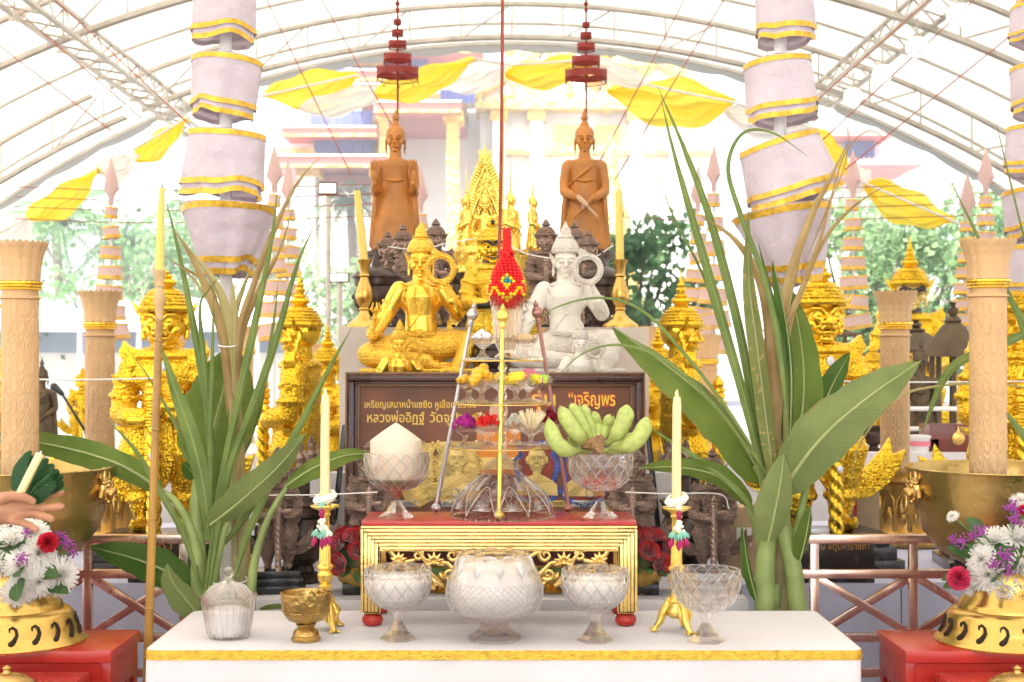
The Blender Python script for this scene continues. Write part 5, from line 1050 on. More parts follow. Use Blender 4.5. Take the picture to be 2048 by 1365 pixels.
    def calyx(x, z, s, tilt=0):
        mb = MB()
        for a_ in range(7):
            th = 2 * PI * a_ / 7; e = Vector((math.cos(th) * 6.4 * s * k, math.sin(th) * 6.4 * s * k, -12 * s * k)); M_ = Matrix.Translation((x * k, FY, z * k)) @ Matrix.Rotation(R(tilt), 4, 'Y'); mb.tube([(0, 0, 2 * k), e * .55 + Vector((e.x * .25, e.y * .25, 0)), e], [1.4 * s * k, 2.4 * s * k, .4 * k], 5, M_)
        mb.build('petal_cap', SEA if q.random() < .6 else JAS, gl)
    bud(fx, -15, 1.15, MAG); calyx(fx, -6, 1); mb = MB()
    for i in range(26): a_ = q.random() * 6.28; rr = q.random() * (5 + i * .3); mb.ell(((fx + rr * math.cos(a_)) * k, FY + rr * .6 * math.sin(a_) * k, (-38 - i * .9) * k), 3.6 * k, 7)
    mb.build('jasmine_cluster', JAS, gl)
    for x, z, ti in ((-12, -66, 14), (0, -70, 0), (12, -66, -14), (5, -64, -5)): bud(fx + x, z - 4, 1.1, MAG, ti); calyx(fx + x * .9, z + 6, 1.15, ti)
    MB().tube([(0, -18 * k, 4 * k), (fx * k, FY, -10 * k), (fx * k, FY, -70 * k)], 1 * k, 5).build('thread', STRING, gl)
candlestick(650, 1274, 'left'); candlestick(1353, 1278, 'right')
# ================================================================ glass offering tower
YT = 4.03; k = m_px(1, YT); TX = X(1005, YT)
t = thing('glass_offering_tower', 'three tier glass offering stand on a cut crystal dome', 'stand', (TX, YT, PZ)); zt = lambda py: (1033 - py) * k
GD = glass_mat('disc_glass', (.95, 1, .97), .01, .6)
mb = MB(); mb.lathe([(103 * k, 0), (104 * k, 3 * k), (100 * k, 20 * k), (88 * k, 42 * k), (66 * k, 66 * k), (44 * k, 82 * k), (37 * k, 90 * k), (40 * k, 96 * k), (36 * k, 102 * k), (22 * k, 112 * k), (10 * k, 120 * k)], 72, lambda th, j, r, z: r * (1 + .014 * math.cos(24 * th) * math.cos(z / k * .3) + .01 * math.cos(36 * th + z / k * .5)))
dm = mb.build('crystal_dome', GLASSC, t, sharp=20); cut = MB()
def dome_r(zz):
    pf_ = [(0, 103), (20, 100), (42, 88), (66, 66), (82, 44), (90, 37)]
    for i in range(len(pf_) - 1):
        if zz <= pf_[i + 1][0]: u = (zz - pf_[i][0]) / (pf_[i + 1][0] - pf_[i][0]); return (pf_[i][1] + (pf_[i + 1][1] - pf_[i][1]) * u) * 1.012
    return 37
def dp(th, zz): r_ = dome_r(zz) * k; return (r_ * math.cos(th), r_ * math.sin(th), zz * k)
for i in range(10):
    a_ = 2 * PI * i / 10 + .2
    for s_ in (-1, 1):
        cut.tube([dp(a_ + s_ * .31 * q / 8, 8 + 56 * math.sin(PI / 2 * q / 8)) for q in range(9)], .9 * k, 4); cut.tube([dp(a_ + s_ * .24 * q / 8, 8 + 40 * math.sin(PI / 2 * q / 8)) for q in range(9)], .7 * k, 4)
    for q in range(9): b_ = PI * q / 8; cut.tube([dp(a_ + .31, 20), dp(a_ + .31 + .17 * math.cos(b_), 20 + 15 * math.sin(b_))], .7 * k, 4)
    for q in range(5): cut.tube([dp(a_ - .06 + .03 * q, 56), dp(a_ - .06 + .03 * q, 80)], .6 * k, 4)
cut.build('cut_lines', CUT, dm)
mb = MB()
for i in range(48): a_ = 2 * PI * i / 48; mb.ell((102 * k * math.cos(a_), 102 * k * math.sin(a_), 2.5 * k), 3 * k, 6)
mb.build('beaded_rim', GLASS, t)
DISC = ((891, 106), (804, 99), (718, 82))
for py, hw_ in DISC:
    MB().lathe([(2 * k, zt(py) - 3 * k), (hw_ * k, zt(py) - 3 * k), (hw_ * k, zt(py) + 1.5 * k), (2 * k, zt(py) + 1.5 * k)], 64).build('glass_shelf', GD, t)
    MB().tube([(hw_ * 1.0 * k * math.cos(a * PI / 32), hw_ * 1.0 * k * math.sin(a * PI / 32), zt(py) - 4.6 * k) for a in range(65)], 1.5 * k, 6).build('gold_hoop', BRASS_L, t)
for (z0_, z1_) in ((921, 891), (889, 806), (801, 720)):
    mb = MB(); n = 7; prof = []
    for i in range(n * 4 + 1): u = i / (n * 4); prof.append(((5 + 4 * abs(math.sin(u * n * PI / 1.6))) * k, zt(z0_) + (zt(z1_) - zt(z0_)) * u))
    mb.lathe(prof, 10); mb.build('beaded_stem', GLASS, t, sharp=20)
# small footed dishes and what lies in them
def dish(px, dy, shelf, label, hw_=26):
    py = DISC[shelf][0]; kk = k; t2 = thing('small_crystal_dish', label, 'glass dish', (X(px, YT), YT + dy, PZ + zt(py) + 1.7 * k), group='small crystal dishes on the glass tower')
    MB().lathe([(12 * kk, 0), (13 * kk, 1.5 * kk), (5 * kk, 8 * kk), (4.5 * kk, 16 * kk), (8 * kk, 21 * kk), (18 * kk, 27 * kk), (hw_ * .92 * kk, 36 * kk), (hw_ * kk, 44 * kk), ((hw_ - 1.6) * kk, 44 * kk), ((hw_ - 4) * kk, 36 * kk), (14 * kk, 29 * kk), (2 * kk, 26 * kk)], 40, lambda th, j, r, z: r * (1 + (.035 * abs(math.cos(10 * th)) if z > 26 * kk else 0)), cap=True).build('dish', GLASSC, t2, sharp=25)
    return t2.location.copy()
ORG = mat('golden_egg_sweet', (.95, .5, .02), .3, var=.06, coat=.4); YLW = mat('yellow_sweet', (.95, .68, .03), .35, coat=.3); GRN = mat('green_sweet', (.35, .7, .05), .4, coat=.3); PUR = mat('purple_sweet', (.36, .2, .26), .4); PNK = mat('pink_sweet', (.8, .22, .3), .5)
MAGF = mat('magenta_amaranth', (.36, .005, .2), .75, var=.25, vs=150, bump=.6, bs=300, dist=.003); REDF = mat('red_petals', (.75, .02, .015), .55, var=.2, vs=60); CREAM = mat('cream_buds', (.92, .78, .5), .55, var=.1, vs=60); SUG = mat('white_crystal_sugar', (.9, .86, .86), .5); SES = mat('tan_seeds', (.72, .52, .28), .6, bump=.8, bs=300, dist=.003); DKR = mat('dark_red_rose', (.3, .005, .03), .6, var=.25, vs=60); MARI = mat('marigold_petals', (.95, .5, .02), .6, var=.15, vs=80)
def heap(name, label, cat, loc, n, r, sz, ms, seed, top=16, shape='ell', spread=20):
    q = random.Random(seed); o = thing(name, label, cat, (loc.x, loc.y, loc.z + 30 * k)); mbs = [MB() for _ in ms]
    for i in range(n):
        a_ = q.random() * 6.28; u = math.sqrt(q.random()); rr = spread * u * k; z = (q.random() * .4 + .75) * (1 - u * u) * top * k + 5 * k * u * u + (rr / k > 14) * 3 * k; c = Vector((rr * math.cos(a_), rr * math.sin(a_), z)); m = mbs[i % len(ms)]
        if shape == 'ell': m.ell(c, (sz * k, sz * k * .8, sz * k * .85), 9, rot=Matrix.Rotation(q.random() * 3, 3, 'Z'))
        elif shape == 'petal':
            d = Vector((q.gauss(0, 1), q.gauss(0, 1), .5 + q.random())).normalized(); s_ = d.orthogonal().normalized(); m.grid(lambda u_, v_: c + d * sz * k * u_ + s_ * sz * k * .8 * (v_ - .5) * math.sin(PI * (.15 + .8 * u_)) + d.cross(s_) * sz * k * .5 * (v_ - .5) ** 2, 3, 3)
        elif shape == 'spike':
            d = (c + Vector((0, 0, 12 * k))).normalized() + Vector((0, 0, .3)); d = (d + Vector((q.gauss(0, .2), q.gauss(0, .2), 0))).normalized(); e = c * .4 + d * sz * k; m.tube([c * .35, c * .35 + d * sz * .6 * k, c * .35 + d * sz * k], [1.2 * k, 3.4 * k, .4 * k], 6)
        elif shape == 'cube':
            m.box((0, 0, 0), (sz * k * 1.5, sz * k * 1.2, sz * k), Matrix.Translation(c) @ Matrix.Rotation(q.random() * 3, 4, 'Z') @ Matrix.Rotation(q.random() * .8, 4, 'X'))
        elif shape == 'log': m.tube([c - Vector((sz * k, 0, 0)), c + Vector((sz * k, 0, 2 * k))], 5 * k, 9, rnd=True)
    for m, mt in zip(mbs, ms): m.build(name + '_heap', mt, o, flatshade=False)
    return o
l = dish(931, -.055, 0, 'small crystal dish of magenta amaranth on the lowest shelf'); heap('amaranth', 'magenta amaranth flowers in the leftmost dish of the lowest shelf', 'flowers', l, 26, 0, 9, [MAGF], 1, 26)
l = dish(978, -.085, 0, 'small crystal dish of red petals on the lowest shelf', 28); heap('red_petals', 'bright red petals in a dish on the lowest glass shelf', 'petals', l, 60, 0, 13, [REDF], 2, 24, 'petal')
l = dish(1061, -.075, 0, 'small crystal dish of cream buds on the lowest shelf', 28); heap('cream_buds', 'cream champaca buds fanned out in a dish on the lowest shelf', 'flowers', l, 46, 0, 40, [CREAM], 3, 14, 'spike')
l = dish(1098, .02, 0, 'small crystal dish of dark roses at the right of the lowest shelf', 24); heap('dark_roses', 'dark red rose petals at the right end of the lowest shelf', 'flowers', l, 60, 0, 13, [DKR], 4, 34, 'petal')
l = dish(962, .06, 0, 'small crystal dish of marigold at the back of the lowest shelf', 24); heap('marigolds', 'yellow marigold petals at the back of the lowest shelf', 'flowers', l, 60, 0, 10, [MARI, CREAM], 5, 26, 'petal')
l = dish(1030, .06, 0, 'small crystal dish of jasmine at the back of the lowest shelf', 24); heap('jasmine_buds', 'white jasmine buds at the back of the lowest shelf', 'flowers', l, 40, 0, 5, [JAS], 6, 26)
l = dish(964, -.07, 1, 'small crystal dish of golden egg sweets on the middle shelf', 30); heap('egg_sweets', 'heap of round golden egg sweets on the middle glass shelf', 'sweets', l, 16, 0, 12, [ORG], 7, 34)
l = dish(937, .01, 1, 'small crystal dish at the left end of the middle shelf', 26); heap('egg_sweets', 'flat golden sweets at the left end of the middle shelf', 'sweets', l, 20, 0, 9, [ORG], 8, 18)
l = dish(1032, -.075, 1, 'small crystal dish of golden rolls on the middle shelf', 28); heap('golden_rolls', 'golden roll sweets stacked on the middle glass shelf', 'sweets', l, 12, 0, 10, [YLW], 9, 24, 'log', 12)
l = dish(1079, -.04, 1, 'small crystal dish of coloured jelly cubes on the middle shelf', 27); heap('jelly_cubes', 'green yellow and purple jelly cubes on the middle shelf', 'sweets', l, 20, 0, 11, [GRN, YLW, PUR], 10, 22, 'cube', 18)
l = dish(1058, .05, 1, 'small crystal dish of pink sweets behind on the middle shelf', 24); heap('pink_sweets', 'pink threads of sweets at the back of the middle shelf', 'sweets', l, 16, 0, 9, [PNK], 11, 28, 'log')
l = dish(1000, .06, 1, 'small crystal dish at the back of the middle shelf', 24); heap('egg_sweets', 'yellow sweets at the back of the middle glass shelf', 'sweets', l, 20, 0, 8, [YLW], 12, 20)
l = dish(966, -.045, 2, 'small crystal dish of rock sugar on the top shelf'); heap('rock_sugar', 'white rock sugar lumps in a dish on the top shelf', 'sugar', l, 70, 0, 4.5, [SUG], 13, 22, 'cube', 19)
l = dish(1050, -.045, 2, 'small crystal dish of tan seeds on the top shelf'); o = heap('tan_seeds', 'tan sesame seeds in a dish on the top shelf', 'seeds', l, 200, 0, 1.8, [SES], 14, 16, 'ell', 20); MB().lathe([(20 * k, 4 * k), (20 * k, 9 * k), (10 * k, 15 * k), (1 * k, 17 * k)], 20).build('seed_mound', SES, o)
# vase and red bud on top
YV = YT; t = thing('crystal_vase', 'fluted crystal vase on the top glass shelf', 'vase', (X(1014, YV), YV, PZ + zt(718) + 1.7 * k))
MB().lathe([(24 * k, 0), (25 * k, 2 * k), (16 * k, 10 * k), (18 * k, 16 * k), (26 * k, 30 * k), (27 * k, 52 * k), (28 * k, 78 * k), (31 * k, 104 * k), (37 * k, 124 * k), (35 * k, 124 * k), (29 * k, 104 * k), (26 * k, 78 * k), (24 * k, 40 * k), (12 * k, 20 * k), (2 * k, 17 * k)], 72, lambda th, j, r, z: r * (1 + (.05 * abs(math.cos(9 * th)) if z > 54 * k and z < 112 * k else (.03 * math.cos(18 * th) * math.cos(z / k * .5) if z > 20 * k else 0)))).build('vase_body', GLASS, t, sharp=22)
t = thing('bead_bud', 'bud shaped ornament of red and yellow beads standing in the vase', 'ornament', (X(1014, YV), YV, PZ + zt(612))); zb_ = lambda py: (612 - py) * k
BR = mat('red_bead', (.75, .008, .01), .45, var=.1); BY = mat('yellow_bead', (.95, .62, .01), .45); BT = mat('teal_bead', (.02, .28, .36), .45)
pr = [(14, 616), (28, 606), (34, 590), (35, 575), (31, 556), (22, 536), (13, 520), (8, 512)]
MB().lathe([(r * .9 * k, zb_(py)) for r, py in pr], 24).build('core', BR, t)
mR, mY, mT = MB(), MB(), MB(); bs_ = 4.1
for row in range(17):
    py = 615 - row * 6.2; i = 0
    while i < len(pr) - 2 and pr[i + 1][1] > py: i += 1
    u = (pr[i][1] - py) / (pr[i][1] - pr[i + 1][1]); r = pr[i][0] + (pr[i + 1][0] - pr[i][0]) * u; n = max(8, int(2 * PI * r / 7.6))
    for a_ in range(n):
        th = 2 * PI * (a_ + .5 * (row % 2)) / n; p = (r * k * math.cos(th), r * k * math.sin(th), zb_(py)); s_ = ((th + PI / 2 + PI / 4) % (PI / 2) - PI / 4) * r; dz = py - 566
        dd = abs(s_) + abs(dz) * 1.0
        zz = abs(abs(dz - 18) - 0) if False else 99
        if dd < 7: m = mT
        elif dd < 17: m = mY
        elif abs(dz - 34 + abs(s_) * .9) < 4.5 and dz > 8: m = mY
        else: m = mR
        m.ell(p, bs_ * k, 8)
for m, mt in ((mR, BR), (mY, BY), (mT, BT)): m.build('beads', mt, t)
mb = MB()
for i in range(60):
    u = i / 60; rr = (9 - 1.5 * u) * k; py = 508 - u * 50
    for j in range(3): th = i * 2.4 + j * 2.1; mb.ell((rr * .7 * math.cos(th), rr * .7 * math.sin(th), zb_(py)), 3.6 * k, 6)
for i in range(20): th = i * .7; mb.ell((11 * k * math.cos(th), 11 * k * math.sin(th), zb_(508 + 4 * math.sin(i * 2.1))), 5 * k, 8)
mb.build('pompom_tail', BR, t)
# three leaning rods
for (a0, Y0, a1, Y1, m, lab) in (((872, 1018), 4.12, (943, 640), 4.07, mat('silver_rod', (.6, .56, .57), .35, .7), 'silver rod leaning at the left of the glass tower'), ((998, 1032), 3.915, (1005, 645), 3.94, mat('gold_rod', (.95, .66, .14), .3, .8), 'gold rod leaning before the middle of the glass tower'), ((1137, 1018), 4.12, (1076, 636), 4.07, mat('copper_rod', (.42, .2, .17), .35, .6), 'copper rod leaning at the right of the glass tower')):
    A, B_ = at(*a0, Y0), at(*a1, Y1); A.z = PZ + .014; t = thing('leaning_rod', lab, 'rod', (A.x, A.y, PZ), group='rods round the glass tower'); d = B_ - A; o = Vector((0, 0, .014)); k3 = .0013
    MB().tube([o, o + d], [.0062, .0055], 12).build('shaft', m, t); q = d.to_track_quat('Z', 'Y').to_matrix().to_4x4()
    MB().lathe([(.004, -.012), (.012, -.006), (.0145, 0), (.012, .007), (.007, .012)], 18, M=Matrix.Translation(o) @ q).build('foot_knob', m, t)
    MB().lathe([(.006, -.02), (.009, -.015), (.008, 0), (.015, .008), (.0165, .016), (.013, .026), (.006, .034), (.008, .037), (.001, .052)], 18, M=Matrix.Translation(o + d) @ q).build('finial', m, t)
# ================================================================ framed poster
FR = mat('dark_walnut', (.075, .02, .008), .3, var=.3, vs=10, bump=.1, bs=40, coat=.15); FRB = mat('frame_beading', (.24, .13, .06), .4, .3, bump=.8, bs=160, dist=.003)
PST = mat('poster_brown_print', (.2, .075, .04), .55, var=.3, vs=4, bump=.04, bs=20, bt='wood')
YF = 4.86; fx0, fx1, fz1 = X(690, YF), X(1291, YF), Zp(745, YF); t = thing('framed_poster', 'large walnut framed poster with Thai gold lettering and amulet pictures', 'picture', ((fx0 + fx1) / 2, YF, ZW)); W2, HF = (fx1 - fx0) / 2, fz1 - ZW; t.rotation_euler = (R(-3), 0, 0); k = m_px(1, YF)
MB().box((0, .02, HF / 2), (2 * W2 - .02, .02, HF - .02)).build('backing', BLK, t); MB().box((0, .004, HF / 2), (2 * W2 - 44 * k, .008, HF - 44 * k)).build('poster', PST, t)
def frame_side(o, w_, y, dp, m, nm):
    for (c, d) in (((0, y, HF - o - w_ / 2), (2 * W2 - 2 * o, dp, w_)), ((0, y, o + w_ / 2), (2 * W2 - 2 * o, dp, w_)), ((-W2 + o + w_ / 2, y, HF / 2), (w_, dp, HF - 2 * o - 2 * w_)), ((W2 - o - w_ / 2, y, HF / 2), (w_, dp, HF - 2 * o - 2 * w_))): MB().box(c, d).build(nm, m, t, bevel=min(w_, dp) * .3)
frame_side(0, 4 * k, -.003, .05, FRB, 'outer_beading'); frame_side(4 * k, 15 * k, -.01, .052, FR, 'frame_rail'); frame_side(19 * k, 5 * k, -.006, .035, FR, 'inner_step'); frame_side(24 * k, 4 * k, -.004, .024, FRB, 'inner_beading')
pu = lambda px, py: ((px - 990.5) * k, -.0012, HF - (py - 745) * k)
YT1 = mat('yellow_print', (.9, .62, .1), .5); YT2 = mat('orange_yellow_print', (1, .68, .08), .5); RGL = mat('red_glow_print', (.62, .06, .02), .5)
def line(px, py, w_, body, size, m, bold=0., y=-.0016):
    p = pu(px, py); text(body, size * k, m, t, (p[0], y, p[2]), width=w_ * k, bold=bold)
line(726, 816, 224, 'เหรียญเสมาหน้าแซยิด หูเชื่อมโบราณ', 20, YT1, .0003)
line(731, 845, 115, 'หลวงพ่ออิฏฐ์', 27, YT1, .0004); line(858, 845, 104, 'วัดจุฬามณี', 27, YT1, .0004)
line(1137, 812, 96, '“เจริญพร', 38, RGL, .004, -.0012); line(1137, 812, 94, '“เจริญพร', 38, YT2, .0005, -.0022)
line(1062, 812, 50, 'รุ่น', 40, RGL, .004, -.0012); line(1062, 812, 48, 'รุ่น', 40, YT2, .0005, -.0022)
GM = mat('printed_gold_medal', (.62, .43, .13), .4, .4, var=.3, vs=16, bump=.7, bs=60, bt='voro', dist=.003); GMS = mat('printed_gold_bust', (.66, .48, .17), .38, .4, var=.25, vs=12, bump=.1, bs=40); SM = mat('printed_silver', (.42, .41, .4), .4, .4, var=.3, vs=20); RM = mat('printed_red_enamel', (.24, .03, .015), .4, var=.3, vs=20); BMt = mat('printed_blue_enamel', (.05, .1, .38), .4, var=.4, vs=30)
ROB = mat('printed_orange_robe', (.75, .25, .03), .6, var=.2, vs=12); SKN = mat('printed_skin', (.62, .38, .26), .6, var=.1)
def medal(px, py, w_, h_, plate, rim, label, bust=True):
    c = pu(px, py); o = MB(); a_, b_ = w_ / 2 * k, h_ / 2 * k
    shp = [(-.78, 1), (.78, 1), (.86, .86), (.72, .62), (1, .4), (.92, .1), (.8, -.2), (.95, -.55), (.78, -.8), (.4, -.88), (0, -1), (-.4, -.88), (-.78, -.8), (-.95, -.55), (-.8, -.2), (-.92, .1), (-1, .4), (-.72, .62), (-.86, .86)]
    P_ = [(c[0] + x * a_, c[2] + z * b_) for x, z in shp]; q = MB().prism(P_, .002, y0=-.003).build('medal', rim, t, fix=True); q['label'] = label
    MB().prism([(c[0] + x * a_ * .8, c[2] + z * b_ * .9) for x, z in shp], .002, y0=-.0042).build('medal_field', plate, q, fix=True)
    r_ = MB()
    for i in range(len(shp)):
        A, B_ = P_[i], P_[(i + 1) % len(shp)]
        for u in (0, .33, .66): r_.ell((A[0] + (B_[0] - A[0]) * u, -.004, A[1] + (B_[1] - A[1]) * u), (3.4 * k, .002, 3.4 * k), 8)
    r_.build('scroll_rim', rim, q)
    if bust:
        b = MB(); X0, Z0 = c[0], c[2] + .1 * b_
        E = lambda x, z, rx, rz, d: b.ell((X0 + x * k, -.004 - d, Z0 + z * k), (rx * k, .004 + d * .6, rz * k), 14)
        E(0, 22, 19, 25, .003); E(0, 6, 13, 12, .003); b.tube([(X0, -.004, Z0), (X0, -.004, Z0 - 12 * k)], 9 * k, 10, flat=.5)
        E(-19.5, 20, 3.5, 8, .001); E(19.5, 20, 3.5, 8, .001)
        for s_ in (-1, 1): E(s_ * 8, 24, 6, 2, .0065); E(s_ * 8, 28.5, 7, 1.6, .007); E(s_ * 10, 12, 5, 6, .005)
        b.tube([(X0, -.0105, Z0 + 27 * k), (X0, -.0125, Z0 + 16 * k)], [2 * k, 3.4 * k], 8, rnd=True); E(0, 7, 7.5, 2, .0068)
        b.prism([(X0 - 42 * k, Z0 - 50 * k), (X0 - 40 * k, Z0 - 28 * k), (X0 - 22 * k, Z0 - 15 * k), (X0 - 8 * k, Z0 - 8 * k), (X0 + 8 * k, Z0 - 8 * k), (X0 + 22 * k, Z0 - 15 * k), (X0 + 40 * k, Z0 - 28 * k), (X0 + 42 * k, Z0 - 50 * k)], .005, y0=-.0075)
        for i in range(4): b.tube([(X0 + (-36 + i * 7) * k, -.0082, Z0 - 46 * k), (X0 + (-10 + i * 7) * k, -.0086, Z0 - (26 - i * 2) * k), (X0 + (12 + i * 7) * k, -.0082, Z0 - (13 + i * 3) * k)], 1.6 * k, 6)
        b.build('bust_relief', GMS, q, fix=False)
    return q
medal(914, 948, 98, 128, GM, GM, 'gold medal print with a monk bust'); medal(1074, 948, 92, 128, RM, BMt, 'red enamel medal print with a monk bust'); medal(838, 950, 70, 126, GM, GM, 'gold medal reverse print', False); medal(1168, 950, 96, 128, RM, BMt, 'blue rimmed medal print with a monk bust'); medal(745, 980, 70, 110, SM, SM, 'silver medal print', False)
o = MB(); c = pu(997, 880); o.prism([(c[0] - 46 * k, c[2] - 70 * k), (c[0] - 44 * k, c[2] + 14 * k), (c[0] - 20 * k, c[2] + 32 * k), (c[0] + 20 * k, c[2] + 32 * k), (c[0] + 44 * k, c[2] + 14 * k), (c[0] + 46 * k, c[2] - 70 * k)], .0012, y0=-.0017); o.build('printed_robe', ROB, t, fix=True)
MB().ell((c[0] + 0 * k, -.0006, c[2] + 56 * k), (19 * k, .0018, 24 * k), 18).build('printed_head', SKN, t); MB().prism([(c[0] - 14 * k, c[2] + 20 * k), (c[0] + 14 * k, c[2] + 20 * k), (c[0] + 10 * k, c[2] + 40 * k), (c[0] - 10 * k, c[2] + 40 * k)], .0012, y0=-.0022).build('printed_neck', SKN, t, fix=True)
MB().prism([(c[0] - 42 * k, c[2] - 36 * k), (c[0] + 42 * k, c[2] - 36 * k), (c[0] + 42 * k, c[2] - 60 * k), (c[0] - 42 * k, c[2] - 60 * k)], .001, y0=-.003).build('printed_sash', mat('printed_yellow_sash', (.85, .6, .2), .6), t, fix=True)
for px, w_, m in ((930, 96, SM), (1085, 92, GM), (1200, 110, SM), (780, 110, SM)):
    p = pu(px, 1008); MB().box((p[0], -.0035, p[2]), (w_ * k, .003, 13 * k)).build('caption_plate', m, t, bevel=.001); text('พระครูโสภิตวิริยาภรณ์', 11 * k, BLK, t, (p[0] - w_ * .46 * k, -.0054, p[2] - 3 * k), width=w_ * .92 * k)
    MB().tube([(p[0] + 8 * k * math.cos(a * PI / 10) - 20 * k, -.006, p[2] + 22 * k + 8 * k * math.sin(a * PI / 10)) for a in range(21)], 2 * k, 6).build('printed_ring', SM, t)
# easel strut behind the frame
for px, sg in ((672, 1), (1312, -1)):
    A, B_ = at(px + sg * 18, 850, 4.97), at(px - sg * 13, 1136, 4.97)
    o = MB().box((0, 0, 0), (.018, .018, (A - B_).length), Matrix.Translation((A - B_) / 2 - (A - B_) / 2) @ (A - B_).to_track_quat('Z', 'Y').to_matrix().to_4x4()).build('easel_strut', BLK, None, bevel=.002); o.location = (A + B_) / 2
    tag(o, f'black wooden strut leaning beside the {"left" if sg > 0 else "right"} edge of the framed poster', 'strut', 'easel struts')
# ================================================================ roses
ROSE = mat('red_rose_petals', (.46, .003, .005), .6, var=.3, vs=50, sheen=.4); RLEAF = leaf_mat('rose_leaf', (.03, .09, .025), (.07, .16, .04), (.12, .2, .06), 20, .2)
def rose_mesh(mb, c, s, d, q):
    d = Vector(d).normalized(); Mx = Matrix.Translation(c) @ d.to_track_quat('Z', 'Y').to_matrix().to_4x4() @ Matrix.Rotation(q.random() * 6, 4, 'Z')
    for ring, (n, r, h, fl_) in enumerate(((2, .16, .95, .03), (3, .3, .98, .06), (4, .46, .95, .14), (5, .62, .85, .36), (6, .74, .66, .6))):
        for i in range(n):
            th0 = 2 * PI * i / n + ring * .7; w_ = 2 * PI / n * .72
            def fn(u, v):
                th = th0 + (v - .5) * w_ * 1.85 * (1 - .2 * u); rr = s * (r * (.35 + .65 * math.sin(u * PI * .55)) + fl_ * u ** 4 * .55); zz = s * (h * u - .35 - .16 * (2 * v - 1) ** 2 * u)
                return (rr * math.cos(th), rr * math.sin(th), zz)
            mb.grid(fn, 4, 4, Mx)
def rose_bowl(px, side_):
    Y = 4.47; c0 = Vector((X(px, Y), Y, ZW)); q = random.Random(px); bw = thing('gold_flower_bowl', f'gold bowl under the {side_} red roses', 'bowl', c0, group='gold rose bowls'); k = m_px(1, Y)
    MB().lathe([(22 * k, 0), (24 * k, 3 * k), (14 * k, 10 * k), (18 * k, 14 * k), (36 * k, 26 * k), (46 * k, 48 * k), (48 * k, 58 * k), (44 * k, 58 * k), (40 * k, 46 * k), (10 * k, 30 * k)], 36).build('bowl', BRASS_L, bw)
    t = thing('rose_arrangement', f'dome of deep red roses in the {side_} gold bowl', 'flowers', c0 + Vector((0, 0, 40 * k)), group='red rose arrangements')
    for i in range(19):
        if i == 0: d = Vector((0, 0, 1))
        else: ph = .52 if i < 7 else 1.02; a_ = i * 1.047 + (.5 if i < 7 else i * .07); ph += (i >= 13) * .4; d = Vector((math.sin(ph) * math.cos(a_), math.sin(ph) * math.sin(a_), math.cos(ph)))
        p = d * (58 + q.random() * 6) * k + Vector((0, 0, 14 * k)); p.z *= 1.12; m = MB(); rose_mesh(m, p, (21 + q.random() * 3) * k, d, q); m.build('rose', ROSE, t, sharp=80)
    for i in range(16):
        a_ = i * .393 + q.random() * .2; d = Vector((math.cos(a_), math.sin(a_), -.15 + .3 * q.random())); s_ = Vector((-math.sin(a_), math.cos(a_), 0)); p = d * 42 * k + Vector((0, 0, 14 * k)); L_ = (34 + q.random() * 14) * k
        MB().grid(lambda u, v: p + d * L_ * u + s_ * L_ * .55 * (v - .5) * math.sin(PI * (.06 + .9 * u)) + Vector((0, 0, -L_ * .3 * u * u - abs(v - .5) * L_ * .1)), 6, 4).build('leaf', RLEAF, t)
    MB().ell((0, 0, 24 * k), (44 * k, 44 * k, 34 * k), 16).build('foliage_core', RLEAF, t)
rose_bowl(714, 'left'); rose_bowl(1284, 'right')
for px in (885, 1104):
    c0 = Vector((X(px, 4.5), 4.5, ZW)); k = m_px(1, 4.5); bw = thing('gold_flower_bowl', f'gold bowl seen under the {"left" if px < 1000 else "right"} half of the carved apron', 'bowl', c0, group='gold rose bowls')
    MB().lathe([(22 * k, 0), (24 * k, 3 * k), (14 * k, 10 * k), (18 * k, 14 * k), (36 * k, 26 * k), (46 * k, 48 * k), (48 * k, 58 * k), (44 * k, 58 * k), (40 * k, 46 * k), (10 * k, 30 * k)], 36).build('bowl', BRASS_L, bw)
    q = random.Random(px)
    for i in range(14):
        a_ = i * .449; d = Vector((math.cos(a_), math.sin(a_), .2)); s_ = Vector((-math.sin(a_), math.cos(a_), 0)); p = d * 20 * k + Vector((0, 0, 52 * k)); L_ = (44 + q.random() * 14) * k
        MB().grid(lambda u, v: p + d * L_ * u + s_ * L_ * .55 * (v - .5) * math.sin(PI * (.06 + .9 * u)) + Vector((0, 0, -L_ * .5 * u * u)), 6, 4).build('leaf', RLEAF, bw)
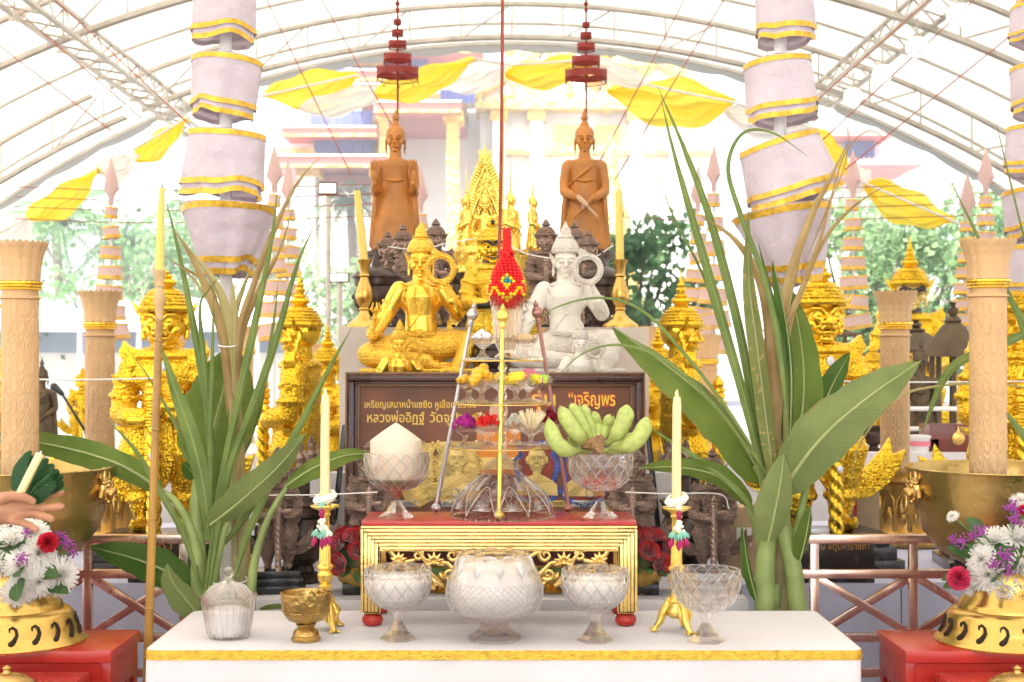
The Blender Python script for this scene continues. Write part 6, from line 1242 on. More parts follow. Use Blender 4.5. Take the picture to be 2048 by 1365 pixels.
# ================================================================ plants and cloth umbrellas
def crom(P, n=8):
    out = []; Q = [P[0] * 2 - P[1]] + P + [P[-1] * 2 - P[-2]]
    for i in range(1, len(Q) - 2):
        for j in range(n):
            t_ = j / n; a, b, c, d = Q[i - 1], Q[i], Q[i + 1], Q[i + 2]
            out.append(.5 * ((2 * b) + (c - a) * t_ + (2 * a - 5 * b + 4 * c - d) * t_ ** 2 + (3 * b - a - 3 * c + d) * t_ ** 3))
    return out + [P[-1]]
def blade(par, pts, w_px, m, Y, roll=0., fold=.25, kind='cane', wav=.0, rib=None, name='leaf', nv=6, tip=.55):
    """leaf along pixel path pts [(px,py,dY)] from base to tip"""
    P = [at(p[0], p[1], Y + (p[2] if len(p) > 2 else 0)) for p in pts]; C_ = crom(P, 7); n = len(C_) - 1; o0 = par.location; W = m_px(w_px, Y); view = Vector((0, 1, 0))
    ln = [0]
    for i in range(n): ln.append(ln[-1] + (C_[i + 1] - C_[i]).length)
    tot = ln[-1]; rows = []; ribp = []
    for i in range(n + 1):
        T = (C_[min(i + 1, n)] - C_[max(i - 1, 0)]).normalized(); S_ = T.cross(view).normalized(); N_ = S_.cross(T).normalized(); q = Matrix.Rotation(roll, 3, T); S_ = q @ S_; N_ = q @ N_; u = ln[i] / tot
        if kind == 'cane': w = .78 * W * min(1, .45 + u * 2.2) * max(0, 1 - max(0, (u - tip) / (1 - tip)) ** 1.5)
        elif kind == 'banana': w = .9 * W * (1 + .035 * math.sin(u * 41) + .03 * math.sin(u * 17 + 1)) * (math.sin(PI * min(1, max(0, (u + .015)) ** .72)) ** .62 if u < 1 else 0) * 1.0
        else: w = W * math.sin(PI * (.05 + .93 * u)) ** .7
        rows.append([C_[i] - o0 + S_ * w * (j / nv - .5) + N_ * (abs(j / nv - .5) * 2 * w * .5 * fold + wav * 1.8 * W * math.sin(u * 23 + j * .9) * abs(j / nv - .5)) for j in range(nv + 1)]); ribp.append(C_[i] - o0 - N_ * .0012)
    mb = MB(); vs_ = [p for r in rows for p in r]; fs = [(i * (nv + 1) + j, (i + 1) * (nv + 1) + j, (i + 1) * (nv + 1) + j + 1, i * (nv + 1) + j + 1) for i in range(n) for j in range(nv)]
    mb.add(vs_, fs, uv=[(ln[i] / tot, j / nv) for i in range(n + 1) for j in range(nv + 1)]); o = mb.build(name, m, par, sharp=80)
    if rib: MB().tube(ribp, [max(.0008, m_px(rib, Y) * (1 - .85 * i / n)) for i in range(n + 1)], 6).build('midrib', RIBM, o)
    return o
BAN = leaf_mat('banana_leaf', (.12, .2, .03), (.21, .29, .05), (.38, .42, .14), 60, .3); BAN2 = leaf_mat('banana_leaf_underside', (.19, .25, .075), (.27, .33, .11), (.45, .46, .22), 60, .25); BAND = leaf_mat('banana_leaf_deep', (.055, .14, .02), (.11, .2, .03), (.3, .36, .1), 60, .3)
CANE = leaf_mat('cane_leaf', (.13, .2, .045), (.22, .3, .07), (.4, .44, .2), 3, .25); CANE2 = leaf_mat('cane_leaf_spotted', (.17, .2, .045), (.24, .26, .07), (.5, .5, .3), 3, .25, blotch=.12); DRY = leaf_mat('dry_cane_leaf', (.3, .18, .06), (.5, .36, .15), (.42, .28, .1), 3, .25); DRYG = leaf_mat('yellowing_cane_leaf', (.36, .34, .1), (.5, .4, .18), (.5, .45, .2), 3, .25)
RIBM = mat('pale_leaf_rib', (.36, .42, .16), .5, var=.1); STEMG = mat('banana_stem', (.3, .38, .12), .45, var=.25, vs=9, bump=.2, bs=20, bt='wood'); CANES = mat('cane_stalk', (.46, .38, .17), .5, var=.3, vs=8, bump=.2, bs=20, bt='wood')
def stalk(par, pts, r_px, m, Y, name='stem', n=12, flat=1):
    P = crom([at(p[0], p[1], Y + (p[2] if len(p) > 2 else 0)) - par.location for p in pts], 6); q = len(P) - 1; rp = r_px if hasattr(r_px, '__len__') else (r_px, r_px)
    return MB().tube(P, [m_px(rp[0] + (rp[1] - rp[0]) * i / q, Y) for i in range(q + 1)], n, flat=flat).build(name, m, par)
YP = 4.3
bl = thing('banana_plant', 'cut banana plant tied to the left white pole', 'plant', (X(420, YP), YP + .02, 0))
br_ = thing('banana_plant', 'cut banana plant with broad leaves tied to the right white pole', 'plant', (X(1550, YP), YP + .02, 0))
cl_ = thing('sugar_cane', 'sugar cane with long green blades tied to the left white pole', 'plant', (X(470, YP), YP + .05, 0))
cr_ = thing('sugar_cane', 'sugar cane with long green and dry blades on the right white pole', 'plant', (X(1560, YP), YP + .05, 0))
for b_ in (bl, br_, cl_, cr_):   # stalks down to the floor
    MB().tube([(0, 0, 0), (0, 0, .8)], m_px(15, YP), 10).build('lower_stem', STEMG if b_ in (bl, br_) else CANES, b_)
# left banana plant
stalk(bl, [(402, 1260), (398, 1130), (392, 1040), (398, 960)], (19, 13), STEMG, YP); stalk(bl, [(408, 1240), (432, 1120), (455, 1040), (492, 975)], (13, 6), STEMG, YP - .03)
stalk(bl, [(398, 1130), (382, 1060), (352, 1005), (318, 978)], (13, 5), STEMG, YP - .02); stalk(bl, [(500, 1230), (508, 1130), (535, 1040), (575, 972)], (11, 5), STEMG, YP - .05); stalk(bl, [(425, 1240), (430, 1110), (445, 1000)], (13, 9), STEMG, YP + .03)
blade(bl, [(418, 940, .06), (428, 860, .08), (450, 770, .1), (468, 690, .08)], 172, BAN, YP, .15, .12, 'banana', .03, 3)
blade(bl, [(420, 1050), (478, 1005, -.05), (555, 935, -.09), (612, 866, -.1)], 74, BAN2, YP - .05, .5, .3, 'banana', .02, 3)
blade(bl, [(572, 972), (625, 938, -.03), (690, 912, -.06), (748, 908, -.08)], 46, BAN, YP - .06, -.3, .3, 'banana', .03, 2.5)
blade(bl, [(322, 980), (235, 928, -.04), (110, 892, -.02), (-50, 868, .02)], 62, BAN, YP + .12, .15, .2, 'banana', .02, 4)
blade(bl, [(385, 1180), (330, 1142, .02), (260, 1115, .05), (178, 1094, .06)], 84, BAND, YP + .02, .1, .2, 'banana', .02, 3)
blade(bl, [(400, 1236, -.02), (372, 1200, -.04), (345, 1165, -.05), (334, 1128, -.04)], 62, BAN2, YP - .06, .6, .5, 'banana', .02, 2)
blade(bl, [(392, 955, .04), (380, 940, .04), (366, 925, .04)], 40, BAND, YP + .05, .2, .1, 'banana'); blade(bl, [(440, 960, .06), (490, 860, .12), (530, 780, .15)], 60, BAND, YP + .1, .5, .3, 'banana', .02, 2)
# left cane blades
for pts, w_, m, dy, roll in (([(430, 1150), (428, 950), (412, 800), (385, 640), (352, 480), (328, 388)], 20, CANE, 0, .3), ([(430, 1120), (424, 950), (412, 760), (400, 620), (418, 580), (442, 548)], 19, CANE, -.02, .5), ([(424, 1080), (420, 860), (424, 740), (428, 560)], 12, CANE, -.03, .3), ([(412, 1180), (440, 990), (478, 800), (512, 640), (545, 470), (556, 360)], 22, CANE, -.05, .4),
     ([(420, 1170), (455, 960), (500, 830), (550, 690), (595, 530), (642, 425)], 22, CANE, -.06, .5), ([(462, 1180), (500, 1060), (560, 930), (612, 830), (660, 735), (708, 648)], 21, CANE, -.08, .4), ([(418, 1080), (408, 980), (385, 880), (350, 780), (320, 685)], 40, CANE, -.04, .1),
     ([(405, 1190), (372, 1080), (330, 1000), (270, 900), (212, 838)], 17, CANE, -.04, .3), ([(410, 1130), (400, 1000), (365, 880), (300, 760), (245, 685)], 8, CANE, .04, .3), ([(520, 1220, .03), (560, 1215, -.03), (600, 1222, -.06)], 20, CANE, -.05, .6), ([(440, 1000, .1), (520, 800, .12), (548, 640, .12), (556, 560, .12)], 14, CANE, .1, .3), ([(440, 1100), (495, 1030), (535, 960)], 18, CANE, -.02, .6)):
    blade(cl_, pts, w_, m, YP + dy, roll, .35)
stalk(cl_, [(492, 1260), (488, 1080), (478, 900), (462, 660)], (14, 9), CANES, YP + .05, 'stalk'); stalk(cl_, [(478, 1250), (470, 1050), (468, 800)], (9, 7), CANES, YP + .07, 'stalk')
for pts, w_, m in (([(470, 880), (450, 700), (422, 600), (378, 505), (338, 448)], 24, DRY), ([(474, 860), (458, 680), (440, 590), (400, 525), (362, 488)], 28, DRYG), ([(478, 860), (480, 670), (512, 560), (562, 430), (600, 360), (648, 306)], 18, DRY), ([(462, 850), (470, 680), (466, 600), (462, 545)], 26, DRYG), ([(476, 880), (482, 690), (515, 590), (560, 500), (585, 420)], 16, DRY), ([(455, 830), (436, 660), (392, 565), (330, 512), (300, 505)], 6, DRY),
      ([(480, 900), (474, 760), (470, 640), (500, 545), (530, 510)], 20, DRYG), ([(468, 920), (474, 830), (480, 730), (462, 640)], 26, DRY), ([(478, 980), (474, 900), (468, 800), (460, 700)], 18, DRY), ([(500, 1180), (496, 1060), (490, 960), (484, 860)], 12, DRY), ([(455, 700), (430, 600), (405, 560), (345, 525)], 12, DRY)):
    blade(cl_, pts, w_, m, YP - .02 + rng.random() * .04, rng.random() - .3, .5, 'cane', .05, name='dry_leaf')
# right banana plant
stalk(br_, [(1530, 1250), (1530, 1130), (1540, 1040), (1530, 960), (1512, 930)], (23, 9), STEMG, YP); stalk(br_, [(1600, 1250), (1585, 1130), (1566, 1040), (1580, 950)], (21, 12), STEMG, YP - .02); stalk(br_, [(1545, 1200), (1515, 1060), (1490, 1000), (1452, 965)], (12, 5), STEMG, YP + .02); stalk(br_, [(1590, 1100), (1605, 1010), (1622, 940)], (10, 6), STEMG, YP - .02)
blade(br_, [(1528, 960), (1450, 835, -.03), (1350, 745, -.06), (1224, 654, -.06)], 112, BAN, YP + .02, .75, .55, 'banana', .02, 3)
blade(br_, [(1560, 985), (1640, 880, -.08), (1730, 800, -.12), (1842, 722, -.14)], 122, BAN2, YP - .08, -.1, .18, 'banana', .02, 4.5)
blade(br_, [(1580, 960, .02), (1604, 830, .04), (1606, 720, .05), (1585, 580, .03)], 84, BAN, YP + .05, -.4, .25, 'banana', .02, 3); blade(br_, [(1578, 900, .02), (1582, 760, .0), (1572, 650, -.02), (1545, 520, -.03)], 46, BAND, YP - .02, .6, .6, 'banana', .02, 2.5)
blade(br_, [(1536, 1084, -.02), (1546, 1040, -.05), (1560, 970, -.06), (1568, 905, -.03)], 84, BAN2, YP - .1, .2, .35, 'banana', .02, 3)
blade(br_, [(1500, 1010), (1440, 955, -.03), (1360, 935, -.05), (1278, 936, -.06)], 50, BAN, YP - .02, -.4, .3, 'banana', .03, 2.5)
blade(br_, [(1600, 1120), (1612, 1070, -.02), (1622, 1010, -.02)], 50, BAN, YP - .04, .6, .4, 'banana', .03, 2); blade(br_, [(1512, 1200), (1495, 1130, -.02), (1484, 1050, -.03)], 26, BAND, YP - .03, .5, .5, 'banana', .03, 1.5); blade(br_, [(1640, 830, .2), (1665, 770, .22), (1700, 705, .24)], 64, BAND, YP + .2, .3, .2, 'banana', .03, 2)
for pts, w_, m, dy, roll in (([(1545, 1000), (1515, 850), (1480, 660), (1425, 450), (1370, 300), (1312, 166)], 26, CANE, -.02, .3), ([(1540, 1010), (1490, 800), (1445, 640), (1395, 470), (1352, 320), (1320, 190)], 25, CANE, -.05, .2), ([(1470, 760), (1410, 560), (1350, 440), (1300, 310)], 7, CANE, -.03, .3), ([(1580, 900), (1560, 700), (1530, 560), (1482, 430), (1457, 335), (1485, 268), (1545, 266), (1622, 318)], 16, CANE, -.12, .3),
      ([(1552, 1000), (1535, 860), (1515, 700), (1498, 560), (1497, 415)], 44, CANE2, -.08, .1), ([(1540, 960), (1470, 840), (1380, 720), (1290, 625), (1210, 596), (1120, 612), (1040, 660)], 10, CANE, -.1, .4), ([(1530, 940), (1420, 800), (1330, 720), (1240, 690), (1165, 708), (1104, 764)], 9, CANE, -.12, .4), ([(1530, 1060), (1480, 985), (1400, 920), (1290, 850)], 17, CANE, -.06, .4), ([(1575, 820), (1570, 720), (1545, 600), (1515, 480)], 18, BAND, -.06, .4), ([(1548, 980), (1530, 900), (1500, 760), (1470, 640)], 20, CANE, 0, .4)):
    blade(cr_, pts, w_, m, YP + dy, roll, .35)
stalk(cr_, [(1562, 1260), (1560, 1100), (1556, 900), (1552, 660)], (15, 10), CANES, YP + .05, 'stalk'); stalk(cr_, [(1545, 900), (1540, 760), (1536, 640)], (10, 8), CANES, YP + .03, 'stalk')
for pts, w_, m in (([(1545, 900), (1540, 680), (1520, 560), (1470, 480), (1400, 430)], 26, DRY), ([(1556, 900), (1556, 680), (1580, 560), (1625, 430), (1660, 360), (1702, 275)], 26, DRY), ([(1560, 860), (1562, 680), (1600, 590), (1640, 480), (1668, 380)], 16, DRY), ([(1550, 880), (1548, 720), (1540, 600), (1535, 540)], 32, DRY), ([(1556, 900), (1560, 760), (1566, 640), (1590, 560)], 26, DRY), ([(1565, 760), (1585, 640), (1640, 500), (1700, 420), (1790, 360)], 12, DRY), ([(1540, 940), (1530, 800), (1535, 660), (1525, 590)], 22, DRYG), ([(1568, 940), (1572, 800), (1568, 660), (1600, 520)], 14, DRYG), ([(1612, 520), (1655, 420), (1690, 310), (1740, 262), (1790, 300)], 5, DRY), ([(1630, 470), (1690, 330), (1690, 230), (1640, 190)], 4, DRY)):
    blade(cr_, pts, w_, m, YP - .05 + rng.random() * .04, rng.random() - .3, .5, 'cane', .05, name='dry_leaf')
# stray blades at the right edge
ce_ = thing('sugar_cane', 'sugar cane blades reaching in from the right edge of the photo', 'plant', (X(2110, 4.5), 4.5, 0)); MB().tube([(0, 0, 0), (0, 0, 1.3), (-.02, 0, 1.75)], [.02, .018, .008], 10).build('stalk', CANES, ce_)
for pts, w_, m in (([(2110, 900), (2040, 640), (1965, 490), (1893, 345)], 16, CANE), ([(2110, 700), (2060, 520), (2025, 380), (1985, 215)], 7, CANE), ([(2110, 760), (2060, 660), (2010, 580), (1985, 520)], 20, CANE), ([(2110, 640), (2000, 690), (1900, 740), (1842, 870)], 24, CANE), ([(2110, 790), (2000, 768), (1880, 772), (1790, 800), (1715, 900), (1700, 1010)], 7, DRYG), ([(2110, 960), (2040, 860), (1990, 800)], 22, CANE)):
    blade(ce_, pts, w_, m, 4.5, .3, .35)
for side_, px, py in (('left', 458, 690), ('left', 455, 1160), ('right', 1546, 662)):
    p = at(px, py, YP); n_ = 'upper' if py < 800 else 'lower'; rr = m_px(20 if py < 800 else 40, YP)
    o = MB().tube([(rr * math.cos(a * PI / 12), rr * .9 * math.sin(a * PI / 12), .006 * math.sin(a * PI / 12)) for a in range(25)], .0022, 6).build('cable_tie', STRING); o.location = p; tag(o, f'white cable tie round the {n_} {side_} cane bundle', 'cable tie', 'white cable ties')
# ---- tall cloth umbrellas
def tier(par, c, rt, rb, h, tilt, seed, flare=0, k=1.):
    """one cloth tier: outer and longer inner valance with gold braid bands, hung from c (top centre)"""
    q = random.Random(seed); ph = [q.random() * 6.28 for _ in range(5)]; M = Matrix.Translation(c) @ Matrix.Rotation(tilt[0], 4, 'Y') @ Matrix.Rotation(tilt[1], 4, 'X')
    def surf(off, top, bot, amp, sc=1.):
        def fn(u, v):
            th = 2 * PI * u; z = top + (bot - top) * v; f = min(1, -z / h) if h else 0; r = (rt + (rb - rt) * f) * sc
            w_ = amp * (.15 + f ** 1.3) * (.55 * math.sin(3 * th + ph[0]) + .5 * math.sin(5 * th + ph[1] + 1.2 * f) + .3 * math.sin(9 * th + ph[2] - f)) + .006 * math.sin(17 * th + 5 * f + ph[4]) * math.sin(9 * f + 3 * th); lift = h * .08 * f * max(0, math.sin(2 * th + ph[3])) ** 2 + h * .006 * f * math.sin(7 * th + ph[1])
            return ((r * (1 + w_) + off) * math.cos(th), (r * (1 + w_) + off) * math.sin(th), z + lift)
        return fn
    am = .05 + flare; o = MB().grid(surf(0, 0, -h * .84, am), 72, 12, M).build('cloth_tier', PINK, par)
    MB().grid(surf(0, -h * .02, -h, am * 1.3, .93), 72, 12, M).build('inner_valance', PINK, o)
    MB().grid(lambda u, v: (rt * v * math.cos(2 * PI * u), rt * v * math.sin(2 * PI * u), .012 * h * math.sin(3 * 2 * PI * u + ph[4]) * v + (.05 * h * (1 - v))), 48, 4, M).build('top_cover', PINK, o)
    bw = .085 * h
    for (a_, b_, sc, am_) in ((-.012 * h, -.012 * h - bw, 1, am), (-h * .84 + bw, -h * .84, 1, am), (-h + bw, -h, .93, am * 1.3)): MB().grid(surf(.0022, a_, b_, am_, sc), 72, 2, M).build('gold_braid', TRIM, o)
def umbrella(label, Y, tiers, pole, group='tall pink cloth umbrellas'):
    b = at(pole[0], pole[1], Y); tp_ = at(pole[2], pole[3], Y); t = thing('tiered_umbrella', label, 'umbrella', (b.x, Y, 0), group=group)
    MB().tube([(0, 0, 0), (0, 0, b.z), (tp_.x - b.x, 0, tp_.z)], m_px(12.5, Y), 14).build('pole', WHITE, t)
    for i, (cx, y0, y1, ht, hb, tl, fl_) in enumerate(tiers):
        c = at(cx, y0, Y); tier(t, (c.x - b.x, 0, c.z), m_px(ht, Y), m_px(hb, Y), m_px(y1 - y0, Y), (R(tl), R(rng.uniform(-4, 4))), hash(label) % 97 * 0 + i * 13 + len(label), fl_)
    return t
umbrella('tall pink and gold cloth umbrella on the left white pole', 4.45, [(450, -165, -45, 56, 60, 0, 0), (450, -32, 88, 62, 63, 1, .01), (455, 122, 240, 70, 62, 4, .02), (455, 266, 396, 76, 83, 4, .03), (456, 416, 555, 94, 46, 1, .13)], (452, 1100, 452, -160))
umbrella('tall pink and gold cloth umbrella on the right white pole', 4.45, [(1560, -165, -45, 52, 56, -2, 0), (1566, -36, 90, 56, 60, -3, .01), (1554, 124, 246, 66, 71, -6, .03), (1556, 284, 412, 80, 96, -17, .05), (1560, 424, 575, 98, 48, -10, .17)], (1562, 1100, 1560, -160))
umbrella('pink and gold cloth umbrella cut off by the right edge', 4.9, [(2082, -70, 10, 46, 50, 0, 0), (2082, 15, 88, 58, 62, 1, 0), (2084, 136, 232, 62, 62, 0, 0), (2086, 256, 352, 70, 74, 1, 0), (2092, 384, 480, 84, 74, 0, .03), (2098, 490, 590, 88, 96, 0, .03)], (2100, 1100, 2082, -80))
# ---- distant slim umbrella poles
def slim(px, y0, ylast, Y, n, label, flag=True):
    t = thing('slim_umbrella_pole', label, 'umbrella', (X(px, Y), Y, 0), group='slim pink umbrella poles behind the altar'); k = m_px(1, Y); q = random.Random(px * 7 + int(Y * 10))
    MB().tube([(0, 0, 0), (0, 0, Zp(y0 + 20, Y))], 2.6 * k, 8).build('pole', WHITE, t)
    if flag:
        z1 = Zp(y0 - 0, Y); mb = MB(); a_ = q.random() * 2; mb.lathe([(.5 * k, z1 + 0), (13 * k, z1 - 62 * k), (5 * k, z1 - 78 * k), (4 * k, z1 - 96 * k)], 9, lambda th, j, r, z: r * (1 + .35 * math.cos(2 * th + a_) + .1 * math.cos(5 * th))); mb.build('pennant', PINK_F, t)
    ys = y0 + (100 if flag else 0); span = (ylast - ys) / n
    for i in range(n):
        u = i / max(1, n - 1); hw_ = 13 + 23 * u; h = span * .7 * (.75 + .3 * u); zt_ = Zp(ys + span * i, Y); a_ = q.uniform(-.16, .16); fx = q.uniform(-2, 2) * k; M = Matrix.Translation((fx, 0, zt_)) @ Matrix.Rotation(a_, 4, 'Y')
        o = MB().lathe([(hw_ * .93 * k, 0), (hw_ * .97 * k, -h * .5 * k), (hw_ * k, -h * k)], 24, lambda th, j, r, z: r * (1 + .05 * math.sin(3 * th + i)), M=M, cap=False); o.lathe([(.5 * k, .5 * k), (hw_ * .93 * k, 0)], 24, M=M, cap=False); o = o.build('cloth_tier', PINK_F, t)
        for zz in (0, -.78, -.93): MB().lathe([((hw_ * (.96 + .05 * -zz) + .8) * k, zz * h * k), ((hw_ * (.96 + .05 * -zz) + .8) * k, (zz * h - 3) * k)], 24, lambda th, j, r, z: r * (1 + .05 * math.sin(3 * th + i)), M=M, cap=False).build('gold_braid', TRIM, o)
slim(222, 315, 690, 9.0, 7, 'slim pink umbrella pole left of the left gold guardian'); slim(548, 290, 690, 8.6, 7, 'slim pink umbrella pole just right of the tall left umbrella'); slim(576, 320, 640, 9.8, 6, 'slim pink umbrella pole behind the left profile guardian')
slim(1396, 330, 690, 9.6, 7, 'slim pink umbrella pole left of the pair behind the right profile guardian'); slim(1428, 288, 720, 8.4, 7, 'slim pink umbrella pole right of the pair behind the right profile guardian'); slim(1706, 300, 668, 9.0, 7, 'slim pink umbrella pole right of the right gold guardian')
slim(1935, 345, 660, 10.2, 7, 'slim pink umbrella pole left of the pair near the right edge'); slim(1972, 295, 640, 9.2, 7, 'slim pink umbrella pole right of the pair near the right edge'); slim(840, 330, 640, 9.5, 4, 'slim pink pennant pole behind the left wooden Buddha')
# ================================================================ carved wax candles, brass bowls
def carved_candle(label, loc, H, r, group='carved tan wax candles'):
    t = thing('carved_candle', label, 'candle', loc, group=group); hz_ = H - r * 3.1
    sm = lambda x, a, b: max(0, min(1, (x - a) / (b - a))) ** 2 * (3 - 2 * max(0, min(1, (x - a) / (b - a))))
    def lat(th, j, rr, z):
        p_, q_ = abs(math.sin(4 * th + z / r * 1.45)), abs(math.sin(4 * th - z / r * 1.45)); d = min(p_, q_); m = p_ * q_
        return rr * (.96 + .05 * sm(d, .05, .28) - .05 * sm(m, .3, .45) + .055 * sm(m, .5, .7) - .03 * sm(m, .85, .97))
    n = int(hz_ / (r * .075)); MB().lathe([(r, hz_ * i / n) for i in range(n + 1)], 128, lat).build('shaft', WAX, t)
    MB().lathe([(r * 1.02, hz_ - .01 * r), (r * 1.12, hz_ + .05 * r), (r * 1.12, hz_ + .12 * r), (r * .98, hz_ + .2 * r), (r, hz_ + .5 * r), (r * 1.04, hz_ + .55 * r)], 40).build('collar', WAX, t)
    g_ = MB().lathe([(r * 1.02, hz_ + .5 * r), (r * 1.16, hz_ + .55 * r), (r * 1.1, hz_ + .62 * r), (r * 1.14, hz_ + .72 * r), (r * 1.1, hz_ + .8 * r), (r * 1.2, hz_ + .88 * r), (r * 1.2, hz_ + .98 * r), (r * 1.02, hz_ + 1.02 * r)], 48, lambda th, j, rr, z: rr * (1 + .02 * math.cos(24 * th))); g_.build('gold_ring', G_SIT, t)
    def flu(th, j, rr, z): return rr * (1 + .035 * abs(math.cos(7 * th)))
    z0 = hz_ + 1.02 * r; top = H
    def crown(u, v):
        th = 2 * PI * u; f = v; rr = r * (1.06 + .42 * f ** 2.4) * (1 + .04 * abs(math.cos(7 * th)) + .012 * math.cos(f * 26) * (abs(math.sin(7 * th)) > .75)); z = z0 + (top - z0) * f + (f > .99) * r * .14 * abs(math.sin(14 * th / 1.0))
        return (rr * math.cos(th), rr * math.sin(th), z)
    MB().grid(crown, 140, 22).build('flared_top', WAX, t); MB().lathe([(r * 1.3, top - .02 * r), (r * .9, top - .2 * r), (.002, top - .25 * r)], 40, cap=False).build('melt_pool', WAX, t); MB().tube([(0, 0, top - .25 * r), (.003, 0, top + .25 * r)], [.003, .002], 6).build('wick', CROWN_DK, t)
def lion_ring(par, M):
    b = MB(); E = lambda p, rr, n=12: b.ell(p, rr, n)
    E((0, 0, 0), (.04, .026, .052)); E((0, -.026, -.012), (.028, .026, .02)); E((0, -.04, -.004), (.013, .012, .009))
    for s_ in (-1, 1): E((s_ * .018, -.024, .016), (.011, .011, .01)); b.tube([(s_ * .006, -.026, .026), (s_ * .02, -.026, .034), (s_ * .036, -.012, .026)], [.005, .007, .004], 7, rnd=True); E((s_ * .02, -.034, -.02), (.013, .012, .01)); b.tube([(s_ * .03, 0, .03), (s_ * .045, 0, .05), (s_ * .04, 0, .068)], [.01, .008, .003], 7, rnd=True); b.tube([(s_ * .036, 0, -.01), (s_ * .05, -.004, -.03), (s_ * .036, 0, -.056)], [.012, .011, .005], 7, rnd=True); E((s_ * .012, -.022, -.05), (.014, .012, .012))
    b.tube([(0, .004, .04), (0, .002, .07), (0, .006, .095)], [.016, .01, .002], 8, rnd=True)
    o = b.remesh('lion_mask', BRASS, par, .0028, 1); o.matrix_local = M @ Matrix.Scale(.72, 4)
    q = MB().tube([(.024 * math.sin(a * PI / 12), -.048 + .004 * math.cos(a * PI / 12), -.062 + .038 * math.cos(a * PI / 12)) for a in range(25)], .0052, 8).build('ring', BRASS, o)
YB2 = 4.3
for side_, cpx, sg, canx in (('left', 12, 1, 40), ('right', 2028, -1, 1976)):
    c = Vector((X(cpx, YB2), YB2, Zp(1148, YB2))); k = m_px(1, YB2)
    t = thing('brass_water_bowl', f'huge engraved brass bowl with lion ring handle at the {side_} edge', 'bowl', c, group='huge engraved brass bowls')
    MB().lathe([(70 * k, 0), (72 * k, 4 * k), (60 * k, 10 * k), (100 * k, 20 * k), (146 * k, 46 * k), (178 * k, 86 * k), (196 * k, 134 * k), (205 * k, 184 * k), (209 * k, 208 * k), (211 * k, 212 * k), (209 * k, 214 * k), (205 * k, 210 * k), (200 * k, 184 * k), (190 * k, 134 * k), (170 * k, 86 * k), (138 * k, 50 * k), (90 * k, 28 * k), (2 * k, 24 * k)], 72).build('bowl', mat('engraved_bowl_brass_' + side_, (.58, .4, .14), .3, .95, var=.15, vs=7, bump=.3, bs=34, bt='voro', dist=.004), t)
    th = R(-8) if sg > 0 else R(188); d = Vector((math.cos(th), math.sin(th), 0)); z_ = 172 * k; M = Matrix.Translation(d * (203 * k + .008) + Vector((0, 0, z_))) @ Matrix.Rotation(math.atan2(d.x, -d.y), 4, 'Z'); lion_ring(t, M)
    st_ = thing('bowl_stand', f'round red stand hidden under the {side_} brass bowl', 'stand', (c.x, c.y, 0), group='bowl stands'); MB().lathe([(.17, 0), (.17, .05), (.1, .1), (.1, c.z - .08), (.15, c.z - .03), (.15, c.z)], 24).build('column', RED_L, st_)
    carved_candle(f'tall carved tan candle standing in the {side_} brass bowl', (X(canx, YB2), YB2, c.z + 26 * k), Zp(488 if sg > 0 else 484, YB2) - c.z - 26 * k, m_px(36, YB2))
for side_, cpx, canx in (('left', 205, 200), ('right', 1812, 1790)):
    Yd = 6.05; z0 = .702; zt_ = Zp(936 if side_ == 'right' else 912, Yd); r_ = m_px(97, Yd); hh = zt_ - z0
    t = thing('lotus_drum', f'brass drum with lotus petal band under the {side_} rear carved candle', 'drum', (X(cpx, Yd), Yd, z0), group='lotus band drums')
    MB().lathe([(r_ * .95, 0), (r_, .02), (r_ * .92, .05), (r_ * .84, .08), (r_ * .8, hh * .5), (r_ * .86, hh * .8), (r_ * 1.0, hh * .86), (r_ * 1.0, hh * .92), (r_ * .94, hh * .93), (r_ * .97, hh), (.01, hh)], 48).build('drum', BRASS, t)
    pm = MB()
    for i in range(18):
        a_ = 2 * PI * i / 18; M = Matrix.Rotation(a_, 4, 'Z') @ Matrix.Translation((0, -r_ * .83, hh * .42)); pm.tube([(r_ * .14 * s, 0, z * hh) for s, z in ((-.9, -.24), (-1, 0), (-.7, .2), (0, .3), (.7, .2), (1, 0), (.9, -.24))], .009, 7, M); pm.ell((0, .008, -.02), (r_ * .1, .012, hh * .17), 10, M)
    pm.build('lotus_petals', BRASS, t)
    carved_candle(f'carved tan candle on the {side_} lotus drum', (X(canx, Yd - .0), Yd, zt_ + .001), Zp(586, Yd) - zt_, m_px(28.5, Yd))
for px, top, Y, l in ((486, 655, 8.2, 'small distant carved candle behind the left banana leaf'), (1412, 672, 8.0, 'small distant carved candle behind the right cane blades'), (1302, 655, 8.6, 'small distant carved candle right of the beige plinth'), (345, 640, 8.6, 'small distant carved candle right of the left guardian head'), (638, 690, 8.8, 'small distant carved candle left of the beige plinth')):
    carved_candle(l, (X(px, Y), Y, 1.0), Zp(top, Y) - 1.0, .062)
for x0, x1, lab in ((-250, 690, 'long white cloth table far behind the left statues'), (1290, 2300, 'long white cloth table far behind the right statues')):
    draped('back_table', lab, 'table', X(x0, 7.8), X(x1, 7.8), 7.3, 9.0, 0, 1.0, LINEN, int(x1), .02)
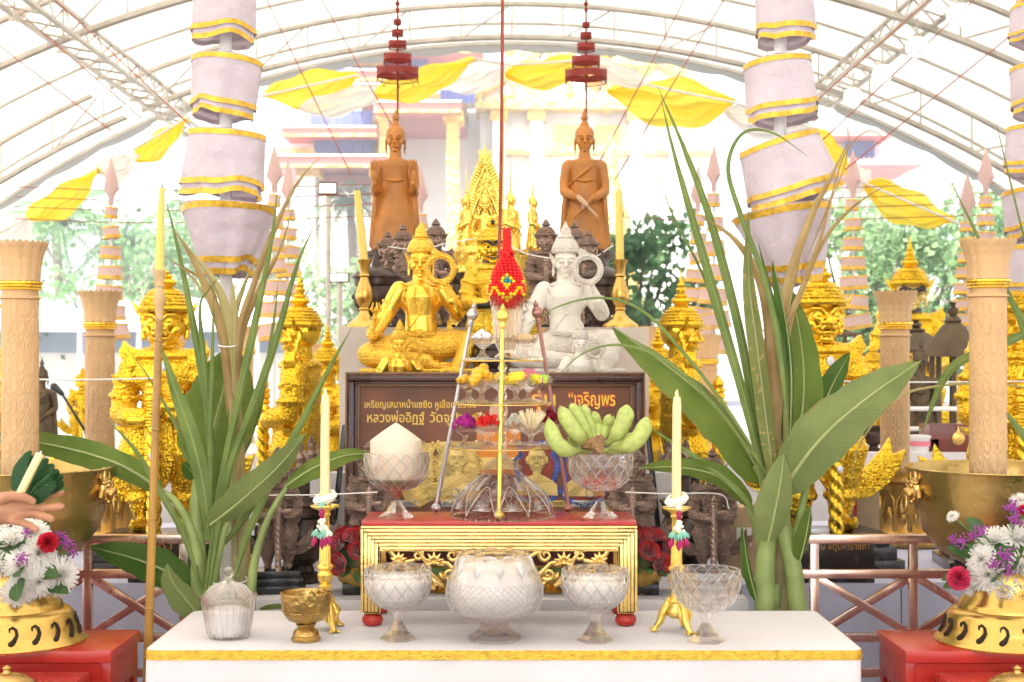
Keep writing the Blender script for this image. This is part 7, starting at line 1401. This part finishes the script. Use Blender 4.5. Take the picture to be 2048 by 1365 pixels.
# ================================================================ flowers on red tables
def table(side_, sg):
    f = lambda px: px if sg > 0 else 2 * CX - px + 0
    xr = X(222, 3.73); xl = -2.0; z = Zp(1303, 3.73); cx = (xr + xl) / 2 * sg; t = thing('red_table', f'red lacquered table with slotted sides at the {side_} edge', 'table', (cx + (0 if sg > 0 else -.02), 3.88, 0), group='red lacquered tables'); w_ = xr - xl
    MB().box((0, 0, z - .016), (w_, .3, .032)).build('table_top', RED_L, t, bevel=.003)
    for s_ in (-1, 1):
        xe = s_ * (w_ / 2 - .02); MB().box((xe, 0, z - .075), (.03, .27, .082)).build('side_rail', RED_L, t, bevel=.002); MB().box((xe, 0, z - .36), (.03, .27, .05)).build('side_rail', RED_L, t, bevel=.002)
        for y in (-.115, -.045, .04, .115): MB().box((xe, y, z - .225), (.028, .036 if abs(y) > .1 else .024, .22)).build('side_slat', RED_L, t)
        for y in (-.115, .115): MB().box((xe, y, (z - .385) / 2), (.036, .036, z - .385)).build('leg', RED_L, t)
    MB().box((0, -.132, z - .1), (w_ - .06, .012, .13)).build('front_apron', RED_L, t)
    z2 = z - .045; xs = (X(182, 3.7) - xl); t2 = thing('red_step', f'lower red lacquered step in front of the {side_} red table', 'step', ((xl + xs / 2) * sg, 3.56, 0), group='red lacquered steps'); MB().box((0, 0, z2 - .014), (xs, .26, .028)).build('step_top', RED_L, t2, bevel=.003); MB().box((0, 0, z2 / 2 - .014), (xs - .03, .23, z2 - .03)).build('step_box', RED_L, t2)
    bl_ = thing('brass_dome_lid', f'brass domed lid on the {side_} red step', 'lid', (X(8 if sg > 0 else 2040, 3.5), 3.52, z2), group='brass domed lids'); k = m_px(1, 3.5); MB().lathe([(58 * k, 0), (58 * k, 4 * k), (52 * k, 12 * k), (30 * k, 24 * k), (8 * k, 28 * k), (6 * k, 34 * k), (9 * k, 38 * k), (1 * k, 44 * k)], 36).build('dome', BRASS, bl_)
    return z
ZR = table('left', 1); table('right', -1)
PETW = cloth_mat('white_chrysanthemum', (.93, .91, .86), .4, bump=.1); CARN = mat('red_carnation', (.75, .02, .05), .6, var=.2, vs=80); CARP = mat('pink_red_carnation', (.8, .06, .16), .6, var=.2, vs=80); STAT = mat('purple_statice', (.36, .06, .33), .7, var=.3, vs=120); GLF = leaf_mat('bouquet_leaf', (.03, .09, .02), (.08, .17, .05), (.14, .22, .08), 20, .2); STM = mat('flower_stem', (.12, .22, .06), .6)
def mum_mesh():
    mb = MB(); q = random.Random(4)
    for ring in range(9):
        n = 9 + 2 * ring; ph = .12 + ring * .175
        for i in range(n):
            a_ = 2 * PI * i / n + ring * .6 + q.random() * .15; L_ = .5 + .09 * ring * .7 + q.random() * .08; w_ = .085; p_ = ph + q.uniform(-.08, .08); d = Vector((math.sin(p_) * math.cos(a_), math.sin(p_) * math.sin(a_), math.cos(p_))); s_ = Vector((-math.sin(a_), math.cos(a_), 0)); n_ = d.cross(s_); L2 = L_ * (.8 if ring < 2 else 1)
            mb.grid(lambda u, v: d * L2 * u + n_ * (-.22 * L2 * u * u * (1.2 if ring > 4 else -.6)) + s_ * w_ * (v - .5) * 2 * math.sin(PI * (.12 + .78 * u)) - n_ * abs(v - .5) * .05 + Vector((0, 0, -.12)), 4, 2)
    return mb.mesh('chrysanthemum', PETW, sharp=80)
def carn_mesh(m):
    mb = MB(); q = random.Random(8)
    for i in range(60):
        a_ = q.random() * 6.28; p_ = math.acos(1 - q.random() * 1.1); d = Vector((math.sin(p_) * math.cos(a_), math.sin(p_) * math.sin(a_), math.cos(p_))); s_ = d.orthogonal().normalized(); s_ = Matrix.Rotation(q.random() * 6, 3, d) @ s_; e = d.cross(s_)
        mb.grid(lambda u, v: d * .75 * u + s_ * .5 * (v - .5) * (.3 + u) + e * .09 * math.sin(v * 22) * u, 3, 8)
    return mb.mesh('carnation', m, sharp=80)
def stat_mesh():
    mb = MB(); q = random.Random(5)
    for i in range(40): mb.ell((q.gauss(0, .38), q.gauss(0, .38), q.gauss(0, .28)), .17, 6)
    return mb.mesh('statice', STAT)
MUM, CAR1, CAR2, STA = mum_mesh(), carn_mesh(CARN), carn_mesh(CARP), stat_mesh()
def bouquet(side_, cpx, fl, leaves):
    Y = 3.86; c = Vector((X(cpx, Y), Y, ZR)); k = m_px(1, Y); v = thing('brass_flower_vase', f'brass vase on a pierced bell foot on the {side_} red table', 'vase', c, group='pierced brass vases')
    MB().lathe([(140 * k, 0), (141 * k, 4 * k), (136 * k, 10 * k), (128 * k, 16 * k), (122 * k, 30 * k), (116 * k, 55 * k), (108 * k, 64 * k), (96 * k, 68 * k), (94 * k, 76 * k), (90 * k, 82 * k), (78 * k, 96 * k), (70 * k, 120 * k), (72 * k, 146 * k), (66 * k, 146 * k), (60 * k, 110 * k), (4 * k, 96 * k)], 64).build('vase_body', BRASS_L, v); GAP_SHADE = mat('painted_gap_shade_' + side_, (.02, .012, .006), .8, var=0)
    for i in range(18):
        a_ = 2 * PI * (i + .5) / 18; pts = [(-7, 18), (-1, 24), (4, 34), (2, 44), (-4, 49), (-10, 46), (-10, 40)]; P = []
        for (x, z) in pts: rr = (126 - (z - 16) * .24 + 1.0) * k; th = a_ + x * k / rr; P.append((rr * math.cos(th), rr * math.sin(th), z * k))
        MB().tube(P, [6 * k, 4.8 * k, 3.6 * k, 3 * k, 2.6 * k, 2.2 * k, 1.2 * k], 8, rnd=True, flat=1).build('gap_shade_inlay', GAP_SHADE, v)  # solid near-black hooks painted in for the shaded openings of the foot
    t = thing('flower_arrangement', f'white chrysanthemums with purple statice and red carnation at the {side_} edge', 'flowers', c + Vector((0, 0, 140 * k)), group='chrysanthemum arrangements'); ctr = t.location + Vector((0, 0, -10 * k))
    for (px, py, r_, kind, dy) in fl:
        p = at(px, py, Y + dy); d = (p - ctr); d.y -= .08; d = d.normalized(); o = link({'w': 'chrysanthemum', 'r': 'carnation', 'p': 'carnation', 's': 'statice'}[kind], {'w': MUM, 'r': CAR1, 'p': CAR2, 's': STA}[kind], t); s_ = m_px(r_, Y)
        o.location = p - t.location; o.rotation_euler = (Matrix.Rotation(rng.random() * 6, 3, d) @ d.to_track_quat('Z', 'Y').to_matrix()).to_euler(); o.scale = (s_,) * 3
        MB().tube([(0, 0, -20 * k), (p - t.location) * .5 + Vector((0, 0, 8 * k)), p - t.location - d * s_ * .2], 2 * k, 5).build('stem', STM, t)
    for i in range(leaves):
        a_ = rng.random() * 6.28; p_ = .5 + rng.random() * 1.2; d = Vector((math.sin(p_) * math.cos(a_), math.sin(p_) * math.sin(a_), math.cos(p_))); s_ = d.orthogonal().normalized(); L_ = (50 + 30 * rng.random()) * k; p = d * (45 + 35 * rng.random()) * k
        MB().grid(lambda u, v_: p + d * L_ * u + s_ * L_ * .55 * (v_ - .5) * math.sin(PI * (.06 + .9 * u)) + Vector((0, 0, -L_ * .25 * u * u)), 6, 4).build('leaf', GLF, t)
    MB().ell((0, 0, 15 * k), (70 * k, 66 * k, 60 * k), 14).build('foliage_core', GLF, t)
bouquet('left', 28, [(62, 1062, 40, 'w', -.02), (16, 1086, 40, 'w', -.05), (78, 1106, 38, 'w', -.06), (124, 1152, 42, 'w', -.04), (38, 1132, 34, 'w', -.09), (2, 1140, 38, 'w', -.08), (34, 1192, 36, 'w', -.1), (78, 1165, 34, 'w', -.08), (-20, 1060, 40, 'w', 0), (-25, 1170, 40, 'w', -.04), (40, 1075, 32, 'w', .05), (96, 1086, 27, 'r', -.07), (56, 1062, 13, 's', -.08), (134, 1086, 14, 's', -.03), (146, 1104, 11, 's', -.03), (44, 1118, 13, 's', -.13), (120, 1072, 11, 's', -.02), (100, 1200, 26, 'w', .0)], 26)
bouquet('right', 2014, [(1990, 1082, 38, 'w', -.03), (2032, 1076, 36, 'w', -.04), (1976, 1150, 40, 'w', -.06), (2008, 1182, 38, 'w', -.08), (2044, 1136, 40, 'w', -.08), (2046, 1196, 38, 'w', -.08), (1962, 1118, 32, 'w', -.05), (2042, 1000, 22, 'w', 0), (1904, 1032, 14, 'w', .0), (1955, 1180, 34, 'w', -.02), (2085, 1060, 40, 'w', -.02), (2090, 1150, 40, 'w', -.05), (1918, 1157, 31, 'p', -.06), (2047, 1022, 16, 'r', -.04), (2026, 1016, 17, 's', -.04), (1962, 1062, 14, 's', -.07), (1922, 1084, 14, 's', -.04), (2012, 1112, 17, 's', -.12), (1988, 1128, 13, 's', -.12), (2030, 1040, 14, 's', -.06), (1905, 1078, 9, 's', -.03), (2018, 1142, 12, 's', -.14), (1945, 1072, 10, 's', -.05)], 26)
# ================================================================ copper railings
def railing(side_, posts, x0, x1):
    Y = 4.68; t = thing('copper_railing', f'rose gold steel railing with crossed braces on the {side_}', 'railing', (X((x0 + x1) / 2, Y), Y, 0), group='rose gold railings'); L0 = t.location.x; w_ = m_px(17, Y); Z_ = lambda py: Zp(py, Y)
    for py in (1078, 1148, 1275, 1345):
        MB().box(((X(x0, Y) + X(x1, Y)) / 2 - L0, 0, Z_(py)), (X(x1, Y) - X(x0, Y), w_ * (1 if py > 1080 else 1.3), w_)).build('rail', ROSEG, t, bevel=.002)
    for px in posts: MB().box((X(px, Y) - L0, .001, Z_(1087) / 2), (w_, w_ * .9, Z_(1087))).build('post', ROSEG, t, bevel=.002)
    for a_, b_ in zip(posts[:-1], posts[1:]):
        for (p, q, dy) in (((a_ + 8, 1156), (b_ - 8, 1267), .0), ((a_ + 8, 1267), (b_ - 8, 1156), .004)):
            A, B_ = at(*p, Y), at(*q, Y); d = B_ - A; M = Matrix.Translation((A + B_) / 2 - t.location + Vector((0, dy, 0))) @ d.to_track_quat('X', 'Z').to_matrix().to_4x4(); MB().box((0, 0, 0), (d.length, w_ * .7, w_ * .92), M).build('brace', ROSEG, t, bevel=.0015)
railing('left', [-215, -20, 176, 368], -240, 466); railing('right', [1628, 1826, 2024, 2222], 1540, 2260)
# ================================================================ bamboo pole, threads, cords
Y = 4.08; b0, b1 = at(281, 1740, Y), at(319, 628, Y); t = thing('bamboo_pole', 'slender bamboo pole with turned wooden socket before the left guardian', 'pole', (b0.x, Y, 0)); o0 = Vector((b0.x, Y, 0)); pts = []; rr = []
for i in range(60): u = i / 59; pts.append(Vector((b0.x, Y, .0)).lerp(b1, u) - o0); rr.append(m_px(9.8 - 2.2 * u, Y) * (1 + .1 * (abs((u * 6.3) % 1 - .5) < .012)))
MB().tube(pts, rr, 16).build('shaft', BAMB, t)
for i in range(1, 7):
    u = (i - .0) / 6.3 ; p = Vector((b0.x, Y, 0)).lerp(b1, u) - o0; MB().lathe([(m_px(10 - 2.2 * u, Y), -.003), (m_px(11.2 - 2.2 * u, Y), 0), (m_px(10 - 2.2 * u, Y), .003)], 16, c=p).build('node', BAMB, t)
LWD = mat('turned_pale_wood', (.62, .42, .2), .5, var=.12, vs=20); k = m_px(1, Y)
MB().lathe([(7.5 * k, -12 * k), (8 * k, 0), (9 * k, 14 * k), (11 * k, 24 * k), (12 * k, 34 * k), (9 * k, 46 * k), (8 * k, 52 * k), (10 * k, 56 * k), (8.5 * k, 62 * k), (11 * k, 74 * k), (12 * k, 86 * k), (10 * k, 88 * k)], 24, c=(b1 - o0)).build('socket', LWD, t)
c = thing('pole_candle', 'long yellow candle on top of the bamboo pole', 'candle', b1 + Vector((0, 0, 84 * k))); MB().tube([(0, 0, 0), (2 * k, 0, 90 * k), (5 * k, 0, 168 * k)], [9 * k, 7.5 * k, 5.5 * k], 14).build('wax', WAX_Y, c); MB().tube([(5 * k, 0, 168 * k), (5 * k, 0, 178 * k)], [2 * k, k], 5).build('wick', CROWN_DK, c)
def cord(label, pts, r, m, name='cord', cat='cord', group=None):
    P = [at(*p) for p in pts]; o0 = P[0].copy(); o = MB().tube([p - o0 for p in (crom(P, 6) if len(P) > 2 else P)], r, 6).build(name, m); o.location = o0; return tag(o, label, cat, group)
cord('white sacred thread across the left guardian at waist height', [(-40, 757, 5.14), (150, 760, 5.14), (312, 757, 5.14)], .003, STRING, 'sacred_thread', 'thread', 'white sacred threads')
cord('white sacred thread from the right guardian to the carved candle', [(1640, 762, 5.1), (1800, 765, 5.1), (2090, 763, 5.1)], .003, STRING, 'sacred_thread', 'thread', 'white sacred threads')
cord('white sacred thread between the left bronze guardians', [(535, 991, 4.4), (640, 990, 4.4), (755, 985, 4.4)], .0022, STRING, 'sacred_thread', 'thread', 'white sacred threads')
cord('white sacred thread between the right bronze guardians', [(1250, 985, 4.4), (1340, 988, 4.4), (1440, 989, 4.4), (1458, 1018, 4.4)], .0022, STRING, 'sacred_thread', 'thread', 'white sacred threads')
cord('white sacred thread running from bronze guardians to the right banana plant', [(1446, 976, 4.4), (1490, 980, 4.4), (1540, 986, 4.4)], .0022, STRING, 'sacred_thread', 'thread', 'white sacred threads')
cord('white sacred thread sagging among the bronze guardians on the plinth', [(775, 494, 5.7), (840, 500, 5.7), (900, 486, 5.7), (985, 478, 5.7), (1060, 510, 5.7), (1170, 520, 5.7), (1226, 492, 5.7)], .0026, STRING, 'sacred_thread', 'thread', 'white sacred threads')
cord('thick red cord hanging straight down in the middle of the picture', [(1012, -2120, 4.9), (1006, -120, 4.9), (1004, 200, 4.9), (1001, 420, 4.9), (997, 566, 4.9)], .0052, CORD, 'red_rope', 'cord'); cord('thin red cord beside the thick central cord', [(1008, -2120, 4.92), (1003, -120, 4.92), (1000, 300, 4.92), (995, 570, 4.92)], .002, CORD, 'red_rope', 'cord')
RC = 'red cords strung under the tent'
for i, (a_, b_) in enumerate((((-20, 78), (222, 262)), ((0, -8), (282, 236)), ((100, -10), (400, 270)), ((528, -10), (702, 350)), ((638, -10), (790, 262)), ((1374, -10), (1196, 330)), ((1442, 10), (1230, 360)), ((1880, -20), (1630, 205)), ((1960, -10), (1640, 285)), ((2060, 40), (1690, 340)))):
    cord(f'{ORD[i]} thin red cord from the left slanting under the tent roof', [(a_[0] + (a_[0] - b_[0]) * .8, a_[1] + (a_[1] - b_[1]) * .8, 9.9), (a_[0], a_[1], 9.5), (b_[0], b_[1], 8)], .0038, CORD, 'strung_cord', 'cord', RC)
for i, py in enumerate((372, 392, 412, 436)):
    cord(f'{ORD[i]} red cord from the top crossing level behind the left profile guardian', [(30, py + 2, 11.5), (320, py + 10, 11.5), (760, py - 4, 11.5)], .0035, CORD, 'strung_cord', 'cord', RC); cord(f'{ORD[i]} red cord from the top crossing level behind the right umbrella', [(1230, py - 2, 11.5), (1500, py + 8, 11.5), (1990, py - 6, 11.5)], .0035, CORD, 'strung_cord', 'cord', RC)
c = thing('yellow_stick_candle', 'tall thin yellow candle beside the flame aureole', 'candle', (X(997, 6.6), 6.6, ZB)); MB().tube([(0, 0, 0), (.02, 0, Zp(200, 6.6) - ZB)], [.014, .01], 10).build('wax', WAX_Y, c); MB().lathe([(.05, 0), (.05, .01), (.02, .03), (.018, .06)], 16).build('holder', BRASS, c)
# ================================================================ hand with leaf bundle
YH = 3.0; SKIN = mat('skin', (.47, .22, .12), .5, var=.16, vs=22, bump=.25, bs=70, sss=.15); k = m_px(1, YH); o0 = at(-30, 1030, YH)
t = thing('person', 'hand and forearm of a person reaching in from the left edge with leaves and candle', 'person', o0)
b = MB(); P = lambda px, py, dy=0: at(px, py, YH + dy) - o0
b.tube([P(-420, 1130, -.05), P(-260, 1090, -.02), P(-120, 1050), P(-45, 1030), P(-20, 1024)], [44 * k, 42 * k, 33 * k, 26 * k, 27 * k], 16, rnd=True, flat=.85)
b.ell(P(14, 1016), (40 * k, 17 * k, 33 * k), 18); b.ell(P(-8, 1022), (34 * k, 19 * k, 30 * k), 18)
for pts, r_ in (([(38, 994, .012), (72, 998, .018), (100, 992, .02), (122, 984, .018)], 9.5), ([(42, 1010, .004), (76, 1018, .004), (102, 1016, 0), (122, 1014, -.004)], 10), ([(38, 1028, -.004), (68, 1028, -.012), (88, 1033, -.018), (102, 1038, -.02)], 9.5), ([(24, 1042, -.008), (46, 1046, -.022), (62, 1052, -.03), (72, 1060, -.032)], 8), ([(0, 1000, -.012), (26, 992, -.03), (46, 994, -.036), (64, 1003, -.032)], 10.5)):
    n_ = len(pts); b.tube([P(*p) for p in pts], [r_ * k * (1.05 - .08 * i) for i in range(n_)], 12, rnd=True)
b.remesh('arm_and_hand', SKIN, t, 2.1 * k, 3)
MB().tube([P(-520, 1170, -.06), P(-330, 1108, -.03), P(-230, 1082, -.02)], [62 * k, 58 * k, 54 * k], 18).build('sleeve', LINEN, t)
NAIL = mat('finger_nail', (.75, .5, .4), .3, var=.03)
lb_ = thing('betel_leaf_bundle', 'fan of dark green betel leaves held in the hand at the left', 'leaves', at(44, 1012, YH)); BET = leaf_mat('betel_leaf', (.012, .06, .02), (.03, .11, .03), (.12, .24, .05), 14, .15); BETL = leaf_mat('betel_leaf_light', (.07, .22, .03), (.12, .3, .05), (.3, .4, .1), 14, .2)
for i, (ex, ey, w_, dy, m) in enumerate(((62, 902, 40, .02, BET), (78, 908, 40, .03, BET), (96, 918, 40, .01, BET), (108, 930, 38, .0, BET), (118, 942, 38, -.01, BET), (126, 952, 36, 0, BET), (128, 966, 34, -.005, BET), (130, 976, 30, .01, BETL), (88, 926, 40, -.02, BET), (104, 944, 40, -.025, BET), (74, 916, 36, -.015, BET), (112, 960, 36, -.02, BET))):
    blade(lb_, [(46, 1010, 0), ((46 + ex) / 2 - 4, (1010 + ey) / 2 - 4, dy * .6), (ex, ey, dy)], w_, m, YH, .8 - .12 * i, .9, 'leafy', .04)
cc = thing('held_candle', 'short cream candle held against the betel leaves', 'candle', at(36, 996, YH - .03)); A = Vector((0, 0, 0)); B_ = at(80, 908, YH - .03) - cc.location; MB().tube([A, B_ * .97, B_], [8 * k, 8 * k, 6.5 * k], 16).build('wax', WAX_C, cc); MB().tube([B_, B_ * 1.06], [2.4 * k, 1 * k], 5).build('wick', STRING, cc)
# ================================================================ clutter behind, right and left
gg = dup(gh, (X(1820, 11), 11, Zp(905, 11)), R(-4), m_px(400, 11), 'giant pale gold guardian statue with black face paint among the trees', 'gold guardian statues', mats={G_SMO: mat('pale_gold_paint', (.85, .66, .25), .4, .5)}, skip=('stepped_base',)); zz_ = gg.location.z / gg.scale.x
MB().lathe([(.3, -zz_), (.3, -zz_ + .05), (.26, -.04), (.3, 0)], 20).build('pedestal', WHITE, gg); mb = MB()
for s_ in (-1, 1): mb.tube([(s_ * .006, -.09, .8), (s_ * .05, -.08, .815), (s_ * .07, -.05, .8)], [.012, .016, .006], 8, rnd=True)
mb.build('black_face_paint', CROWN_DK, gg); MB().lathe([(.06, .69), (.06, .72)], 16).build('black_neck_band', CROWN_DK, gg)
DKB = mat('weathered_dark_bronze', (.12, .085, .05), .45, .6, var=.3, vs=8, bump=.3, bs=20)
def pavilion(px, top, eave, hw_, Y, label):
    k = m_px(1, Y); z1 = Zp(top, Y); ze = Zp(eave, Y); t = thing('bronze_pavilion', label, 'pavilion', (X(px, Y), Y, 1.0), group='bronze pavilions'); h = z1 - ze; e = ze - 1.0
    MB().lathe([(hw_ * k, e - 6 * k), (hw_ * .98 * k, e), (hw_ * .6 * k, e + h * .28), (hw_ * .34 * k, e + h * .52), (hw_ * .22 * k, e + h * .6), (hw_ * .26 * k, e + h * .64), (hw_ * .2 * k, e + h * .7), (hw_ * .1 * k, e + h * .74), (hw_ * .16 * k, e + h * .8), (hw_ * .16 * k, e + h * .88), (hw_ * .06 * k, e + h * .92), (hw_ * .1 * k, e + h), (.002, e + h)], 48, lambda th, j, r, z: r * (1 + (.05 * abs(math.cos(12 * th)) if r > hw_ * .3 * k else 0))).build('roof', DKB, t)
    for i in range(6): a_ = i * PI / 3 + .3; MB().tube([(hw_ * .7 * k * math.cos(a_), hw_ * .7 * k * math.sin(a_), 0), (hw_ * .7 * k * math.cos(a_), hw_ * .7 * k * math.sin(a_), e)], 4 * k, 8).build('column', DKB, t)
    MB().lathe([(hw_ * .8 * k, 0), (hw_ * .8 * k, 10 * k), (hw_ * .7 * k, 14 * k), (hw_ * .4 * k, 14 * k)], 24).build('base', DKB, t)
pavilion(1906, 605, 708, 66, 8.3, 'bronze pavilion with bell roof left of the right carved candle'); pavilion(1832, 640, 700, 72, 8.8, 'bronze pavilion half hidden behind the rear carved candle'); pavilion(1690, 660, 668, 36, 8.6, 'dark bronze pavilion right of the slim umbrella pole')
BZ = {TWOOD: BRZ_S}
dup(wr, (X(1842, 8.0), 8.0, 1.0), R(-15), Zp(678, 8.0) - 1.0, 'dark bronze standing figure with folded arms behind the rear candle', mats={TWOOD: DKB, PALE: DKB}, skip=('stand',), name='bronze_figure')
dup(wr, (X(84, 8.0), 8.0, 1.0), R(20), Zp(716, 8.0) - 1.0, 'dark bronze standing figure right of the left carved candle', mats={TWOOD: DKB, PALE: DKB}, skip=('stand',), name='bronze_figure')
dup(gm, (X(165, 8.2), 8.2, 1.0), R(10), Zp(735, 8.2) - 1.0, 'small gold guardian left of the rear left candle', 'gold guardian statues', skip=('stepped_base', 'white_powder_mark')); dup(gm, (X(1745, 8.2), 8.2, 1.0), R(-10), Zp(690, 8.2) - 1.0, 'small gold guardian left of the rear right candle', 'gold guardian statues', skip=('stepped_base', 'white_powder_mark'))
MAH = mat('mahogany_box', (.16, .025, .015), .3, coat=.3)
t = thing('mahogany_box', 'dark red box with gold emblem behind the right guardian', 'box', (X(1900, 7.5), 7.5, 1.0)); h = Zp(848, 7.5) - 1.0; MB().box((0, 0, h / 2), (m_px(104, 7.5), .2, h)).build('box_body', MAH, t, bevel=.004); MB().lathe([(.004, 0), (.03, .004), (.034, .008), (.02, .012)], 20, M=Matrix.Translation((.01, -.1, h * .5)) @ Matrix.Rotation(R(90), 4, 'X')).build('emblem', BRASS_L, t); MB().prism([(-.012, h * .7), (.012, h * .7), (.0, h * .98)], .006, Matrix.Translation((.01, 0, 0)), y0=-.108).build('emblem_tip', BRASS_L, t)
t = thing('orange_carton', 'orange paper carton behind the right guardian waist', 'carton', (X(1706, 7.45), 7.45, 1.0)); MB().box((0, 0, .07), (.07, .07, .14)).build('carton', mat('orange_paper', (.75, .3, .06), .6, var=.2, vs=20), t, bevel=.002); MB().box((.0, -.036, .08), (.04, .003, .06)).build('yellow_panel', YT1, t)
urn(1747, 7.5, 1.0, m_px(27, 7.5), m_px(50, 7.5), 'small dark pot behind the right guardian tail'); t = thing('white_tub', 'small white plastic tub behind the right rear candle', 'tub', (X(1842, 7.45), 7.45, 1.0)); MB().lathe([(.05, 0), (.06, .07), (.064, .075), (.064, .085), (.01, .088)], 24).build('tub', WHITE, t); MB().lathe([(.061, .03), (.0615, .055)], 24, cap=False).build('pink_band', PNK, t)
t = thing('wood_block', 'small tan wooden block beside the white tub', 'block', (X(1868, 7.42), 7.42, 1.0)); MB().box((0, 0, .035), (.045, .04, .07)).build('block', LWD, t, bevel=.003)
for y_, l in ((818, 'upper white rail behind the right statues'), (858, 'lower white rail behind the right statues')):
    o = MB().tube([(-.6, 0, 0), (.6, 0, 0)], .013, 8).build('white_rail', WHITE); o.location = at(1800, y_, 7.9); tag(o, l, 'rail', 'white rails')
def flood(px, py, Y, w_, h_, label):
    t = thing('flood_light', label, 'lamp', at(px, py, Y), group='flood lights'); a_, b_ = m_px(w_, Y), m_px(h_, Y); MB().box((0, 0, 0), (a_, .06, b_)).build('housing', DKB, t, bevel=.01); MB().box((0, -.034, 0), (a_ * .86, .01, b_ * .7)).build('lens', LAMPW, t); MB().tube([(0, .02, -t.location.z), (0, .02, -b_ / 2)], .025, 8).build('pole', STEEL, t)
flood(656, 378, 13, 38, 26, 'dark flood light high on a pole left of the left wooden Buddha'); flood(679, 556, 12, 40, 20, 'flood light on a pole left of the left brass candlestick')
t = thing('microphone_stand', 'black microphone on a boom stand behind the left carved candle', 'microphone', (X(200, 7.2), 7.2, 0)); A = at(124, 788, 7.2) - t.location; MB().tube([(0, 0, 0), (0, 0, 1.0), A], [.012, .01, .006], 8).build('boom', BLK, t); MB().tube([A, A + Vector((-.04, 0, .035))], [.012, .02], 10, rnd=True).build('microphone_head', BLK, t)
# brown paper parcels and small bronze seated figures beside the poster
KRA = mat('kraft_paper', (.5, .35, .2), .7, var=.12, vs=9, bump=.3, bs=14)
t = thing('paper_parcel', 'brown paper parcel right of the right bronze guardian', 'parcel', (X(1482, 4.85), 4.85, ZW)); MB().box((0, 0, .12), (.13, .12, .24)).build('parcel', KRA, t, bevel=.012); MB().box((0, -.062, .14), (.05, .003, .06)).build('label_sheet', WHITE, t)
t = thing('cardboard_box', 'cardboard box with red stripe beside the right guardian foot', 'carton', (X(1722, 5.6), 5.6, .71)); MB().box((0, 0, .14), (.12, .1, .24)).build('carton', KRA, t, bevel=.003); MB().box((-.035, -.0515, .18), (.012, .002, .1)).build('red_stripe', RED_P, t)
for i, (px, pyb, top, Y) in enumerate(((600, 958, 876, 5.3), (622, 950, 870, 5.4), (640, 955, 880, 5.5), (1336, 955, 878, 5.4), (1352, 950, 868, 5.3), (1372, 955, 876, 5.5))):
    o = dup(dg, at(px, pyb, Y), 0, m_px(pyb - top, Y), ['small brown seated figure left of the three behind the left candle', 'small brown seated figure in the middle behind the left candle', 'small brown seated figure right of the three behind the left candle', 'small brown seated figure left of the three behind the right candle', 'small brown seated figure in the middle behind the right candle', 'small brown seated figure right of the three behind the right candle'][i], 'small brown seated figures', mats={G_SITO: BRZ_O, G_SIT: BRZ_S}, skip=('ring_noose', 'thunderbolt'), name='bronze_seated_figure'); hh = (o.location.z - .7) / o.scale.x
    MB().lathe([(.42, -hh), (.42, -hh + .1), (.36, -.05), (.4, 0)], 16).build('stand', POT, o)
# ---- added air volume, pales the background in place of glare
hm = bpy.data.materials.new('glare_wash_air'); hm.use_nodes = True; n = hm.node_tree.nodes; n.remove(n['Principled BSDF']); v = n.new('ShaderNodeVolumePrincipled'); v.inputs['Color'].default_value = (1, .985, .96, 1); v.inputs['Density'].default_value = .009; v.inputs['Anisotropy'].default_value = .2
hm.node_tree.links.new(v.outputs[0], n['Material Output'].inputs['Volume'])
hz = MB().box((0, 180, 6.9), (704, 644, 16)).build('glare_wash', hm); tag(hz, kind='stuff', label='added air volume that washes out the background like glare')
